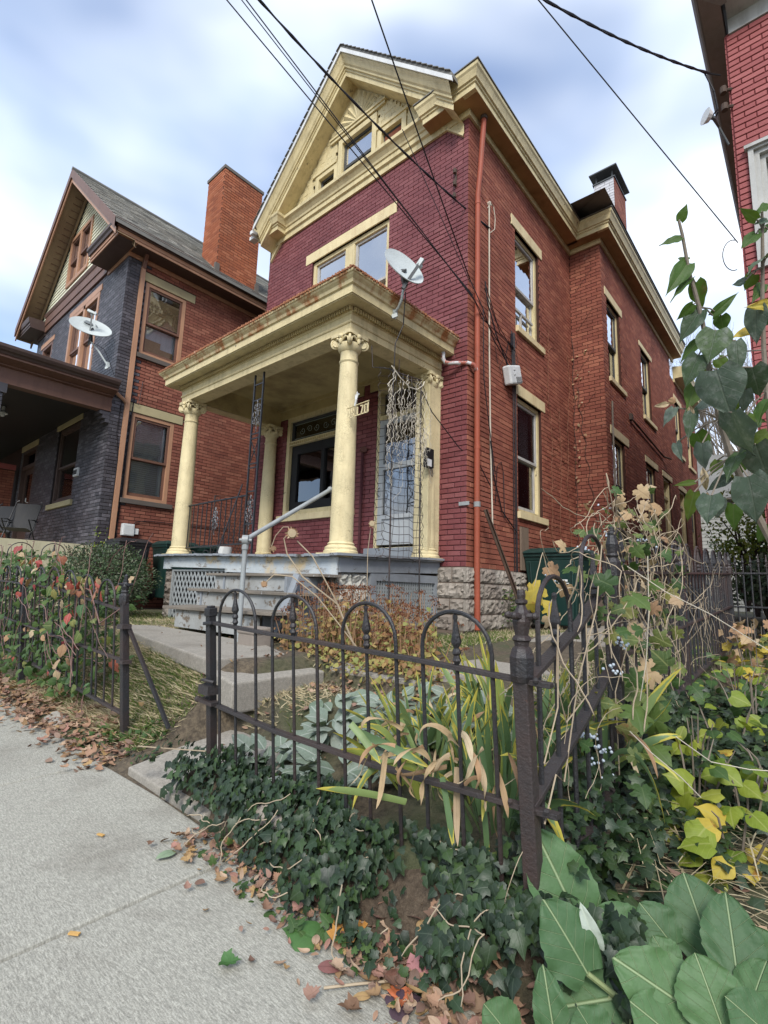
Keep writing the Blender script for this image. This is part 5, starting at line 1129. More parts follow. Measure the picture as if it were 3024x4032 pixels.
tb = thing('patio_table', 'small pale blue topped table beside the folding chairs', 'table', (-14.4, 2.6, .55)); part(lambda m: m.box(-14.7, -14.2, 2.4, 2.9, 1.2, 1.24), 'top', M_paint('pale blue plastic', (.42, .55, .58), .5), tb); part(lambda m: [m.tube([(a, b, .55), (a, b, 1.2)], .015, 6) for a in (-14.65, -14.25) for b in (2.45, 2.85)], 'legs', BLACKM, tb)

# ================================================================== THE ROSE PAINTED HOUSE, RIGHT
rh = thing('red_painted_house', 'rose red painted brick house with grey white trim at the right edge', 'house', (1.0, 6.4, -.6))
YR = 6.4; XR = -.335; RF = Fr(0, YR, 1, 0, 0, -1); RZ = 6.72
rop = [(-.20, 1.0, 3.6, 5.05), (-.15, 1.0, .9, 2.4)]
mb = MB(); backing(mb, RF, XR, 6.0, -1.0, RZ, rop); mb.box(XR, XR+.05, YR+.001, 20, -1, RZ); mb.box(XR, 6, 20, 20.1, -1, RZ); mb.box(5.9, 6, YR, 20, -1, RZ); mb.build('wall', RPINKJ, rh)
lay_bricks(rh, [(RF, [r for r in brick_rows(XR+.004, 1.6, -1.0, RZ, rop, course=.074, bl=.22) if r[1] <= 1.7], RPINK)], 300, lambda F, u, z, p: u < .4 and z > 3, .014)
FRS = Fr(XR, 0, 0, 1, -1, 0)
mb = MB()
for (p, q, c, d) in brick_rows(YR, 14, -1.0, RZ, course=.074, bl=.22): mb.fb(FRS, p+.005, q-.005, 0, .012, c+.005, d-.005, rnd.random(), (0, 1, 3, 4, 5))
mb.build('brickwork', RPINK, rh, kind='stuff')
for (a, b, c, d) in rop:
    mb = MB(); ring(mb, RF, a-.02, b+.02, c-.02, d+.02, .05, -.05, .055); ring(mb, RF, a+.03, b-.03, c+.03, d-.03, .05, -.08, .02); ring(mb, RF, a+.08, b-.08, c+.08, d-.08, .05, -.11, -.03)
    mb.fb(RF, a-.05, b+.05, -.02, .085, d+.0, d+.04); w = mb.build('window', FLAGW, rh, label='window boarded behind peeling grey white trim')
    part(lambda m: m.fb(RF, a+.1, b-.1, -.13, -.12, c+.1, d-.1), 'board', M_paint('grey board', (.30, .30, .27), .7, dirt_amt=.4), w)
sw([(-.30, YR), (6, YR)], [(0, 6.70), (.03, 6.70), (.03, 6.90), (.30, 6.95), (.30, 7.02), (.34, 7.06), (.34, 7.35), (.36, 7.38), (.40, 7.45), (.0, 7.48)], 'cornice', FLAGW, rh)
sw([(XR, 20), (XR, YR-.34), (XR+.06, YR-.34)], [(0, 6.80), (.20, 6.86), (.20, 6.95), (.22, 6.95), (.22, 7.05), (.25, 7.08), (.28, 7.14), (0, 7.16)], 'gutter', M_paint('grey gutter', (.20, .185, .17), .6, dirt_amt=.5), rh)
part(lambda m: [m.tube([RF.p(.0+i*.22+.07*math.cos(a/12*2*PI), .345, 7.2+.07*math.sin(a/12*2*PI)) for a in range(13)], .014, 5) for i in range(4)], 'carved_ring', FLAGW, rh)
part(lambda m: (m.add([(XR-.25, YR-.3, 7.15), (6, YR-.3, 7.15), (6, 14, 11), (2.5, 14, 11), (XR-.25, 14, 7.15)], [(0, 1, 2, 3), (0, 3, 4)])), 'roof', SLATE, rh)
for z in (5.95, 5.72): part(lambda m: (m.tube([(XR+.02, YR-.02, z), (XR-.06, YR-.06, z)], .018, 6), m.tube([(XR-.06, YR-.06, z-.04), (XR-.06, YR-.06, z+.04)], .035, 8)), 'insulator', STEMD, rh)
lc = thing('security_light', 'small white lamp head on a bracket at the edge of the rose house', 'lamp', (XR-.05, YR-.1, 5.4))
lp = Vector(vray(2783, 458, 1, YR-.35)); lq = Vector(vray(2830, 500, 1, YR-.1))
part(lambda m: m.tube([lp-RT*.02, lp+RT*.035+UP*-.01], [.085, .055], 14), 'head', WHITEP, lc); part(lambda m: m.tube([lp+RT*.03, lp+RT*.08-UP*.02, lq, Vector(vray(2870, 570, 1, YR-.02))], [.03, .02, .012, .012], 8), 'bracket', DARKM, lc)

# ================================================================== GROUND
def gz(x, y):
    L = lerp(-1.03, -.555, sm(1.42, 2.25+.17*(-3.3-max(-6.4, min(-3.3, x))), y)); G = lerp(-1.0, -.74, sm(1.45, 2.4, y)); G = lerp(G, -.60, sm(2.72, 2.80, y)); G = lerp(G, -.52, sm(3, 5, y))
    Rg = -1.0+.22*sm(1.5, 3.5, y)+.16*sm(3.5, 7, y)
    a = lerp(L, G, sm(-3.15, -2.95, x)) if y < 2.9 else lerp(L, G, sm(-3.3, -2.7, x))
    if x > -.8: a = lerp(a, Rg, sm(-.8, -.55, x))
    if x > -1.6 and y < 2.2: a = lerp(a, lerp(-.90, -.78, sm(1.5, 2.2, y)), sm(-1.6, -1.2, x)*(1-sm(-.8, -.6, x)))
    if -3.2 < x < -2.15 and y < 2.2: a = lerp(min(a, -1.10+.12*(y-1.385)/.65), a, max(sm(2.02, 2.2, y), sm(-3.08, -3.2, x) if False else (1-sm(-3.2, -3.08, x)), sm(-2.28, -2.15, x)))
    a = lerp(-1.115, a, sm(1.30, 1.52, y))
    if y < 1.3: a = -1.13
    return a+.010*math.sin(x*7.1+y*3)*math.sin(y*6.3-x*2)*(1 if y > 1.5 else .3)
def axis(lo, hi, step, far):
    a = [lo+i*step for i in range(int((hi-lo)/step)+1)]; g = step; v = lo; w = []
    while v > -far: g *= 1.5; v -= g; w.append(v)
    b = []; v = a[-1]; g = step
    while v < far: g *= 1.5; v += g; b.append(v)
    return w[::-1]+a+b
gx = axis(-12, 3, .06, 400); gy = axis(.9, 9.0, .05, 400); V = []; n = len(gx)
for y in gy:
    for x in gx: V.append((x, y, gz(x, y)))
fc = [(j*n+i, j*n+i+1, (j+1)*n+i+1, (j+1)*n+i) for j in range(len(gy)-1) for i in range(n-1)]
m_, t_, p_ = mat_new('yard soil and turf'); P_ = posn(t_)
cc = ramp(t_, noise(t_, P_, 30, 6, .7), [(.35, (.050, .038, .026)), (.6, (.135, .105, .068))])
cc = mixc(t_, ramp(t_, noise(t_, P_, 1.1, 5, .6), [(.45, 0.0), (.6, .7)]), cc, (.055, .075, .025))
t_.links.new(cc, p_.inputs['Base Color']); p_.inputs['Roughness'].default_value = .95; bump(t_, p_, noise(t_, P_, 60, 6, .7), .9, .02)
ground = link(mesh_from('ground', V, fc, None, None, True, None, (m_,)), 'ground'); ground['kind'] = 'structure'
# street behind the viewer, kerb
m = MB(); m.box(-400, 400, -60, -1.6, -1.27, -1.25)
o = m.build('street', M_concrete('asphalt', (.055, .055, .055), streak=False), None, kind='structure')
# sidewalk slabs
sdw = bpy.data.objects.new('sidewalk', None); scene.collection.objects.link(sdw); sdw['kind'] = 'structure'; sdw.location = (-2.6, .6, -1.12)
jx = [-17.2, -15.66, -14.12, -12.58, -11.04, -9.5, -7.96, -6.43, -4.91, -3.39, -1.88, -.36, 1.16, 2.68, 4.2]
def slab(pts, z, th, name, mat, par, bev=.008):
    m = MB(); k = len(pts); zz = [p[2] if len(p) > 2 else z for p in pts]
    m.add([(p[0], p[1], zz[i]-th) for i, p in enumerate(pts)]+[(p[0], p[1], zz[i]) for i, p in enumerate(pts)], [tuple(range(k))[::-1], tuple(range(k, 2*k))]+[(i, (i+1) % k, k+(i+1) % k, k+i) for i in range(k)]); return m.build(name, mat, par, bevel=bev)
for i in range(len(jx)-1):
    a, b = jx[i]+.006, jx[i+1]-.006; e = U(-.012, .012)
    slab([(a, -.35), (b, -.35), (b, 1.355+e), ((a+b)/2, 1.37+U(-.01, .01)), (a, 1.36+U(-.012, .012))], -1.10+U(-.003, .003), .10, 'slab', CONC, sdw, .012)
m = MB(); m.box(-17, 4.2, -.3, 1.33, -1.16, -1.118); m.build('joint_bed', JOINTM, sdw); m = MB(); m.box(-60, 60, -1.6, -1.42, -1.3, -1.105); m.build('kerb', CONC2, None, kind='structure', bevel=.02)
gp_ = bpy.data.objects.new('garden_path', None); scene.collection.objects.link(gp_); gp_['kind'] = 'structure'; gp_.location = (-3.6, 2.4, -.6)
slab([(-3.10, 1.385, -1.065), (-2.25, 1.378, -1.07), (-2.20, 2.0, -.965), (-2.6, 2.06, -.96), (-3.12, 2.10, -.96)], -1.0, .1, 'slab', CONC2, gp_)
slab([(-6.4, 2.55, -.52), (-4.9, 2.22, -.525), (-3.3, 1.97, -.535), (-3.3, 2.64, -.54), (-3.85, 2.84, -.53), (-6.0, 2.88, -.52)], -.53, .12, 'slab', CONC2, gp_, .014)
slab([(-3.31, 1.98, -.612), (-2.93, 1.93, -.640), (-2.93, 2.74, -.640), (-3.31, 2.70, -.612)], -.61, .2, 'slab', CONC2, gp_, .014)
slab([(-2.93, 2.78, -.600), (-1.95, 2.78, -.605), (-1.2, 2.82, -.61), (-1.25, 3.6, -.58), (-1.5, 4.1, -.565), (-2.2, 4.1, -.56), (-2.35, 3.3, -.58), (-2.93, 3.1, -.59)], -.6, .22, 'slab', CONC2, gp_, .02)
slab([(-2.21, 4.12, -.555), (-1.5, 4.12, -.56), (-1.5, 5.9, -.52), (-2.6, 5.9, -.51)], -.55, .1, 'slab', CONC2, gp_); slab([(-2.61, 5.92, -.51), (-1.5, 5.92, -.515), (-1.5, 8.2, -.49), (-2.7, 8.2, -.49)], -.5, .1, 'slab', CONC2, gp_)
slab([(-2.7, 8.22, -.49), (-1.5, 8.22, -.49), (-1.5, 14, -.48), (-2.7, 14, -.48)], -.5, .1, 'slab', CONC2, gp_)
cst = MB(); cst.hexa([(-2.12, 1.40, -1.12), (-1.66, 1.36, -1.12), (-1.62, 1.56, -1.12), (-2.1, 1.58, -1.12), (-2.05, 1.43, -.93), (-1.72, 1.41, -.95), (-1.70, 1.54, -.96), (-2.04, 1.55, -.93)])
tag(cst.build('kerb_stone', FSTONE, None, bevel=.03), 'rough grey stone showing through the ivy under the front fence', 'stone')
cst = MB(); cst.hexa([(-4.75, 1.36, -1.12), (-4.2, 1.34, -1.12), (-4.1, 1.52, -1.12), (-4.7, 1.56, -1.12), (-4.6, 1.42, -1.02), (-4.35, 1.40, -1.05), (-4.3, 1.48, -1.05), (-4.55, 1.5, -1.01)])
tag(cst.build('concrete_lump', CONC2, None, bevel=.03), 'broken concrete lump in the dead leaves under the left fence', 'stone')

# ================================================================== IRON FENCES
def spear_bm(m, P, z, s=1.0):
    """turned collar and spear head on a picket; P(z) -> point"""
    pr = [(.0075, 0), (.0095, .004), (.0125, .010), (.0095, .016), (.0085, .024), (.0125, .030), (.0115, .038), (.0070, .044), (.0145, .058), (.0150, .062), (.0095, .088), (.0055, .116), (.0050, .122), (.0072, .127), (.0062, .136), (.001, .139)]
    m.tube([P(z+b*s) for a, b in pr], [a*s*1.05 for a, b in pr], 7, True)
def fence_run(t, xs_hoops, Pf, ztop, zbot, mat, rad=.0075, below=.02, hoop_h=.15, seg=14):
    """xs_hoops: (left leg, centre, right leg) along s; Pf(s, z) -> point; ztop/zbot(s)"""
    for (a, c, b) in xs_hoops:
        m = MB(); r = (b-a)/2; mid = (a+b)/2; za, zb_ = ztop(a), ztop(b); zt = max(za, zb_)+hoop_h-r*.95
        pts = [Pf(a, zbot(a)-below), Pf(a, za), Pf(a, max(zt, za+.02))]
        for i in range(1, seg):
            an = PI-PI*i/seg; pts.append(Pf(mid+r*math.cos(an), zt+r*.95*math.sin(an)))
        pts += [Pf(b, max(zt, zb_+.02)), Pf(b, zb_), Pf(b, zbot(b)-below)]; m.tube(pts, rad, 7); m.build('hoop', mat, t, smooth=True)
        m = MB(); zc = ztop(c); m.tube([Pf(c, zbot(c)-below), Pf(c, zc), Pf(c, zc+.045)], rad*.95, 7)
        pk = m.build('picket', mat, t, smooth=True)
        m = MB(); spear_bm(m, lambda z: Pf(c, z), zc+.012, (hoop_h+.02)/.17); m.build('spear', mat, pk, smooth=True)
def rail(t, pts, w, h, mat=IRONR, name='rail'):
    for a, b in zip(pts[:-1], pts[1:]):
        m = MB(); m.beam(a, b, w, h); m.build(name, mat, t, bevel=.002)
def Pfront(s, z): return (s, 1.43-.09*z, z)
ff = thing('iron_fence', 'black iron hoop and spear fence of four hoops in front of the irises', 'fence', (-1.55, 1.52, -1.0))
tpz = lambda s: lerp(-.205, -.258, (s+2.45)/1.8); btz = lambda s: -1.0+.05*(s+2.45)/1.8
fence_run(ff, [(-2.36, -2.215, -2.045), (-1.915, -1.765, -1.61), (-1.455, -1.325, -1.18), (-1.06, -.92, -.79)], Pfront, tpz, btz, IRON, hoop_h=.178)
rail(ff, [Pfront(-2.455, -.205), Pfront(-1.95, -.222), Pfront(-1.1, -.243), Pfront(-.60, -.262)], .030, .016)
rail(ff, [Pfront(-2.445, -.615), Pfront(-1.9, -.648), Pfront(-1.3, -.650), Pfront(-.60, -.620)], .032, .016)
rail(ff, [Pfront(-2.35, -.985), Pfront(-1.4, -.975), Pfront(-.68, -.95)], .030, .014)
# gate post
gpst = MB(); gpst.beam(Pfront(-2.43, -1.12), Pfront(-2.445, -.165), .040, .040, (0, 1, 0)); gpo = gpst.build('post', IRON, ff, bevel=.003)
part(lambda m: (m.beam(Pfront(-2.445, -.172), Pfront(-2.445, -.128), .050, .050, (0, 1, 0)), m.beam(Pfront(-2.445, -.13), Pfront(-2.445, -.118), .034, .034, (0, 1, 0)), m.beam(Pfront(-2.475, -.212), Pfront(-2.40, -.205), .062, .018)), 'post_cap', IRON, gpo, bevel=.004)
part(lambda m: (m.tube([Pfront(-2.46, -.50), (-2.47, 1.44, -.50), (-2.42, 1.43, -.495), (-2.38, 1.45, -.50), (-2.39, 1.47, -.52), (-2.46, 1.45, -.52)], .008, 6), m.beam((-2.485, 1.46, -.545), (-2.39, 1.46, -.545), .06, .045), m.beam((-2.50, 1.46, -.60), (-2.37, 1.47, -.61), .055, .016), m.ball((-2.50, 1.44, -.60), .016)), 'latch', IRONR, gpo)
# corner post with finial
cpst = MB(); cpst.beam((-.683, 1.515, -1.02), (-.690, 1.452, -.24), .046, .046, (0, 1, 0)); cpo = cpst.build('post', IRONR, ff, bevel=.004)
def octo(m, prof, n=8, c=(-.690, 1.45)): m.lathe(c[0], c[1], prof, n)
part(lambda m: octo(m, [(.030, -.262), (.036, -.245), (.038, -.19), (.030, -.165), (.022, -.158), (.024, -.145), (.030, -.140), (.028, -.132), (.021, -.126), (.024, -.110), (.029, -.085), (.024, -.060), (.017, -.046), (.013, -.036), (.020, -.030), (.020, -.022), (.012, -.018), (.014, -.006), (.012, .008), (.002, .010)]), 'finial', IRON, cpo)
part(lambda m: [(m.tube([(-.690, 1.45, -.072), (-.690+.042*math.cos(a), 1.45+.042*math.sin(a), -.068)], [.016, .009], 7), m.ball((-.690+.044*math.cos(a), 1.45+.044*math.sin(a), -.068), .012, 7, 5)) for a in (0, PI/2, PI, 3*PI/2)], 'finial_knob', IRON, cpo, smooth=True)
part(lambda m: (m.box(-.72, -.60, 1.475, 1.53, -1.0, -.955), m.beam((-.655, 1.50, -.955), (-.57, 1.46, -.965), .06, .02)), 'foot_plate', IRON, cpo, bevel=.004)
part(lambda m: [m.ball((Pfront(x, z)[0], Pfront(x, z)[1]-.018, z+.008), .009, 6, 4) for (x, z) in ((-.64, -.258), (-.63, -.618), (-.74, -.622), (-.71, -.255))], 'bolt', IRONR, cpo)
# side fence climbing back along the plot
def interp(tab):
    def f(s):
        for (a, za), (b, zb) in zip(tab[:-1], tab[1:]):
            if s <= b: return lerp(za, zb, (s-a)/(b-a))
        return tab[-1][1]
    return f
stp = interp([(1.45, -.268), (1.9, -.12), (2.15, 0.0), (2.40, .105), (3.86, .165), (6.4, .27)]); smd = interp([(1.45, -.62), (1.9, -.46), (2.2, -.33), (2.45, -.26), (3.92, -.175), (6.4, -.06)]); sbt = interp([(1.45, -.97), (2.4, -.70), (3.08, -.60), (4.2, -.52), (6.4, -.42)])
def Pside(s, z): return (-.685-.01*(z+.3), s, z)
sf = thing('iron_side_fence', 'black iron hoop fence climbing back along the plot beside the green bin', 'fence', (-.69, 3.9, -.8))
hoops = []; y = 1.56
while y < 6.2:
    if not (2.30 < y+.14 < 2.42): hoops.append((y, y+.14, y+.28))
    y += .41
fence_run(sf, hoops, Pside, stp, sbt, IRON, rad=.0085, hoop_h=.20, seg=12)
for tab, f in (((1.47, 1.9, 2.15, 2.40, 3.86, 5.1, 6.36), stp), ((1.47, 1.9, 2.2, 2.45, 3.92, 6.36), smd), ((1.5, 2.4, 3.08, 4.2, 6.36), sbt)):
    rail(sf, [Pside(s, f(s)) for s in tab], .042, .016)
for s in (2.36, 3.84, 6.30):
    m = MB(); m.beam(Pside(s, sbt(s)-.15), Pside(s, stp(s)+.02), .045, .045, (0, 1, 0)); po = m.build('post', IRON, sf, bevel=.004); z0 = stp(s)
    part(lambda m: octo(m, [(.034, z0+.0), (.036, z0+.06), (.022, z0+.08), (.028, z0+.09), (.022, z0+.10), (.028, z0+.14), (.018, z0+.18), (.02, z0+.19), (.012, z0+.20), (.013, z0+.215), (.002, z0+.222)], 8, (-.685, s)), 'finial', IRON, po)
# cross fence at the back
cf = thing('iron_cross_fence', 'short plain iron fence crossing between the side fence and the rose house', 'fence', (-.5, 6.33, -.6))
rail(cf, [(-.69, 6.33, .27), (-.30, 6.33, .27)], .03, .016, IRON); rail(cf, [(-.69, 6.33, -.07), (-.30, 6.33, -.07)], .03, .016, IRON)
for x in (-.63, -.565, -.50, -.435, -.37): m = MB(); m.tube([(x, 6.33, -.35), (x, 6.33, .33)], .008, 6); pk = m.build('picket', IRON, cf); m = MB(); spear_bm(m, lambda z: (x, 6.33, z), .33, .9); m.build('spear', IRON, pk)
# left fence
lf = thing('iron_fence', 'black iron hoop fence left of the gate opening, wrapped in red and green vines', 'fence', (-5.2, 1.5, -1.0))
def Pleft(s, z): return (s, 1.44-.08*z, z)
ltp = lambda s: -.205+.085*(-3.52-s) if s > -5 else -.079+.02*(-5-s); lbt = lambda s: -.87+.045*(-3.5-s)
hl = []; s = -3.71
for i in range(16):
    hl.append((s-.30, s-.15, s)); s -= .385
fence_run(lf, hl, Pleft, ltp, lbt, IRON, rad=.0075, hoop_h=.165, seg=12)
xs = [-3.52, -4.4, -5.0, -5.89, -7.4, -9.8]
rail(lf, [Pleft(a, ltp(a)) for a in xs], .034, .016); rail(lf, [Pleft(a, -.53+.035*(-3.5-a)) for a in xs], .032, .016); rail(lf, [Pleft(a, lbt(a)) for a in xs], .032, .016)
m = MB(); m.beam((-3.50, 1.53, -1.1), (-3.535, 1.445, -.15), .045, .045, (0, 1, 0)); po = m.build('post', IRON, lf, bevel=.004)
part(lambda m: octo(m, [(.030, -.16), (.033, -.14), (.033, -.10), (.022, -.085), (.026, -.075), (.020, -.065), (.027, -.04), (.018, -.01), (.02, 0), (.012, .005), (.014, .03), (.002, .045)], 8, (-3.54, 1.44)), 'finial', IRON, po)
part(lambda m: [(m.tube([(-3.54, 1.44, -.03), (-3.54+.045*math.cos(a), 1.44+.045*math.sin(a), -.025)], [.014, .010], 6)) for a in (0, PI/2, PI, 3*PI/2)], 'finial_knob', IRON, po)
part(lambda m: (m.beam((-3.56, 1.45, -.305), (-3.47, 1.45, -.30), .06, .03), m.beam((-3.56, 1.47, -.53), (-3.46, 1.47, -.53), .06, .02)), 'clamp', IRONR, po)
part(lambda m: m.beam((-3.5, 1.47, -.30), (-3.12, 1.62, -.90), .02, .02), 'brace_rod', IRON, lf)
m = MB(); m.beam((-5.88, 1.53, -1.1), (-5.90, 1.45, .0), .05, .05, (0, 1, 0)); m.build('post', IRON, lf, bevel=.004)
# dividing fence by the neighbour
vf = thing('iron_yard_fence', 'low black hoop fence behind the left vines dividing the two front yards', 'fence', (-8.9, 2.3, -.6))
def Pdiv(s, z): return (-8.9, s, z)
fence_run(vf, [(1.5+i*.42, 1.66+i*.42, 1.82+i*.42) for i in range(5)], Pdiv, lambda s: .20+.05*s, lambda s: -.55, IRON, hoop_h=.2, seg=10)
rail(vf, [(-8.9, 1.4, .27), (-8.9, 3.6, .38)], .03, .016); rail(vf, [(-8.9, 1.4, -.3), (-8.9, 3.6, -.2)], .03, .016)

# ================================================================== BINS, BOARDS
def wheelie(x, y, rz, z0, label, mat, h=1.08, lidmat=None, group=None, w=.58, dpt=.62):
    t = thing('trash_bin', label, 'bin', (x, y, z0), group); c, s = math.cos(rz), math.sin(rz)
    L = lambda a, b, z: (x+a*c-b*s, y+a*s+b*c, z0+z)
    def fr(m, w0, d0, za, w1, d1, zb, o=0): m.hexa([L(-w0, -d0, za), L(w0, -d0, za), L(w0, d0, za), L(-w0, d0, za), L(-w1, -d1-o, zb), L(w1, -d1-o, zb), L(w1, d1, zb), L(-w1, d1, zb)])
    W, D = w/2, dpt/2
    part(lambda m: (fr(m, W*.76, D*.72, .04, W*.98, D*.98, h-.16), fr(m, W*.98, D*.98, h-.16, W*1.0, D*1.0, h-.08)), 'body', mat, t, bevel=.012)
    part(lambda m: (fr(m, W*1.04, D*1.05, h-.10, W*1.04, D*1.05, h-.05), [m.beam(L(a*W, -D*.86, .15), L(a*W*1.1, -D*1.0, h-.18), .025, .02) for a in (-.7, .7)]), 'rim', mat, t, bevel=.006)
    part(lambda m: (fr(m, W*1.08, D*1.12, h-.05, W*1.06, D*1.10, h-.02), fr(m, W*1.04, D*1.05, h-.02, W*.85, D*.8, h+.035), fr(m, W*.6, D*.08, h-.03, W*.6, D*.08, h+.03, 0)), 'lid', lidmat or mat, t, bevel=.01)
    part(lambda m: m.tube([L(-W*.7, D*1.2, h-.08), L(W*.7, D*1.2, h-.08)], .018, 8), 'handle', mat, t)
    for q in (-1, 1): part(lambda m: m.tube([L(q*W*.8, D*.8, .12), L(q*W*1.0, D*.8, .12)], .12, 16), 'wheel', BLACKF, t)
    return t, L
tb_, L_ = wheelie(-3.0, 7.72, R_(-2), -.50, 'dark green wheeled bin with a dented corner against the red side wall', BINM, 1.16, w=.86, dpt=.78)
part(lambda m: (m.beam(L_(.10, -.40, .70), L_(.26, -.40, .70), .002, .03), m.beam(L_(.12, -.40, .66), L_(.28, -.40, .66), .002, .014)), 'bin_label', WHITEP, tb_)
wheelie(-10.05, 4.06, R_(90), -.36, 'black wheeled bin under the white utility box', BINK, 1.12)
wheelie(-9.95, 4.95, R_(90), -.36, 'green wheeled bin behind the left porch column', BINM, 1.14, w=.66)
wheelie(-10.0, 5.75, R_(90), -.36, 'second green bin farther back between the houses', BINM, 1.12)
bd_ = MB(); bd_.beam((-3.46, 7.40, .35), (-3.46, 7.40, 1.03), .26, .03, (1, 0, 0)); tag(bd_.build('board', WOODG, None), 'weathered grey board standing behind the green bin', 'board')
ga = Vector((-3.38, 6.02, 1.12)); g_ = Vector(vray(2050, 2388, 0, -3.02)); g_ = ga+(g_-ga)*1.22
an_ = MB(); an_.beam(ga, g_, .055, .012, (1, -1, .4)); an_.beam(ga+Vector((.02, 0, 0)), g_+Vector((.02, 0, 0)), .012, .05, (1, -1, .4)); tag(an_.build('angle_iron', M_paint('dark brown angle', (.050, .028, .018), .7, dirt_amt=.5), None), 'dark brown length of angle leaning on the downpipe', 'pole')
jb_ = thing('junction_box', 'white ribbed junction box tilted on the red side wall above the lower window', 'utility box', (-3.45, 7.0, 3.4))
jc = Vector((-3.43, 6.98, 3.43)); jd = Vector((0, .82, .30)).normalized(); ju = jd.cross(Vector((1, 0, 0))).normalized()*-1
part(lambda m: m.beam(jc-ju*.15, jc+ju*.15, .42, .13, (1, 0, 0)), 'box', WHITEP, jb_, bevel=.025)
part(lambda m: [m.beam(jc+jd*(-.01+i*.034)+Vector((.062, 0, 0))-ju*.13, jc+jd*(-.01+i*.034)+Vector((.062, 0, 0))-ju*.04, .016, .01, (1, 0, 0)) for i in range(6)], 'slot', BLACKF, jb_)
part(lambda m: (m.beam(jc-jd*.08+Vector((.062, 0, 0))+ju*.08, jc-jd*.01+Vector((.062, 0, 0))+ju*.08, .02, .02, (1, 0, 0)), m.beam(jc-jd*.09+Vector((.062, 0, 0))+ju*.0, jc-jd*.02+Vector((.062, 0, 0))+ju*.01, .02, .02, (1, 0, 0))), 'latch', WHITEP, jb_)
mc = MB(); X_ = XS+.035
for ys in (7.06, 7.12, 7.16): mc.tube([(X_, ys, 4.1+ys*.02), (X_+.01, ys+.02, 3.0), (X_, ys+.03, 1.2), (X_, ys+.05, -.2)], .008, 5)
mc.tube([(X_, 6.35, 2.2), (X_+.01, 6.42, 1.7), (X_, 6.7, 1.2), (X_, 7.2, .92)], .010, 5); mc.tube([(X_, 6.5, 1.3), (X_, 6.55, 1.85), (X_, 6.68, 1.95), (X_, 6.75, 1.8), (X_, 6.78, 1.1)], .006, 5)
mc.tube([(X_, 6.95, 3.5), (X_, 6.85, 3.75), (X_, 6.95, 4.0), (X_, 7.1, 3.95), (X_, 7.1, 3.6)], .006, 5); mc.beam((X_, 7.05, 3.95), (X_, 7.07, 4.2), .03, .03)
for i in range(7): y = U(6.5, 7.2); z = U(3.6, 4.3); mc.tube([(X_, y, z), (X_, y+U(-.2, .2), z-U(.1, .3)), (X_, y+U(-.2, .2), z-U(.3, .5))], .004, 4)
tag(mc.build('wall_cables', RUBBER, None), 'bundle of black cables running down the red side wall beside the windows', 'cable')

# ================================================================== OVERHEAD WIRES
def wire(A, px, r, label, sag=0.0, t=7.0, ext=2.2, twist=0, name='overhead_wire', grp='wires running from the street to the houses'):
    """from the house point A to the point seen at photograph pixel px, t metres off, and on towards the pole"""
    A = Vector(A); B = Vector(vray(px[0], px[1], t=t)); B.z += sag*4*(1/ext)*(1-1/ext); Cc = A+(B-A)*ext; m = MB(); n = 40
    pts = []
    for i in range(n+1):
        s = i/n; p = A.lerp(Cc, s); p.z -= sag*4*s*(1-s); pts.append(p)
    m.tube(pts, r, 6)
    if twist:
        for q in (0, PI):
            tw = [p+RT*(r*1.1*math.cos(i*1.3+q))+UP*(r*1.1*math.sin(i*1.3+q)) for i, p in enumerate(pts)]; m.tube(tw, r*.7, 5)
    tag(m.build(name, RUBBER, None, smooth=True), label, 'wire', grp)
D_ = 1.8228
hk = (-3.47, 7.08, 4.12)
wire(vray(1862, 1163, 1, 5.66), (490*D_, 0), .0075, 'leftmost of the thin wires crossing the gable to the side wall', t=5.5)
wire(vray(1864, 1172, 1, 5.66), (522*D_, 0), .0060, 'middle of the three thin wires crossing the gable to the side wall', t=5.5)
wire(vray(1866, 1180, 1, 5.66), (532*D_, 0), .0075, 'right one of the three thin wires crossing the gable to the side wall', t=5.5)
wire((-3.48, 6.36, 5.66), (560*D_, 0), .0105, 'thick twisted cable sagging across the gable to the corner downpipe', sag=.42, t=5.2, twist=1, ext=1.8)
wire(vray(1850, 1100, 1, 5.66), (803*D_, 0), .0085, 'black wire dropping steeply from the top middle across the red corner', t=5.0, sag=.1)
wire(vray(1850, 1112, 1, 5.66), (1584, 509), .0055, 'thin wire from the yellow cornice down to the corner', t=6.6, ext=1.0)
E1 = tuple(vray(1864, 1172, 1, 5.66)); E2 = tuple(vray(1850, 1100, 1, 5.66)); m = MB(); m.tube([E1, (-3.36, 5.9, 3.95), (-3.40, 6.5, 3.75), (-3.44, 7.0, 3.58)], .007, 6); m.tube([E1, (-3.37, 5.9, 3.9), (-3.40, 6.6, 3.9), (-3.44, 7.1, 3.9)], .006, 6); m.tube([E2, (-3.36, 5.92, 4.05), (-3.40, 6.3, 3.75), (-3.44, 6.9, 3.55)], .008, 6); m.tube([E2, (-3.36, 5.92, 4.05), (-3.38, 5.98, 3.0), (-3.42, 6.2, 2.4), (-3.44, 6.42, 1.7)], .007, 6); m.tube([(-3.44, 6.12, 4.62), (-3.44, 6.2, 4.3), (-3.45, 6.5, 3.9), (-3.46, 6.95, 3.5)], .009, 6); m.tube([(-3.44, 6.1, 4.5), (-3.45, 6.45, 4.15), (-3.46, 7.05, 3.9)], .006, 6); m.tube([(-3.44, 6.12, 4.6), (-3.45, 6.6, 4.0), (-3.46, 7.1, 3.95)], .007, 6)
tag(m.build('overhead_wire', RUBBER, None), 'black drop wires fanning out over the red side wall to the junction box', 'wire', 'wires running from the street to the houses')
rc = Vector(vray(2905, 955, 1, 6.36)); wire(rc, (1163*D_, 0), .0060, 'thin wire from the top right down to the edge of the rose house', t=4.6)
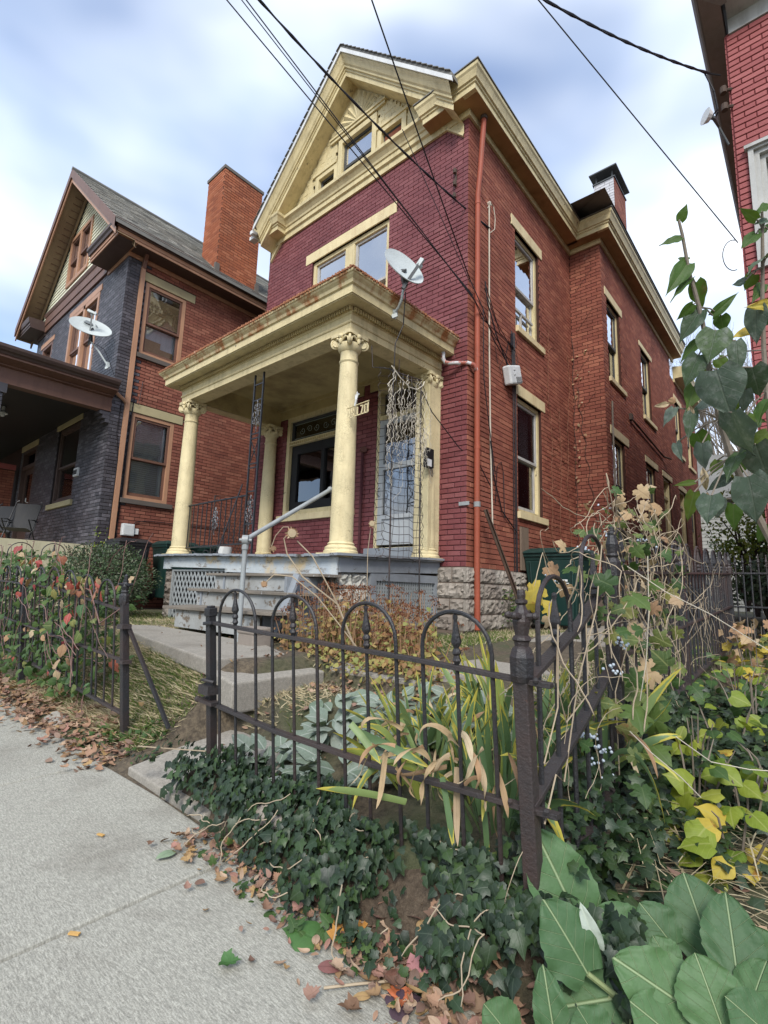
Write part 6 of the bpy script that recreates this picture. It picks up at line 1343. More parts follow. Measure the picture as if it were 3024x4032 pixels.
m = MB(); c0 = Vector(vray(2888, 1005, 1, 6.3)); m.tube([c0+RT*(.12*math.cos(a))+UP*(.17*math.sin(a)) for a in [PI*.45+i*.26 for i in range(15)]], .005, 5); tag(m.build('wire_loop', RUBBER, None), 'loose loop of wire at the edge of the rose house', 'wire')
ra = Vector(vray(2795, 290, 1, 6.3)); wire(ra, (1163*D_+14, -6), .0110, 'thick twisted cable at the top right to the rose house insulators', sag=.22, t=4.8, twist=1, ext=1.7)
m = MB()
for (a, b) in (((2795, 290), (2838, 296)), ((2770, 280), (2812, 360)), ((2812, 362), (2826, 430)), ((2826, 430), (2800, 462)), ((2828, 440), (2812, 470))): m.tube([vray(a[0], a[1], 1, 6.25), vray(b[0], b[1], 1, 6.3)], .009, 5)
tag(m.build('service_drop', RUBBER, None), 'split black service wires at the corner of the rose house', 'wire')
m = MB(); A = Vector((-3.72, 4.34, 3.50)); m.tube([tuple(vray(1597, 1150, 0, -3.53)), (-3.60, 4.40, 3.2), (-3.66, 4.33, 2.95), (-3.67, 4.33, 2.6), (-3.68, 4.5, 2.58), (-3.70, 4.86, 2.62), (-3.72, 5.2, 2.35), (-3.6, 5.7, 1.95), (-3.48, 6.0, 1.8), (-3.45, 6.3, 1.5)], .007, 6)
tag(m.build('dish_cable', RUBBER, None), 'black cable from the porch satellite dish swagged over the trellis to the wall', 'wire')

# ================================================================== BEYOND THE GAP
bb = thing('background_house', 'pale grey clapboard house far behind the trees at the right', 'house', (1.5, 27, -.5))
BFr = Fr(0, 27, 1, 0, 0, -1); part(lambda m: m.box(-4.5, 6, 27, 34, -1, 4.6), 'wall', M_paint('far grey siding', (.30, .30, .27), .7, dirt_amt=.2), bb)
for i in range(34): part(lambda m: m.hexa([BFr.p(-4.5, .02, -1+i*.165), BFr.p(6, .02, -1+i*.165), BFr.p(6, 0, -1+i*.165), BFr.p(-4.5, 0, -1+i*.165), BFr.p(-4.5, .002, -.84+i*.165), BFr.p(6, .002, -.84+i*.165), BFr.p(6, 0, -.84+i*.165), BFr.p(-4.5, 0, -.84+i*.165)], 0, True), 'siding_board', M_paint('far grey siding board', (.33, .33, .30), .7, dirt_amt=.2) if i == 0 else bpy.data.materials['far grey siding board'], bb)
part(lambda m: m.add([(-5, 26.5, 4.5), (6.5, 26.5, 4.5), (6.5, 30.5, 7.5), (-5, 30.5, 7.5)], [(0, 1, 2, 3)]), 'roof', SLATE, bb)

# ================================================================== PLANTS
def fan_leaf(out, cup=.08, c=(0, .42), ring=.55, ripple=.0):
    half = out; pts = half+[(-x, y) for x, y in half[::-1] if abs(x) > 1e-6]; n = len(pts); V = [(c[0], c[1], 0)]; 
    for k in (ring, 1.0):
        for i, (x, y) in enumerate(pts):
            px, py = lerp(c[0], x, k), lerp(c[1], y, k); V.append((px, py, -cup*(px*px*2.2+(py-.4)**2*1.1)*(1 if cup > 0 else 1)+(ripple*math.sin(i*2.3) if k == 1 else 0)+abs(px)*.12))
    F = [(0, 1+i, 1+(i+1) % n) for i in range(n)]+[(1+i, 1+n+i, 1+n+(i+1) % n, 1+(i+1) % n) for i in range(n)]
    return V, F, [(v[0]+.5, v[1]) for v in V]
IVY = fan_leaf([(0, .02), (.16, -.10), (.44, -.04), (.36, .20), (.52, .46), (.24, .56), (0, 1.0)], .25)
IVY2 = fan_leaf([(0, .02), (.22, -.08), (.46, .08), (.40, .34), (.20, .62), (0, .98)], .35)
GRAPE = fan_leaf([(0, .10), (.10, -.06), (.26, -.12), (.34, -.02), (.46, .02), (.44, .14), (.34, .22), (.44, .30), (.60, .36), (.54, .50), (.42, .52), (.28, .54), (.30, .66), (.24, .74), (.14, .86), (0, 1.04)], .28, ripple=.03)
OVAL = fan_leaf([(0, 0), (.14, .10), (.24, .30), (.26, .50), (.20, .72), (.10, .88), (0, 1.0)], .30)
NARROW = fan_leaf([(0, 0), (.07, .2), (.09, .5), (.06, .8), (0, 1.0)], .3)
MAPLE = fan_leaf([(0, .0), (.18, -.04), (.42, .02), (.36, .16), (.55, .40), (.36, .42), (.30, .56), (.22, .62), (.20, .80), (.10, .80), (0, 1.05)], -.35, ripple=.05)
HEART = fan_leaf([(0, .06), (.12, -.04), (.30, -.02), (.44, .14), (.46, .34), (.36, .56), (.20, .76), (.08, .92), (0, 1.06)], .25)
def grid_leaf(wf, rows=12, cols=5, cup=.15, bend=.25, fold=.12, rip=.02, seed=0, tooth=0.0):
    """one broad leaf: unit length along +Y, wf(v) half width; bends down towards the tip, folded along the midrib"""
    r = random.Random(seed); ph = [r.uniform(0, 6.28) for _ in range(4)]; V = []; UVs = []
    for i in range(rows+1):
        v = i/rows; w = wf(v)*(1+tooth*math.sin(v*46+ph[3])) 
        for j in range(-cols, cols+1):
            u = j/cols; x = u*w; y = v
            if v < .12 and abs(u) > .2: y = v-(.12-v)*.9*(abs(u)-.2)
            z = -bend*(v*v)-cup*x*x*3+fold*abs(x)+rip*math.sin(v*17+ph[0]+u*2)*abs(u)**1.5+rip*.7*math.sin(u*9+ph[1]+v*7)*abs(u)
            V.append((x, y, z)); UVs.append((.5+x, v))
    k = 2*cols+1
    F = [(i*k+j, i*k+j+1, (i+1)*k+j+1, (i+1)*k+j) for i in range(rows) for j in range(k-1)]
    return V, F, UVs
w_heart = lambda v: max(.004, .50*math.sin(PI*min(1, (v+.05)**.62))**.75*(1-.55*v**3)) if v < .985 else .004
w_bur = lambda v: max(.006, .46*(math.sin(PI*min(1, v*.93+.07)**.78))**.62)
w_oval = lambda v: max(.004, .34*math.sin(PI*v**.8)**.8)
def leaf_obj(parent, tpl, mat, M, var=0.5, name='leaf', label=None, smooth=True):
    me = mesh_from(name, tpl[0], tpl[1], [var]*len(tpl[1]), tpl[2], smooth, None, (mat,)); return link(me, name, parent, None, M)
IVYM = M_leaf('ivy leaf', [(.012, .025, .012), (.017, .036, .014), (.026, .055, .018), (.010, .020, .011), (.045, .085, .022), (.020, .036, .018)], .45, vein=(.075, .10, .065), vein_amt=.45, transl=.10, spec=.38, nveins=3, slope=.9, sw=.03, mid=.03)
LAMB = M_leaf('woolly silver green leaf', [(.20, .25, .20), (.26, .31, .25), (.15, .20, .14), (.32, .36, .31)], .9, vein=(.42, .46, .40), vein_amt=.6, transl=.15, spec=.1, nveins=7, slope=.7, bs=90, bstr=.5)
BURM = M_leaf('dark green coarse leaf', [(.075, .150, .058), (.092, .178, .068), (.062, .130, .052)], .55, vein=(.30, .38, .20), vein_amt=.8, transl=.22, spec=.35, nveins=5, slope=.9, bs=26, bstr=.7, mid=.022, sw=.035)
LILM = M_leaf('mildewed grey green leaf', [(.075, .110, .078), (.105, .140, .108), (.055, .090, .050), (.060, .105, .034)], .55, vein=(.12, .15, .11), vein_amt=.5, transl=.28, spot=(.20, .22, .20), spec=.3, nveins=5, slope=1.0, mid=.022, bs=30, bstr=.5)
LILG = M_leaf('fresh green leaf', [(.060, .125, .020), (.080, .155, .024), (.105, .155, .022)], .5, vein=(.12, .16, .06), vein_amt=.5, transl=.4, spec=.3, nveins=5, slope=1.0, mid=.022, edge=(.10, .04, .02), edge_th=.66)
YGM = M_leaf('yellow green leaf', [(.20, .27, .030), (.28, .33, .040), (.12, .21, .030), (.36, .37, .060), (.16, .24, .035)], .5, vein=(.42, .44, .16), vein_amt=.4, transl=.35, spec=.3, nveins=5, slope=.9)
GRM = M_leaf('mid green leaf', [(.050, .105, .028), (.070, .130, .034), (.038, .080, .026), (.095, .150, .036)], .5, vein=(.14, .19, .08), vein_amt=.4, transl=.3, spec=.3)
VINEM = M_leaf('turning vine leaf', [(.13, .18, .045), (.09, .135, .040), (.19, .21, .055), (.27, .25, .08), (.075, .12, .040)], .6, vein=(.34, .36, .15), vein_amt=.5, transl=.3, edge=(.26, .13, .045), edge_th=.64, nveins=4, slope=1.1)
YELL = M_leaf('butter yellow leaf', [(.52, .40, .055), (.60, .46, .08)], .6, vein=(.44, .40, .12), vein_amt=.4, transl=.35, edge=(.33, .15, .03), edge_th=.58, nveins=4, slope=1.1)
DRYM = M_leaf('dry curled leaf', [(.46, .34, .20), (.34, .22, .12), (.58, .48, .32), (.28, .17, .10), (.42, .26, .15)], .8, vein=(.20, .12, .07), vein_amt=.4, transl=.2, spec=.15)
LITM = M_leaf('fallen leaf', [(.36, .22, .14), (.26, .14, .09), (.44, .32, .22), (.18, .11, .07), (.33, .17, .135), (.24, .17, .13), (.13, .07, .055), (.38, .25, .11)], .75, vein=(.18, .10, .06), vein_amt=.3, transl=.08, spec=.2)
REDM = M_leaf('red autumn leaf', [(.34, .055, .045), (.46, .12, .085), (.40, .20, .12), (.28, .035, .045)], .55, vein=(.50, .30, .20), vein_amt=.4, transl=.3)
BUSHM = M_leaf('small dark shrub leaf', [(.038, .070, .028), (.055, .098, .036), (.026, .048, .022), (.085, .130, .052), (.16, .17, .11)], .5, transl=.12, spec=.35)
SEDM = M_leaf('yellowing sedum leaf', [(.30, .28, .085), (.18, .22, .060), (.38, .27, .10), (.26, .13, .055), (.22, .12, .07)], .6, transl=.2, spec=.25)
SEDF = M_leaf('brown seed head', [(.15, .060, .032), (.21, .095, .050), (.11, .045, .028)], .9, transl=0, spec=.1)
GRASS = M_leaf('grass blade', [(.095, .160, .030), (.135, .200, .042), (.20, .22, .065), (.065, .120, .028)], .6, transl=.25, spec=.25)
STRAW = M_leaf('straw', [(.42, .35, .21), (.52, .45, .29), (.33, .27, .16), (.26, .21, .13)], .8, transl=.1, spec=.2)
def M_iris():
    m, t, p = mat_new('iris blade'); P = posn(t); uv = N(t, 'ShaderNodeUVMap', uv_map='UVMap'); sx = N(t, 'ShaderNodeSeparateXYZ'); t.links.new(uv.outputs[0], sx.inputs[0])
    v = varf(t); col = ramp(t, v, [(.1, (.11, .19, .075)), (.4, (.16, .26, .12)), (.7, (.22, .30, .10)), (.95, (.36, .40, .08))])
    ln = N(t, 'ShaderNodeTexWave', bands_direction='X', ins={'Scale': 9.0, 'Distortion': .6}); mp_ = N(t, 'ShaderNodeMapping', ins={'Scale': (3, .15, 1)}); t.links.new(uv.outputs[0], mp_.inputs[0]); t.links.new(mp_.outputs[0], ln.inputs['Vector'])
    col = mixc(t, math_(t, 'MULTIPLY', ln.outputs['Fac'], .3), col, (.05, .09, .035))
    e = math_(t, 'ABSOLUTE', math_(t, 'SUBTRACT', sx.outputs[0], .5)); nz = noise(t, P, 16, 4)
    yw = ramp(t, math_(t, 'ADD', math_(t, 'MULTIPLY', sx.outputs[1], .8), math_(t, 'ADD', math_(t, 'MULTIPLY', nz, .45), math_(t, 'MULTIPLY', e, .45))), [(.96, 0.0), (1.05, 1.0)])
    col = mixc(t, yw, col, (.48, .42, .07))
    bt = ramp(t, math_(t, 'ADD', sx.outputs[1], math_(t, 'MULTIPLY', math_(t, 'ADD', nz, math_(t, 'MULTIPLY', v, .35)), .40)), [(1.06, 0.0), (1.11, 1.0)])
    col = mixc(t, bt, col, ramp(t, nz, [(.35, (.20, .085, .035)), (.6, (.46, .29, .15))]))
    t.links.new(col, p.inputs['Base Color']); p.inputs['Roughness'].default_value = .5
    tr = N(t, 'ShaderNodeBsdfTranslucent'); ms = N(t, 'ShaderNodeMixShader', ins={0: .25}); out = [n for n in t.nodes if n.type == 'OUTPUT_MATERIAL'][0]
    t.links.new(col, tr.inputs['Color']); t.links.new(p.outputs[0], ms.inputs[1]); t.links.new(tr.outputs[0], ms.inputs[2]); t.links.new(ms.outputs[0], out.inputs[0]); return m
IRISM = M_iris()
def blade(p0, d0, L, w, droop, seed, twist=0.0, segs=12, curl=0.0, face=None):
    """a strap leaf: starts at p0 along d0, bends over by droop; returns verts, faces, uv in world coordinates"""
    r = random.Random(seed); p = Vector(p0); d = Vector(d0).normalized(); s = Vector(face) if face else d.cross(Vector((r.uniform(-1, 1), r.uniform(-1, 1), .1))); s = (s-d*s.dot(d)).normalized()
    V = []; UVs = []; st = L/segs
    for i in range(segs+1):
        v = i/segs; ww = w*(1-.15*(1-v))*(1 if v < .55 else max(.03, math.cos((v-.55)/.45*PI/2)**.7)); n = d.cross(s)
        V += [tuple(p-s*ww/2+n*ww*.16), tuple(p), tuple(p+s*ww/2+n*ww*.16)]; UVs += [(0, v), (.5, v), (1, v)]
        d = (d+Vector((r.uniform(-.03, .03), r.uniform(-.03, .03), -droop*(.4+v*1.6)/segs))).normalized()
        if curl and v > .6: d = (d+n*curl*.35).normalized()
        s = (s-d*s.dot(d)).normalized(); s = (s+d.cross(s)*twist/segs).normalized(); p = p+d*st
    F = []
    for i in range(segs):
        a = i*3; F += [(a, a+1, a+4, a+3), (a+1, a+2, a+5, a+4)]
    return V, F, UVs
def tg(px, py):
    d = FW+RT*((px-1512)/F_PX)-UP*((py-2016)/F_PX); t = .8
    while t < 12:
        q = d*t
        if q.z < gz(q.x, q.y): return t
        t += .01
    return 12.0
def pxl(px, py, t): return Vector(vray(px, py, t=t))

# ---- ivy
ivy = thing('ivy_bed', 'dark glossy ivy spilling over the kerb below the front fence and round its corner', 'ivy', (-1.3, 1.45, -1.0))
def ivy_h(x, y):
    f = sm(1.16, 1.50, y)
    top = lerp(-.90, -.86, sm(-2.0, -.9, x)); return lerp(-1.09, top, f)+.035*math.sin(x*9+1)*math.sin(y*11)
lst = []
for i in range(7600):
    x = U(-2.62, -.40); y = U(1.18, 1.78)
    lim = lerp(1.37, 1.25, sm(-2.5, -1.3, x)) if x < -1.2 else lerp(1.25, 1.38, sm(-1.0, -.5, x))
    if y < lim+U(-.05, .05): continue
    if y > lerp(1.68, 1.54, sm(-1.9, -1.3, x))+U(-.04, .04): continue
    if x < -2.35 and y > 1.58: continue
    gap = math.sin(x*6.3+2)*math.sin(y*8+x*3)
    if gap > .62 and rnd.random() < .8: continue
    if math.sin(x*23)*math.sin(y*31+x*9) > .55: continue
    z = ivy_h(x, y)+U(-.05, .055); s = U(.024, .046) if rnd.random() < .85 else U(.046, .062)
    n = Vector((U(-.5, .5), -1.0+U(-.5, .4), .85+U(-.5, .5))); d = Vector((U(-1, 1), U(-.6, .1), -1+U(-.4, .9)))
    lst.append((s/abs(y+.2*abs(x)), (0 if rnd.random() < .6 else 1), TRS((x, y, z), d, n, s, U(-.3, .3)), rnd.random()))
for i in range(5200):
    x = U(-.68, .75); y = U(1.62, 4.6)
    if y < 2.15 and x > -.45 and rnd.random() < .93: continue     # burdock and straw patch in front
    if y < 2.45 and x > -.30 and rnd.random() < .85: continue
    z = gz(x, y)+U(.01, .11); s = U(.034, .060); lst.append((s/y*.7, 0, TRS((x, y, z), (U(-1, 1), U(-1, .2), U(-.7, .3)), (U(-.5, .5), U(-1, .1), 1.0), s, 0), rnd.random()*.75))
for i in range(700):   # along the foot of the side fence inside
    y = U(1.5, 3.2); x = -.69+U(-.15, .12); lst.append((.01, 0, TRS((x, y, gz(-.75, y)+U(.0, .14)), rdir(-.6, .3), (U(-.3, .6), -1, .8), U(.03, .055)), rnd.random()*.7))
# a long shoot to the left of the gate post
for k in range(34):
    t = k/33; p = Vector((-2.42-.42*t, 1.42-.12*t+U(-.02, .02), -.83-.06*t+.05*math.sin(t*5)+U(-.02, .02))); lst.append((.03, 0, TRS(p, (U(-1, 0), U(-.5, .5), -.5), (U(-.3, .3), -.8, 1), U(.022, .04)), rnd.random()))
lst.sort(key=lambda q: -q[0])
IV = {0: None, 1: None}
for k, T in ((0, IVY), (1, IVY2)): IV[k] = mesh_from('leaf', T[0], T[1], None, T[2], True, None, (IVYM,))
for (s, k, M, v) in lst[:300]: link(IV[k], 'leaf', ivy, None, M)
scatter('foliage', [IVY, IVY2], [(k, M) for s, k, M, v in lst[300:]], [v for s, k, M, v in lst[300:]], IVYM, ivy, smooth=True)
m = MB()
for i in range(22):
    x = U(-2.1, -.7); y = U(1.22, 1.5); p = Vector((x, y, ivy_h(x, y)+.03)); d = Vector((U(-1, .3), U(-.8, .2), U(-.3, .2))).normalized(); pts = [p]
    for j in range(10): d = (d+rdir()*.45).normalized(); p = p+d*.020; p.z = min(p.z, ivy_h(p.x, p.y)+.03); pts.append(p.copy())
    m.tube(pts, [.0022]*10+[.001], 4, False)
m.tube([(-2.35, 1.42, -.82), (-2.6, 1.36, -.85), (-2.84, 1.31, -.88)], .003, 5); m.build('stem', STEMB, ivy, kind='stuff')
m = MB(); V = []; nx, ny = 60, 16
for j in range(ny+1):
    for i in range(nx+1):
        x = lerp(-2.55, -.45, i/nx); lo = lerp(1.40, 1.29, sm(-2.5, -1.2, x)) if x < -1.2 else lerp(1.29, 1.42, sm(-1.2, -.5, x)); y = lerp(lo, 1.62, j/ny); V.append((x, y, lerp(-1.115, ivy_h(x, y)-.07, sm(0, .25, j/ny))))
m.add(V, [(j*(nx+1)+i, j*(nx+1)+i+1, (j+1)*(nx+1)+i+1, (j+1)*(nx+1)+i) for j in range(ny) for i in range(nx)]); m.build('soil_bank', SOIL, ivy)

# ---- irises
def iris(x, y, n, label, seed, spread=.16, lean=None, L0=.42):
    r = random.Random(seed); z0 = gz(x, y)-.01; t = thing('iris_clump', label, 'plant', (x, y, z0), 'iris clumps behind the front fence')
    for i in range(n):
        a = r.uniform(0, 2*PI); rr = spread*math.sqrt(r.random()); out = r.uniform(.05, .75)
        d = Vector((math.cos(a)*out+(lean[0] if lean else 0), math.sin(a)*out*.8+(lean[1] if lean else 0)-.12, 1.0)); L = L0*r.uniform(.65, 1.2)
        T = blade((x+math.cos(a)*rr, y+math.sin(a)*rr, z0+r.uniform(0, .05)), d, L, r.uniform(.022, .036), r.uniform(.1, 1.1) if r.random() < .75 else r.uniform(1.6, 3.0), r.random(), r.uniform(-.8, .8), curl=(r.uniform(.3, 1.0) if r.random() < .15 else 0))
        leaf_obj(t, T, IRISM, Matrix.Identity(4), r.random()*.9)
    for i in range(n//4):   # dead straps hanging out
        a = r.uniform(-PI, 0.2); T = blade((x+math.cos(a)*spread, y+math.sin(a)*spread*.8, z0+.12+r.uniform(0, .16)), (math.cos(a)*.8, math.sin(a)*.6-.3, r.uniform(-.1, .7)), r.uniform(.10, .26), r.uniform(.008, .018), r.uniform(1.5, 3.5), r.random(), r.uniform(-5, 5), curl=r.uniform(-1.4, 1.4))
        leaf_obj(t, T, DRYM, Matrix.Identity(4), r.random(), 'dead_leaf')
    return t
iris(-1.30, 1.86, 34, 'front iris clump whose yellow tipped straps flop through the fence bars', 21, .14, (-.15, -.1), .40)
iris(-.98, 1.82, 38, 'upright green iris clump just left of the fence corner post', 22, .15, None, .44)
iris(-1.55, 2.15, 22, 'small iris clump at the edge of the silver leaves', 23, .13, None, .36)
iris(-1.05, 2.22, 36, 'tall iris clump behind the corner one, half browned', 24, .18, (.1, 0), .46)
iris(-.78, 2.30, 26, 'iris clump against the inside of the side fence', 25, .12, (0, 0), .44)
iris(-1.35, 2.45, 24, 'rear iris clump beside the path curb', 26, .15, None, .38)
fb_ = thing('iris_clump', 'iris straps fallen outward through the lower fence rail, brown and curling', 'plant', (-1.3, 1.55, -.85), 'iris clumps behind the front fence')
for (a, b, w, s, mt) in (((1600, 3160), (1240, 3125), .026, 1, IRISM), ((1960, 3370), (1690, 3480), .030, 2, IRISM), ((1760, 3020), (1560, 3090), .02, 3, DRYM), ((1800, 3020), (1790, 3330), .024, 4, DRYM), ((1520, 2960), (1490, 3190), .020, 5, DRYM), ((1900, 3150), (1930, 3420), .022, 6, IRISM), ((1740, 3060), (1800, 3340), .022, 7, IRISM), ((1560, 3020), (1640, 3130), .018, 8, DRYM), ((1410, 2880), (1690, 3040), .030, 9, IRISM), ((1380, 2850), (1500, 3010), .026, 10, IRISM)):
    A = pxl(*a, 1.66); B = pxl(*b, 1.60); L = (B-A).length; T = blade(A, (B-A).normalized()+Vector((0, 0, .12)), L, w, .15, s*.31, .5*(s % 3-1), curl=(.5 if mt is DRYM else 0), face=RT if abs(B[2]-A[2]) > abs(B[0]-A[0]) else UP)
    leaf_obj(fb_, T, mt, Matrix.Identity(4), (s*.37) % 1)
for s in range(16):
    A = pxl(1530+s*30+U(-30, 30), 2930+U(-60, 90), U(1.58, 1.66)); T = blade(A, (U(-.5, .5), -.3, U(-.6, .5)), U(.10, .22), U(.014, .024), U(1, 3), s*.7, U(-6, 6), curl=U(-1.5, 1.5)); leaf_obj(fb_, T, DRYM, Matrix.Identity(4), rnd.random(), 'dead_leaf')

# ---- lamb's ear
def lambs(x, y, n, label, seed, R=.28):
    r = random.Random(seed); t = thing('lambs_ear', label, 'plant', (x, y, gz(x, y)), 'silver leaved lambs ear in the front bed')
    TP = [grid_leaf(w_oval, 9, 3, .25, .30, .18, .02, s) for s in range(5)]; MS = [mesh_from('leaf', T[0], T[1], [s/5]*len(T[1]), T[2], True, None, (LAMB,)) for s, T in enumerate(TP)]
    for i in range(n):
        a = r.uniform(0, 2*PI); q = math.sqrt(r.random())*R; px, py = x+math.cos(a)*q, y+math.sin(a)*q*.8; a2 = a+r.uniform(-1.2, 1.2); up = r.uniform(.1, 1.0)
        s = r.uniform(.085, .155); link(r.choice(MS), 'leaf', t, None, TRS((px, py, gz(px, py)+r.uniform(.02, .13)), (math.cos(a2), math.sin(a2)-.2, up), (-math.cos(a2)*.3, -.5-math.sin(a2)*.3, 1.0), s, r.uniform(-.4, .4)))
lambs(-2.10, 2.05, 46, 'silvery lambs ear mat nearest the gate post', 31); lambs(-1.80, 1.82, 46, 'silvery lambs ear leaves right behind the fence pickets', 32, .26)
lambs(-1.72, 2.30, 46, 'silvery lambs ear in the middle of the bed', 33); lambs(-1.45, 2.55, 34, 'silvery lambs ear along the foot of the path curb', 34, .24); lambs(-2.30, 1.78, 30, 'low lambs ear rosette at the end of the fence by the gate opening', 35, .17)

# ---- burdock like big leaves, bottom right
bur = thing('broad_leaf_weed', 'big dark green crinkled leaves filling the bottom right corner', 'plant', (-.35, 1.5, -1.0))
C5 = lambda x, y: (1900+x*.6775, 3000+y*.6775)
BL = [((960, 1345), (415, 1420), 430, 1.42, 1.36, .12), ((1290, 1500), (790, 1150), 300, 1.46, 1.40, .10), ((1400, 1560), (1245, 1130), 290, 1.44, 1.50, .12), ((1330, 1120), (1180, 660), 290, 1.66, 1.78, .15), ((590, 1000), (330, 415), 300, 1.62, 1.72, .18), ((610, 1230), (380, 820), 270, 1.52, 1.58, .14), ((940, 1110), (690, 850), 230, 1.58, 1.66, .16),
      ((1110, 1070), (930, 830), 190, 1.62, 1.70, .2), ((1480, 1240), (1420, 770), 240, 1.56, 1.66, .18), ((180, 1620), (20, 1415), 200, 1.34, 1.32, .1), ((1720, 1300), (1560, 960), 220, 1.6, 1.66, .15), ((1680, 1600), (1430, 1370), 230, 1.42, 1.42, .12), ((1180, 1660), (880, 1400), 260, 1.36, 1.34, .1), ((430, 1660), (360, 1230), 150, 1.42, 1.46, .25), ((1100, 1200), (1000, 1020), 150, 1.62, 1.66, .2), ((1560, 1420), (1640, 1150), 180, 1.52, 1.6, .2), ((680, 1640), (560, 1440), 200, 1.32, 1.30, .12)]
rt_ = pxl(*C5(1250, 1600), tg(*C5(1250, 1600))); stm = MB()
for k, (a, b, w, ta, tb2, bend) in enumerate(BL):
    ga_, gb_ = tg(*C5(*a)), tg(*C5(*b)); ta = ga_-.10-.02*(k % 3); tb2 = min(gb_-.08, ta+(gb_-ga_)*.30); A = pxl(*C5(*a), ta); B = pxl(*C5(*b), tb2); L = (B-A).length*1.04; W = w*.6775*ta/F_PX; T = grid_leaf(lambda v: w_bur(v)*W/L/.66, 20, 8, .06, bend*.7, .05, .028, k+3, .03)
    nn = -(A+B).normalized()*.9+Vector((U(-.2, .2), 0, .40)); ob = leaf_obj(bur, T, BURM, TRS(A, B-A, nn, L, U(-.15, .15)), rnd.random())
    stm.tube([A, A.lerp(rt_, .4)+Vector((0, 0, -.02)), Vector((A.x*.5+rt_.x*.5, A.y*.5+rt_.y*.5+.05, -.95))], [.006, .008, .010], 6)
stm.build('stalk', M_leaf('pale stalk', [(.22, .27, .12), (.28, .30, .16)], .6, transl=0), bur, smooth=True)
tt_ = tg(*C5(672, 1085))-.2; A = pxl(*C5(672, 1085), tt_); B = pxl(*C5(600, 905), tt_); leaf_obj(bur, grid_leaf(lambda v: w_bur(v)*.5, 10, 4, .2, .4, .5, .03, 77), M_leaf('pale leaf underside', [(.30, .37, .28)], .8, vein=(.42, .47, .38), vein_amt=.6, transl=.2), TRS(A, B-A, -A, (B-A).length*1.1), .5, label='pale curled leaf underside')

# ---- straw patch by the burdock
lstS = []
for i in range(700):
    x = U(-.60, .55); y = U(1.75, 2.65); p = Vector((x, y, gz(x, y)+U(.0, .05))); d = Vector((U(-1, 1), U(-.6, .6), U(-.12, .18))); lstS.append((0, TRS(p, d, (0, 0, 1), U(.08, .30)), rnd.random()))
STR = ([(-.012, 0, 0), (.012, 0, 0), (.010, .5, .03), (-.010, .5, .03), (.004, 1, 0), (-.004, 1, 0)], [(0, 1, 2, 3), (3, 2, 4, 5)], [(0, 0), (1, 0), (1, .5), (0, .5), (1, 1), (0, 1)])
o = scatter('dry_stems', [STR], [(k, M) for k, M, v in lstS], [v for k, M, v in lstS], STRAW); tag(o, 'dry straw coloured stems lying on the soil behind the big leaves', 'straw')

# ---- lilac branches reaching in at the right
lil = thing('lilac_shrub', 'mildewed grey green lilac branches reaching up at the right edge', 'shrub', (.12, 1.35, -.95))
C4 = lambda x, y: (2500+x*.678, 700+y*.678)
TD = 1.0
def px3(c, t=TD): return pxl(*C4(*c), t)
st1 = [(255, 250), (275, 330), (300, 470), (325, 590), (345, 650), (372, 750), (395, 850), (415, 980), (432, 1130), (490, 1400), (560, 1620), (680, 1900), (860, 2250)]
st2 = [(738, 195), (740, 300), (742, 520), (740, 720), (748, 1000), (765, 1240), (800, 1600), (860, 2250)]
foot = Vector((.12, 1.35, -.95))
part(lambda m: (m.tube([px3(c) for c in st1]+[foot], [.0025, .003, .0033, .0035, .0038, .004, .0042, .0045, .005, .0055, .006, .0065, .007, .008], 7), m.tube([px3(c, 1.04) for c in st2]+[foot+Vector((.03, .02, 0))], [.0025, .003, .0035, .004, .0045, .005, .0055, .006, .008], 7)), 'branch', STEMG, lil, smooth=True)
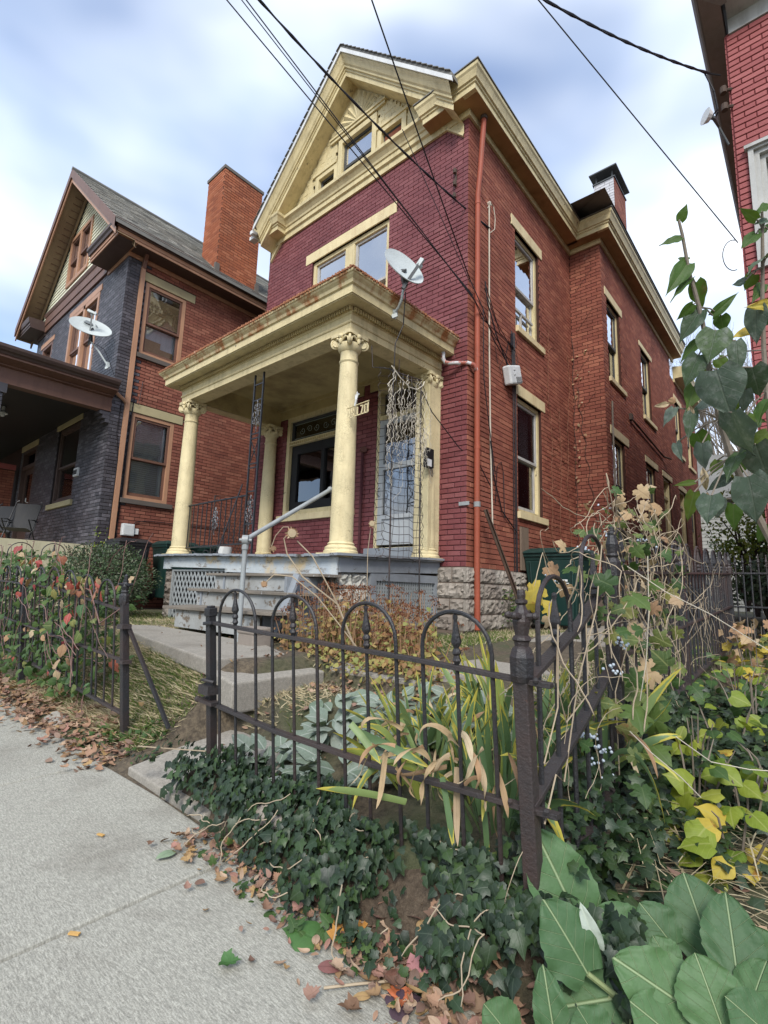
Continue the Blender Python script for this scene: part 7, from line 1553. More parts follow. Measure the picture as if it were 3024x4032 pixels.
LL = [((262, 250), (310, 145), 62, 1, 1), ((270, 345), (142, 388), 55, 1, 1), ((302, 478), (248, 455), 50, 1, 1), ((305, 498), (196, 655), 112, 1, 1), ((328, 582), (203, 683), 55, 1, 1), ((350, 608), (402, 762), 118, 1, 1), ((340, 735), (240, 830), 62, 1, 1), ((378, 770), (252, 960), 120, 0, 1), ((370, 945), (262, 1065), 70, 1, 1.02), ((470, 885), (425, 1075), 190, 0, .97), ((450, 800), (610, 655), 62, 1, 1.03), ((500, 800), (515, 900), 90, 1, 1.04),
      ((372, 1028), (285, 1220), 135, 0, .98), ((470, 1115), (560, 1400), 265, 0, .95), ((345, 1215), (305, 1352), 100, 1, 1.02), ((585, 945), (612, 1145), 105, 0, .99), ((680, 1100), (735, 1290), 160, 0, .97), ((645, 1225), (618, 1372), 112, 0, 1), ((775, 1285), (685, 1405), 110, 1, 1), ((560, 1362), (648, 1640), 275, 0, .94), ((228, 1335), (160, 1435), 66, 0, 1.02), ((330, 1345), (312, 1525), 85, 0, 1), ((392, 1540), (385, 1700), 120, 0, .99), ((602, 1592), (515, 1755), 125, 0, .98), ((700, 1545), (790, 1810), 200, 0, .95),
      ((655, 1735), (730, 2020), 235, 0, .93), ((642, 1635), (588, 1748), 95, 1, 1), ((445, 1845), (412, 2010), 150, 0, .96), ((345, 1825), (298, 2005), 85, 1, 1), ((572, 1895), (572, 2055), 95, 1, 1), ((500, 1862), (470, 1985), 80, 0, 1.01), ((348, 1768), (212, 1782), 38, 1, 1), ((706, 243), (618, 178), 62, 1, 1.02), ((738, 200), (738, 128), 70, 1, 1.02), ((705, 325), (616, 405), 82, 1, 1.04), ((775, 455), (630, 520), 115, 0, 1.03), ((640, 598), (560, 622), 50, 0, 1.04), ((703, 745), (700, 975), 125, 0, 1.02), ((690, 560), (628, 660), 85, 1, 1.05), ((790, 735), (662, 745), 66, 2, 1.02), ((690, 880), (575, 905), 70, 2, 1.06),
      ((770, 245), (696, 262), 44, 0, 1.03), ((772, 300), (700, 300), 60, 1, 1.05), ((775, 790), (728, 890), 90, 0, 1.03), ((430, 1290), (330, 1370), 90, 0, 1.05), ((640, 1390), (790, 1405), 70, 1, 1.05), ((775, 1480), (668, 1560), 90, 1, 1.03), ((545, 1735), (412, 1820), 72, 0, 1.02), ((480, 1050), (545, 1120), 80, 1, 1.07), ((430, 1080), (385, 1140), 60, 1, 1.07), ((480, 1640), (430, 1720), 90, 1, 1.05), ((700, 1420), (640, 1480), 90, 0, 1.05), ((360, 1480), (420, 1620), 110, 1, 1.06), ((760, 2010), (700, 2120), 120, 1, 1.0), ((240, 1540), (262, 1640), 60, 0, 1.03), ((560, 1290), (600, 1360), 90, 1, 1.06), ((740, 620), (700, 700), 70, 1, 1.06)]
pet = MB()
for k, (a, b, w, kind, tt) in enumerate(LL):
    A = px3(a, TD*tt); B = px3(b, TD*tt*U(.97, 1.03)); L = (B-A).length; W = w*.678*TD*tt/F_PX; T = grid_leaf(lambda v: w_heart(v)*W/L, 12, 5, .25, U(.05, .25), U(.05, .4), .02, k+40)
    nn = -A.normalized()*U(.6, 1)+Vector((U(-.4, .4), 0, U(.1, .7))); leaf_obj(lil, T, (LILM, LILG, YELL)[kind], TRS(A, B-A, nn, L, U(-.25, .25)), rnd.random())
    best = min((px3(c) for c in st1), key=lambda q: (q-A).length); b2 = min((px3(c, 1.04) for c in st2), key=lambda q: (q-A).length); q = best if (best-A).length < (b2-A).length else b2
    if (q-A).length < .16: pet.tube([A, A.lerp(q, .5)+Vector((0, 0, .006)), q], .0016, 5)
pet.build('petioles', STEMG, lil)
# dead leaf cluster hanging at the left of it
for (a, b, w) in (((200, 1310), (130, 1325), 30), ((235, 1300), (200, 1290), 40), ((320, 1330), (325, 1420), 40), ((395, 1690), (415, 1820), 40), ((420, 1830), (425, 1900), 26)):
    A = px3(a, 1.0); B = px3(b, 1.0); L = (B-A).length; leaf_obj(lil, grid_leaf(lambda v: w_oval(v)*w*.678/F_PX/L*1.6, 8, 3, .6, .5, .7, .08, int(a[0])), DRYM, TRS(A, B-A, -A, L), rnd.random(), 'dead_leaf')

# ---- porcelain vine over the side fence
pv = thing('climbing_vine', 'berried climbing vine with turning lobed leaves tangled over the side fence', 'vine', (-.69, 2.6, -.7))
stv = MB(); rr = random.Random(9)
def walk(p, d, n, step, wob, zlo=-.75, zhi=.75, r0=.0035):
    pts = [Vector(p)]; d = Vector(d).normalized(); p = Vector(p)
    for i in range(n):
        d = (d+Vector((rr.uniform(-1, 1)*.6, rr.uniform(-1, 1), rr.uniform(-1, 1)))*wob).normalized(); p = p+d*step
        if p.z > zhi: d.z = -abs(d.z)
        if p.z < zlo: d.z = abs(d.z)
        p.x = min(max(p.x, -.86), -.52); pts.append(p.copy())
    stv.tube(pts, [r0]*(len(pts)-1)+[r0*.4], 4, False); return pts
P_all = []
for i in range(120):
    y = min(4.4, max(2.0, rr.gauss(2.7, .45))); zt = stp(y)+.12+.28*math.exp(-((y-2.75)/.55)**2); P_all += walk((-.69+rr.uniform(-.1, .1), y, rr.uniform(stp(y)-.25, zt)), (rr.uniform(-.3, .3), rr.uniform(-1, 1), rr.uniform(-.8, .6)), rr.randint(8, 22), .035, .35, -.7, zt, rr.uniform(.0012, .0028))
for i in range(110): y = rr.uniform(1.5, 6.0); P_all += walk((-.68, y, rr.uniform(sbt(y), stp(y))), (0, rr.uniform(-.5, .5), rr.uniform(-1, 1)), rr.randint(8, 18), .03, .4, sbt(y)-.1, stp(y)+.1, .0014)
for (pts) in ([(1.52, -.5), (1.6, -.35), (1.66, -.1), (1.62, -.28), (1.72, -.42), (1.9, -.35), (1.95, -.1)], [(1.48, -.65), (1.6, -.55), (1.7, -.6), (1.8, -.30), (2.0, -.05), (2.1, .2)], [(2.5, -.6), (2.56, -.3), (2.58, .0), (2.62, .3)], [(2.2, -.7), (2.28, -.55), (2.3, -.4), (2.4, -.2)]): stv.tube([(-.66+U(-.02, .02), a, b) for a, b in pts], .0024, 5)
stv.build('stems', STEMB, pv, kind='stuff')
GM = {k: mesh_from('leaf', GRAPE[0], GRAPE[1], None, GRAPE[2], True, None, (mm,)) for k, mm in (('g', VINEM), ('y', YELL), ('d', DRYM), ('v', GRM))}
def vleaf(px, py, t, spx, kind, d=None): 
    A = pxl(px, py, t); s = spx*t/F_PX; link(GM[kind], 'leaf', pv, None, TRS(A, d or (U(-1, 1), U(-.5, .5), U(-1, .6)), -A.normalized()+Vector((U(-.5, .5), 0, U(0, .9))), s, U(-.5, .5)))
for (x, y, s, k) in ((2130, 2310, 110, 'y'), (2110, 2370, 95, 'y'), (2150, 2420, 80, 'd'), (2185, 2410, 70, 'y'), (2150, 2230, 85, 'd'), (2240, 2300, 70, 'd'), (2420, 2310, 110, 'v'), (2480, 2340, 110, 'v'), (2435, 2370, 95, 'g'), (2400, 2290, 75, 'v'), (2600, 2640, 120, 'd'), (2640, 2630, 110, 'g'), (2360, 2550, 100, 'g'), (2400, 2630, 90, 'g'), (2420, 2700, 105, 'g'), (2470, 2650, 90, 'v'), (2330, 2840, 130, 'g'), (2270, 2860, 110, 'g'), (2540, 2720, 130, 'g'), (2500, 2780, 130, 'v'), (2560, 2830, 120, 'g'), (2600, 2760, 120, 'g'), (2620, 2850, 130, 'v'), (2420, 2920, 90, 'g'), (2340, 2990, 95, 'g'), (2460, 3000, 70, 'g'), (2310, 3060, 80, 'g'), (2560, 2930, 110, 'v'), (2230, 2480, 60, 'g'), (2330, 2760, 90, 'g'), (2680, 2360, 60, 'd'), (2590, 2380, 70, 'd'), (2470, 2460, 90, 'd'), (2500, 2395, 60, 'g'), (2440, 3110, 70, 'g')):
    vleaf(x+U(-8, 8), y, U(1.9, 2.4), s*.9, k)
for i in range(95):
    y = rr.gauss(2.75, .42); y = min(max(y, 2.0), 4.2); zt = stp(y)+.12+.30*math.exp(-((y-2.75)/.55)**2); z = rr.uniform(stp(y)-.1, zt+.05); k = rr.choice('gvdgdgvv'); s = rr.uniform(.035, .075)
    link(GM[k], 'leaf', pv, None, TRS((-.69+rr.uniform(-.14, .14), y, z), rdir(-.8, .6), (rr.uniform(-.4, .8), -1, rr.uniform(-.2, .8)), s))
for i in range(40):
    y = rr.uniform(1.9, 3.6); z = rr.uniform(sbt(y)+.05, stp(y)); link(GM[rr.choice('ggvgv')], 'leaf', pv, None, TRS((-.63+rr.uniform(-.08, .10), y, z), rdir(-.9, .3), (rr.uniform(-.2, .6), -1, rr.uniform(0, .8)), rr.uniform(.05, .10)))
bm_ = MB()
for (x, y, n, t) in ((2440, 2520, 6, 2.0), (2450, 2545, 5, 2.0), (2395, 2620, 4, 1.95), (2440, 2650, 5, 1.95), (2310, 2900, 8, 1.9), (2330, 2900, 6, 1.9), (2360, 2950, 8, 1.9), (2390, 2950, 5, 1.9), (2355, 3000, 6, 1.9), (2390, 3050, 6, 1.9), (2410, 2835, 4, 2.0), (2160, 2275, 6, 2.3), (2215, 2330, 5, 2.3), (2560, 2150, 6, 2.6), (2480, 2170, 8, 2.6), (2400, 2200, 6, 2.6), (2530, 2130, 6, 2.6), (2370, 2100, 5, 2.6), (2380, 2000, 5, 2.7), (2300, 2160, 5, 2.6)):
    for i in range(n): q = pxl(x+U(-26, 26), y+U(-14, 14), t+U(-.02, .02)); bm_.ball(q, U(.0045, .0068), 8, 6, rnd.random())
bm_.build('berries', M_paint('white and blue berry', (.44, .50, .56), .35, dirt=(.08, .14, .22), dirt_amt=.9, streak=False, spec=.5), pv, smooth=True, kind='stuff')

# ---- yellow green plants right of the side fence
def shrub(name, label, cat, pts, mats_, tpls, smin, smax, n, hz, rad, seed, stems=14, stuff=True, grp=None, up=.2):
    r = random.Random(seed); t = thing(name, label, cat, (pts[0][0], pts[0][1], gz(pts[0][0], pts[0][1])), grp); by = {}
    m = MB()
    for k in range(stems):
        px, py = r.choice(pts)[:2]; g = gz(px, py); a = r.uniform(0, 2*PI); q = r.random()*rad
        m.tube([(px+.3*q*math.cos(a), py+.3*q*math.sin(a), g-.02), (px+.7*q*math.cos(a), py+.7*q*math.sin(a), g+hz*.6), (px+q*math.cos(a), py+q*math.sin(a), g+hz*r.uniform(.7, 1.1))], [.005, .004, .002], 5)
    m.build('stems', STEMG, t, kind='stuff')
    for i in range(n):
        px, py = r.choice(pts)[:2]; a = r.uniform(0, 2*PI); q = math.sqrt(r.random())*rad; x, y = px+q*math.cos(a), py+q*math.sin(a); z = gz(x, y)+hz*(r.random()**.6)*(1-.45*(q/rad)**2)
        by.setdefault(r.randrange(len(mats_)), []).append((r.randrange(len(tpls)), TRS((x, y, z), (math.cos(a)*.8+r.uniform(-.6, .6), math.sin(a)*.5-.4+r.uniform(-.5, .5), r.uniform(-.7, .3)), (r.uniform(-.5, .5), r.uniform(-1.1, -.1), up+r.random()), r.uniform(smin, smax)), r.random()))
    for k, L in by.items():
        if stuff: scatter('foliage', tpls, [(a, b) for a, b, c in L], [c for a, b, c in L], mats_[k], t, smooth=True)
        else:
            MS = [mesh_from('leaf', T[0], T[1], [.5]*len(T[1]), T[2], True, None, (mats_[k],)) for T in tpls]
            for a, b, c in L: link(MS[a], 'leaf', t, None, b)
    return t
G = [grid_leaf(w_heart, 8, 3, .2, .25, .15, .03, s) for s in (1, 2, 3)]
shrub('leafy_weed', 'glossy yellow green leaved plant in front of the side fence rails', 'plant', [(-.50, 2.9), (-.42, 3.3), (-.46, 2.6)], [YGM, GRM, YGM], G+[OVAL], .055, .10, 75, .28, .22, 51, stuff=False)
shrub('leafy_weed', 'bright lime yellow leaves at the right edge above the ivy', 'plant', [(-.28, 2.55), (-.18, 2.9), (-.30, 2.35)], [YGM, YGM, YELL], G, .07, .12, 52, .22, .22, 52, stuff=False)
shrub('leafy_weed', 'mid green leafy plant behind the lime yellow one', 'plant', [(-.45, 4.1), (-.34, 3.8), (-.5, 4.7)], [GRM, GRM, YGM], [OVAL, HEART], .05, .09, 110, .34, .30, 53, stuff=False)
shrub('maple_seedling', 'orange and yellow lobed leaves by the rear of the side fence', 'plant', [(-.46, 5.3), (-.40, 5.0), (-.42, 5.7)], [VINEM, YELL, DRYM], [MAPLE, GRAPE], .07, .12, 90, .52, .22, 54, stuff=False)
tw = thing('bare_twig', 'long pale bare stems arching over the side fence at the right', 'plant', (-.2, 2.3, -.8))
part(lambda m: [m.tube([pxl(*q, t) for q in Q], .0018, 5) for Q, t in (([(2470, 2230), (2620, 2330), (2800, 2420), (3024, 2560), (3200, 2660)], 1.9), ([(2060, 3230), (2080, 3350), (2110, 3480), (2170, 3560)], 1.5), ([(2480, 2880), (2560, 2960), (2680, 3060), (2760, 3140)], 1.75), ([(2660, 2900), (2800, 3000), (2950, 3030), (3100, 3040)], 1.8), ([(2550, 2190), (2555, 2400), (2545, 2600), (2520, 2760)], 1.95))], 'stem', STEMW, tw, smooth=True)

# ---- sedum bed
sed = thing('sedum_bed', 'dried sedum with brown seed heads and yellow leaves in front of the porch', 'plant', (-3.1, 3.3, -.55)); r = random.Random(61); L1 = []; L2 = []; m = MB()
for i in range(330):
    x = r.uniform(-3.75, -2.15); y = r.uniform(2.85, 3.75)
    if x > -2.5 and y > 3.3: continue
    g = gz(x, y); h = r.uniform(.22, .60)*(1-.35*sm(-2.8, -2.1, x)); lx, ly = r.uniform(-.12, .12), r.uniform(-.12, .12); top = Vector((x+lx, y+ly, g+h)); m.tube([(x, y, g-.02), (x+lx*.5, y+ly*.4, g+h*.55), top], [.004, .0035, .0025], 4, False)
    if r.random() < .85:
        for k in range(20): a = r.uniform(0, 2*PI); q = .045*math.sqrt(r.random()); L2.append((0, TRS(top+Vector((math.cos(a)*q, math.sin(a)*q, r.uniform(-.012, .012))), rdir(0, 1), rdir(), r.uniform(.012, .022)), r.random()))
    for k in range(8): q = r.random()*.9; L1.append((r.randrange(2), TRS((x+lx*q+r.uniform(-.03, .03), y+ly*q+r.uniform(-.03, .03), g+h*q*.9), rdir(-.6, .5), (r.uniform(-.4, .4), -1, r.random()), r.uniform(.025, .055)), r.random()))
m.build('stems', M_paint('brown dry stem', (.26, .15, .08), .8, dirt_amt=.3, streak=False), sed, kind='stuff'); scatter('foliage', [OVAL, HEART], [(a, b) for a, b, c in L1], [c for a, b, c in L1], SEDM, sed, smooth=True); scatter('seed_heads', [OVAL], [(a, b) for a, b, c in L2], [c for a, b, c in L2], SEDF, sed)
L1 = []
for i in range(900):
    x = r.uniform(-3.2, -1.9); y = r.uniform(2.72, 3.05); L1.append((r.randrange(2), TRS((x, y, gz(x, max(y, 2.8))+r.uniform(-.06, .10)), rdir(-.8, .4), (0, -1, .6), r.uniform(.02, .05)), r.random()))
o = scatter('low_weeds', [OVAL, HEART], [(a, b) for a, b, c in L1], [c for a, b, c in L1], SEDM, None, smooth=True); tag(o, 'yellowing low weeds hanging over the path curb', 'weeds')

# ---- dried sunflower stalks
sf_ = thing('dried_sunflower', 'dried brown sunflower heads on bent pale stalks before the steps', 'plant', (-2.6, 2.85, -.58))
def spx(Q, t, r0=.006): return [pxl(a, b, t) for a, b in Q]
base = Vector((-2.75, 2.95, -.58))
part(lambda m: (m.tube([base]+spx([(1330, 2380), (1190, 2270), (1130, 2180), (1118, 2120), (1150, 2090)], 3.9), [.008, .007, .006, .006, .005, .005], 7), m.tube([base]+spx([(1320, 2360), (1230, 2190), (1170, 2130)], 3.9), [.007, .006, .005, .005], 7), m.tube(spx([(1143, 2098), (1135, 2075), (1115, 2075), (1085, 2110), (1070, 2150)], 3.9), .004, 6), m.tube([base+Vector((.1, 0, 0))]+spx([(1250, 2350), (1150, 2270), (1080, 2262), (1050, 2290)], 3.9), .005, 6), m.tube([Vector((-2.62, 3.4, -.55))]+spx([(1445, 2330), (1448, 2170), (1460, 2080)], 4.3), .004, 6)), 'stalk', STEMB, sf_, smooth=True)
def head(px, py, t, s):
    c = pxl(px, py, t); n = -c.normalized(); m = MB(); x = n.cross(Vector((0, 0, 1))).normalized(); y = n.cross(x)
    m.tube([c-n*s*.25, c+n*s*.12], [s*.5, s*.42], 12)
    for k in range(14): a = k/14*2*PI; e = x*math.cos(a)+y*math.sin(a); m.add([tuple(c+e*s*.45-x.cross(e)*.0+n.cross(e)*s*.12), tuple(c+e*s*.45-n.cross(e)*s*.12), tuple(c+e*s*U(.55, .8)+n*s*U(-.3, .4))], [(0, 1, 2)], rnd.random())
    m.build('seed_head', DRYM, sf_)
head(1150, 2100, 3.85, .075); head(1075, 2160, 3.85, .04); head(1465, 2062, 4.25, .05); head(1040, 2300, 3.85, .045)

# ---- round clipped shrub left of the porch
bs_ = thing('round_shrub', 'rounded dark green shrub between the fence and the left end of the porch', 'shrub', (-8.3, 3.0, -.53)); r = random.Random(71); L1 = []; cx, cy, cz = -8.35, 3.02, -.02
for i in range(15000):
    d = rdir(-.85, 1); bumpy = 1+.10*math.sin(d.x*7+1)*math.sin(d.z*6+d.y*5)+.05*math.sin(d.y*17); q = (r.random()**.35)*bumpy*(1 if r.random() < .97 else 1.12); L1.append((0, TRS((cx+d.x*.95*q, cy+d.y*.72*q, cz+d.z*.57*q), d+rdir()*.9, d+Vector((0, 0, .5)), r.uniform(.022, .042)), r.random()))
scatter('foliage', [OVAL], [(a, b) for a, b, c in L1], [c for a, b, c in L1], BUSHM, bs_)
part(lambda m: [m.tube([(cx, cy, -.56), (cx+U(-.4, .4), cy+U(-.3, .3), .0), (cx+U(-.7, .7), cy+U(-.5, .5), U(.2, .55))], [.02, .01, .004], 5) for _ in range(26)], 'branches', STEMD, bs_, kind='stuff')
scatter('sprigs', [OVAL], [(0, TRS((-8.35+U(-.25, .1), 2.95+U(-.1, .1), U(.5, .85)), rdir(0, 1), rdir(), U(.03, .045))) for _ in range(40)], [rnd.random() for _ in range(40)], YGM, bs_)

# ---- vine on the left fence
lv = thing('autumn_vine', 'rambling vine with green, yellow and red pink leaves over the left fence', 'vine', (-4.8, 1.5, -.9)); r = random.Random(81); rr = r; stv = MB()
GL = {k: [mesh_from('leaf', T[0], T[1], None, T[2], True, None, (mm,)) for T in (grid_leaf(w_oval, 7, 3, .25, .35, .25, .04, 4), grid_leaf(w_heart, 7, 3, .25, .35, .25, .04, 5))] for k, mm in (('g', GRM), ('r', REDM), ('d', DRYM), ('v', VINEM), ('k', BURM))}
cnt = 0
for i in range(270):
    x = r.uniform(-7.2, -3.75); x = -3.75-(abs(r.gauss(0, 1.35))+.1) if r.random() < .75 else x
    top = .02+.32*sm(-4.6, -6.2, x); z = r.uniform(-.80, top) if r.random() < .6 else r.uniform(-.1, top)
    if x > -4.2 and r.random() < .55: continue
    k = r.choice('ggggkkvvrdd') if z < -.1 else r.choice('ggrrrddvv'); s = r.uniform(.045, .105)
    link(r.choice(GL[k]), 'leaf', lv, None, TRS((x, 1.50+r.uniform(-.16, .14), z), (r.uniform(-.6, .6), r.uniform(-.4, .2), -1+r.uniform(0, 1.0)), (r.uniform(-.2, .9), -1, r.uniform(0, .9)), s, r.uniform(-.5, .5)))
for i in range(70):
    x = r.uniform(-7.5, -3.7); z = r.uniform(-.8, .15); pts = [Vector((x, 1.46+r.uniform(-.1, .1), z))]; d = Vector((r.uniform(-1, 1), 0, r.uniform(-.5, .8))).normalized(); p = pts[0].copy()
    for j in range(r.randint(8, 18)): d = (d+rdir()*.3).normalized(); d.y *= .4; p = p+d*.05; p.z = min(p.z, .35); pts.append(p.copy())
    stv.tube(pts, r.uniform(.002, .004), 4, False)
stv.tube([(-3.55, 1.45, -.17), (-3.8, 1.4, -.30), (-4.1, 1.42, -.08), (-4.35, 1.42, -.05), (-4.4, 1.44, -.4), (-4.3, 1.43, -.8)], .005, 5); stv.build('stems', M_paint('purplish brown vine stem', (.17, .10, .085), .7, dirt_amt=.3, streak=False), lv, kind='stuff')
L1 = []
for i in range(3200): x = r.uniform(-9.5, -4.4); top = -.1+.40*sm(-4.6, -6.5, x); L1.append((r.randrange(2), TRS((x, 1.55+r.uniform(-.15, .35), r.uniform(-.95, top)), rdir(-.9, .4), (r.uniform(0, .8), -1, r.random()), r.uniform(.035, .075)), r.random()))
scatter('foliage', [OVAL, HEART], [(a, b) for a, b, c in L1], [c for a, b, c in L1], GRM, lv, smooth=True)
gs = thing('garden_weeds', 'small green weeds in the dead leaves at the foot of the left fence', 'weeds', (-3.9, 1.45, -1.05)); L1 = []
for (wx, wy, n) in ((-3.75, 1.43, 40), (-3.55, 1.50, 60), (-3.3, 1.6, 60), (-3.15, 1.5, 30), (-2.42, 1.95, 14), (-1.62, 1.22, 14), (-1.35, 1.22, 14), (-1.15, 1.22, 12), (-1.9, 1.28, 10)):
    for i in range(n): x = wx+r.gauss(0, .07); y = max(1.17, wy+r.gauss(0, .05)); L1.append((r.randrange(2), TRS((x, y, max(gz(x, y), -1.1)+r.uniform(.0, .045)), (r.uniform(-1, 1), r.uniform(-1, 1), .3), (0, -.4, 1), r.uniform(.02, .045)), r.random()))
scatter('foliage', [OVAL, GRAPE], [(a, b) for a, b, c in L1], [c for a, b, c in L1], GRM, gs, smooth=True)

# ---- leaf litter
def litter(boxes, name, label):
    L = []; r = random.Random(len(boxes)*7)
    for (x0, x1, y0, y1, n, s0, s1) in boxes:
        for i in range(n):
            x = r.uniform(x0, x1); y = lerp(y0, y1, r.random()) if y0 > 1.4 else y1-(y1-y0)*abs(r.gauss(0, .42))
            if y < y0-.1: continue
            z = max(gz(x, y), -1.098 if y < 1.36 else -2)+r.uniform(.003, .03); L.append((r.randrange(3), TRS((x, y, z), (r.uniform(-1, 1), r.uniform(-1, 1), r.uniform(-.35, .35)), (r.uniform(-.5, .5), r.uniform(-.6, .4), 1), r.uniform(s0, s1)), r.random()))
    o = scatter(name, [MAPLE, OVAL, fan_leaf([(0, 0), (.16, .12), (.22, .35), (.15, .7), (0, 1)], -.6)], [(a, b) for a, b, c in L], [c for a, b, c in L], LITM, None, smooth=True); return tag(o, label, 'leaves')
litter([(-8.5, -3.25, 1.17, 1.50, 1700, .022, .072), (-6, -3.6, 1.35, 1.62, 300, .03, .07)], 'leaf_litter', 'brown and pink fallen leaves drifted against the left fence')
litter([(-2.2, -.55, 1.08, 1.34, 420, .018, .05), (-1.15, -.45, 1.08, 1.42, 330, .025, .07)], 'leaf_litter', 'brown leaf litter between the sidewalk and the ivy')
litter([(-2.9, -1.9, 2.5, 2.76, 170, .03, .06), (-3.3, -1.4, 1.7, 2.7, 120, .02, .05), (-6.2, -3.3, 1.6, 3.6, 170, .02, .045), (-.6, .6, 1.5, 3.8, 260, .03, .07)], 'leaf_litter', 'scattered dead leaves on the beds, lawn and path')
r = random.Random(5)
FLS = [((1340, 3730), 150, 'MAPLE', (.50, .24, .06), 'orange lobed fallen leaf at the edge of the sidewalk concrete', 95), ((1310, 3690), 110, 'OVAL', (.42, .24, .16), 'pale tan fallen leaf overlapping the orange lobed one', 0), ((1255, 3700), 140, 'HEART', (.060, .14, .035), 'fresh green serrated leaf lying left of the orange one', 200), ((1250, 3800), 90, 'OVAL', (.20, .085, .075), 'dark plum fallen leaf under the green serrated one', 30), ((1530, 3960), 120, 'HEART', (.075, .045, .060), 'round blackish purple leaf at the bottom edge', 60),
       ((1600, 3830), 120, 'MAPLE', (.34, .15, .15), 'dusty pink fallen leaf by the ivy roots', 20), ((1580, 3900), 90, 'MAPLE', (.52, .15, .06), 'orange red crumpled leaf below the pink one', 310), ((1470, 3870), 90, 'OVAL', (.26, .17, .12), 'grey brown fallen leaf near the bottom edge', 130), ((870, 3790), 70, 'MAPLE', (.055, .14, .035), 'single small green leaf alone on the sidewalk slab', 40), ((695, 3348), 72, 'OVAL', (.24, .32, .20), 'pale sage green oval leaf on the sidewalk by the ivy', 270), ((970, 3170), 80, 'HEART', (.30, .14, .07), 'curled brown leaf at the ivy edge', 10)]
TPL = {'MAPLE': MAPLE, 'OVAL': OVAL, 'HEART': HEART}
for (p, s, k, col, lab, ang) in FLS:
    A = Vector(vray(p[0], p[1], 2, -1.085)); s_ = s*A.dot(FW)/F_PX; a = R_(ang); mt = M_leaf('leaf '+lab[:24], [tuple(c*.85 for c in col), col], .6, vein=tuple(c*.6 for c in col), vein_amt=.5, transl=.05)
    T = TPL[k]; me = mesh_from('fallen_leaf', T[0], T[1], [.5]*len(T[1]), T[2], True, None, (mt,)); o = link(me, 'fallen_leaf', None, None, TRS(A, (math.cos(a), math.sin(a), .08), (U(-.15, .15), -.25, 1), s_*1.15)); tag(o, lab, 'leaf', 'single leaves on the sidewalk edge')
for (p, lab, ang) in (((385, 3283), 'short yellow chip of wood alone on the upper slab', 20), ((272, 3673), 'short yellow chip of wood lying in the joint of the slabs', 35)):
    A = Vector(vray(p[0], p[1], 2, -1.092)); m = MB(); a = R_(ang); m.beam(A, A+Vector((.035*math.cos(a), .035*math.sin(a), 0)), .012, .005); tag(m.build('wood_chip', M_paint('yellow chip', (.50, .30, .10), .8, dirt_amt=.2), None), lab, 'chip', 'wood chips')
stk = MB(); a = vray(1040, 3400, 2, -1.09); 
for Q in ([(1060, 3410), (1170, 3440), (1250, 3370), (1330, 3310)], [(1275, 3890), (1400, 3875), (1560, 3860)], [(1160, 3400), (1250, 3430), (1330, 3390)]): stk.tube([Vector(vray(x, y, 2, -1.085)) for x, y in Q], .004, 5)
tag(stk.build('twigs', STEMB, None), 'thin twigs lying along the edge of the sidewalk', 'twigs')

# ---- grass
L1 = []; L2 = []; r = random.Random(91)
GB = ([(-.06, 0, 0), (.06, 0, 0), (.03, .55, .10), (-.03, .55, .10), (0, 1, .34)], [(0, 1, 2, 3), (3, 2, 4)], [(0, 0), (1, 0), (1, .5), (0, .5), (.5, 1)])
def inpath(x, y): return (-6.2 < x < -3.28 and 1.98+(-3.3-x)*.20 < y < 2.88) or (-3.34 < x < -2.92 and 1.95 < y < 2.72) or (-2.95 < x < -1.5 and 2.78 < y < 3.6) or (-2.6 < x < -1.5 and 3.6 < y < 9) or (-3.2 < x < -2.2 and y < 2.08)
for (x0, x1, y0, y1, n, gfr) in ((-6.2, -2.9, 1.48, 2.7, 48000, .55), (-9.5, -5.6, 2.4, 4.2, 9000, .75), (-3.5, -2.6, 3.9, 7.2, 5200, .7), (-1.5, -.8, 2.8, 6, 3500, .6), (-3.1, -2.5, 2.05, 2.75, 800, .2), (-1.2, 3.0, 4.5, 14, 6000, .8), (-8.6, -3, 3, 3.75, 2500, .5)):
    for i in range(n):
        x = r.uniform(x0, x1); y = r.uniform(y0, y1)
        if inpath(x, y): continue
        pt = math.sin(x*2.1+y*1.7)+math.sin(x*3.7-y*4.1+1)
        green = r.random() < gfr*(1.0 if pt > -.2 else .22)
        if not green and r.random() < .25: continue
        (L1 if green else L2).append((0, TRS((x, y, gz(x, y)-.005), (r.uniform(-.9, .9), r.uniform(-.9, .9), r.uniform(.5, 1.4) if green else r.uniform(.02, .35)), (r.uniform(-.3, .3), -1, .5), r.uniform(.035, .075) if green else r.uniform(.04, .10)), r.random()))
tag(scatter('grass', [GB], [(a, b) for a, b, c in L1], [c for a, b, c in L1], GRASS), 'patchy green grass of the front yard', 'grass')
tag(scatter('dry_grass', [GB], [(a, b) for a, b, c in L2], [c for a, b, c in L2], STRAW), 'matted dry yellow grass between the green tufts', 'grass')

# ---- creepers on the red wall
wv = thing('wall_creeper', 'thin bare brown creeper climbing the red side wall between window and corner', 'vine', (XS+.02, 8.8, -.4)); m = MB()
def creep(p, n, st=.06, dz=.95, x=XS+.018, br=.3):
    y, z = p; pts = []
    for i in range(n):
        pts.append((x, y, z)); y += U(-.5, .5)*st; z += dz*st*U(.7, 1.2)
        if rnd.random() < br and i > 3:
            yy, zz = y, z; q = [(x, y, z)]; s = rnd.choice((-1, 1))
            for j in range(rnd.randint(3, 8)): yy += s*st*U(.4, 1); zz += st*U(-.2, .6); q.append((x, yy, zz))
            m.tube(q, .0035, 4, False)
    m.tube(pts, [.006]*(len(pts)-1)+[.002], 4, False)
creep((8.7, -.4), 98); creep((8.95, .3), 60, br=.2); creep((9.6, .2), 90, br=.15)
m.build('stems', M_paint('rust brown creeper', (.20, .085, .050), .8, dirt_amt=.3, streak=False), wv)
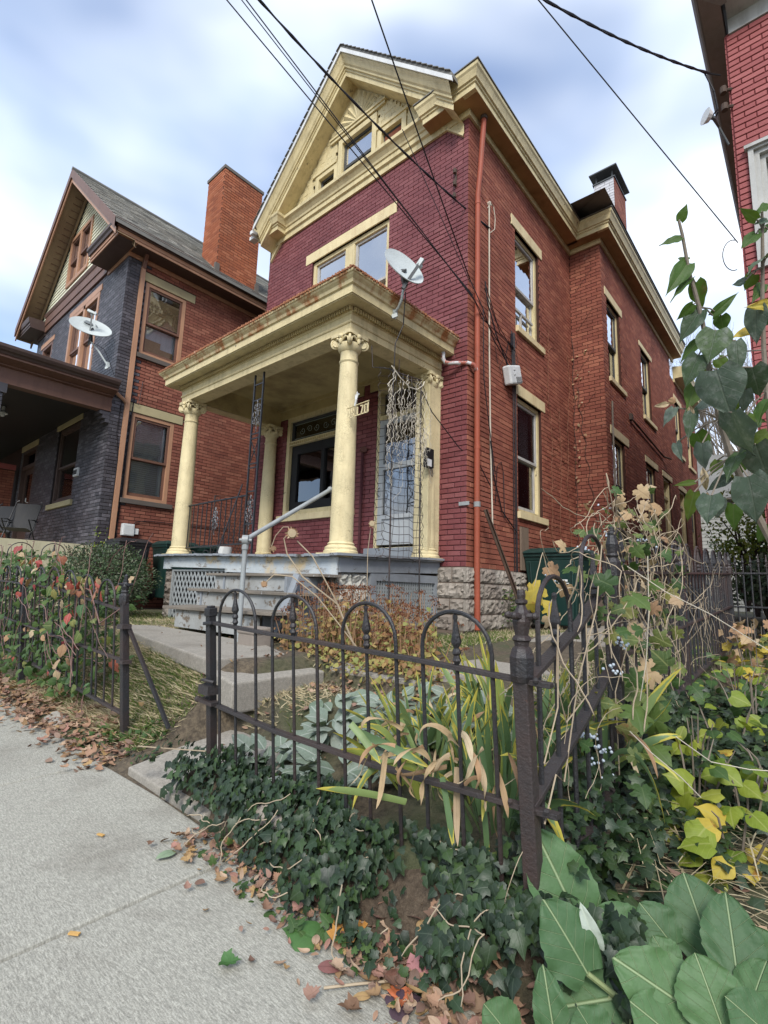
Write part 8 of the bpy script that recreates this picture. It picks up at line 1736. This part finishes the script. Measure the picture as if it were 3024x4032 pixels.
wv2 = thing('wall_creeper', 'creeper with a few dry leaves in the inner corner of the red walls', 'vine', (-3.4, YI-.03, -.4)); m = MB()
pts = [(-3.48+.02*math.sin(i*.7), YI-.03, -.3+i*.11) for i in range(52)]; m.tube(pts, .006, 4, False); pts = [(-3.42+.35*(i/40)+.03*math.sin(i), YI-.025, 4.2-i*.085) for i in range(40)]; m.tube(pts, .006, 4, False)
for k in range(4): pts = [(-3.4+j*.05+.01*math.sin(j*2), YI-.025, 3.6+k*.9+j*.06) for j in range(8)]; m.tube(pts, .003, 4, False)
m.build('stems', M_paint('dark creeper stem', (.085, .045, .035), .8, dirt_amt=.3, streak=False), wv2)
scatter('foliage', [OVAL], [(0, TRS((-3.44+U(-.03, .05)+(.3*U(0, 1) if i % 3 == 0 else 0), YI-.05, U(0, 5)), rdir(), (0, -1, .3), U(.05, .09))) for i in range(46)], [rnd.random() for _ in range(46)], DRYM, wv2)
wp = shrub('foundation_weed', 'leafy weed growing up the stone foundation by the downpipe', 'plant', [(-3.38, 6.75), (-3.36, 7.0)], [GRM, VINEM], [OVAL, MAPLE], .04, .08, 90, .75, .14, 57, stems=6)

# ---- trees and shrubs beyond
def branch(m, p, d, L, r0, depth, r, spread=.5, up=.15):
    n = 5; pts = [p.copy()]; q = p.copy(); dd = d.copy()
    for i in range(n): dd = (dd+Vector((r.uniform(-1, 1), r.uniform(-1, 1), r.uniform(-.6, 1)*.6))*.14+Vector((0, 0, up*.1))).normalized(); q = q+dd*(L/n); pts.append(q.copy())
    m.tube(pts, [lerp(r0, r0*.55, i/n) for i in range(n+1)], 5 if r0 > .02 else 3, False)
    if depth > 0:
        for k in range(3 if depth > 1 else 4):
            s = pts[r.randint(2, n)]; nd = (dd+Vector((r.uniform(-1, 1), r.uniform(-1, 1), r.uniform(-.4, 1)))*spread).normalized(); branch(m, s, nd, L*r.uniform(.55, .8), r0*.55, depth-1, r, spread, up)
def bare_tree(x, y, h, label, seed, z0=-.6, r0=.16, grp=None, mat=None):
    r = random.Random(seed); t = thing('bare_tree', label, 'tree', (x, y, z0), grp); m = MB(); m.tube([(x, y, z0-.1), (x+.1, y, z0+h*.25), (x+.05, y, z0+h*.4)], [r0, r0*.8, r0*.65], 8); m.build('trunk', mat or STEMG, t)
    m = MB()
    for k in range(7): a = r.uniform(0, 2*PI); branch(m, Vector((x+.07, y, z0+h*r.uniform(.25, .42))), Vector((math.cos(a)*.6, math.sin(a)*.6, 1)).normalized(), h*.30, r0*.5, 4, r, .62)
    m.build('crown', STEMG, t); return t
bare_tree(-2.6, 34, 16, 'bare grey tree behind the far corner of the red house', 101, r0=.2); bare_tree(-1.4, 27, 9.5, 'bare tree with a pale trunk between the two houses', 102, r0=.15); bare_tree(-1.1, 40, 17, 'tall bare tree farther off behind the pale trunked one', 104, r0=.2)
bare_tree(-19.2, 22, 10.5, 'thin bare tree seen in the gap beside the orange chimney', 103, r0=.10)
def far_shrub(x, y, w, h, label, seed, mats_, n=1500, z0=-.6):
    r = random.Random(seed); t = thing('garden_shrub', label, 'shrub', (x, y, z0), 'shrubs beyond the gap between the houses'); L = []
    for i in range(n):
        d = rdir(-.6, 1); q = r.random()**.45*(1+.25*math.sin(d.x*6+seed)*math.sin(d.z*5)); L.append((0, TRS((x+d.x*w*q, y+d.y*w*.7*q, z0+h*.55+d.z*h*.5*q), rdir(), d+Vector((0, -.5, .5)), r.uniform(.07, .14)), r.random()))
    scatter('foliage', [OVAL], [(a, b) for a, b, c in L], [c for a, b, c in L], mats_, t)
    part(lambda m: [m.tube([(x, y, z0), (x+U(-.3, .3)*w, y, z0+h*.4), (x+U(-.8, .8)*w, y+U(-.4, .4)*w, z0+h*U(.6, .95))], [.05, .03, .01], 5) for _ in range(9)], 'branches', STEMD, t, kind='stuff')
far_shrub(-1.15, 15.5, 1.0, 3.4, 'pale yellow green shrub between the houses', 1, YGM, 1500, -.4); far_shrub(-.25, 14.5, .9, 2.6, 'green shrub hugging the side of the rose house', 2, GRM, 1300, -.4); far_shrub(-1.9, 22, 1.5, 3.0, 'far green shrub at the back of the lots', 3, GRM, 1100, -.4); far_shrub(-.7, 12.0, .7, 1.2, 'low dark green shrub in the rear yard', 4, BUSHM, 1200, -.4)
for (x, y, h, s) in ((-22, 60, 9, 11), (-2, 70, 10, 12), (4, 60, 11, 13)):
    pass
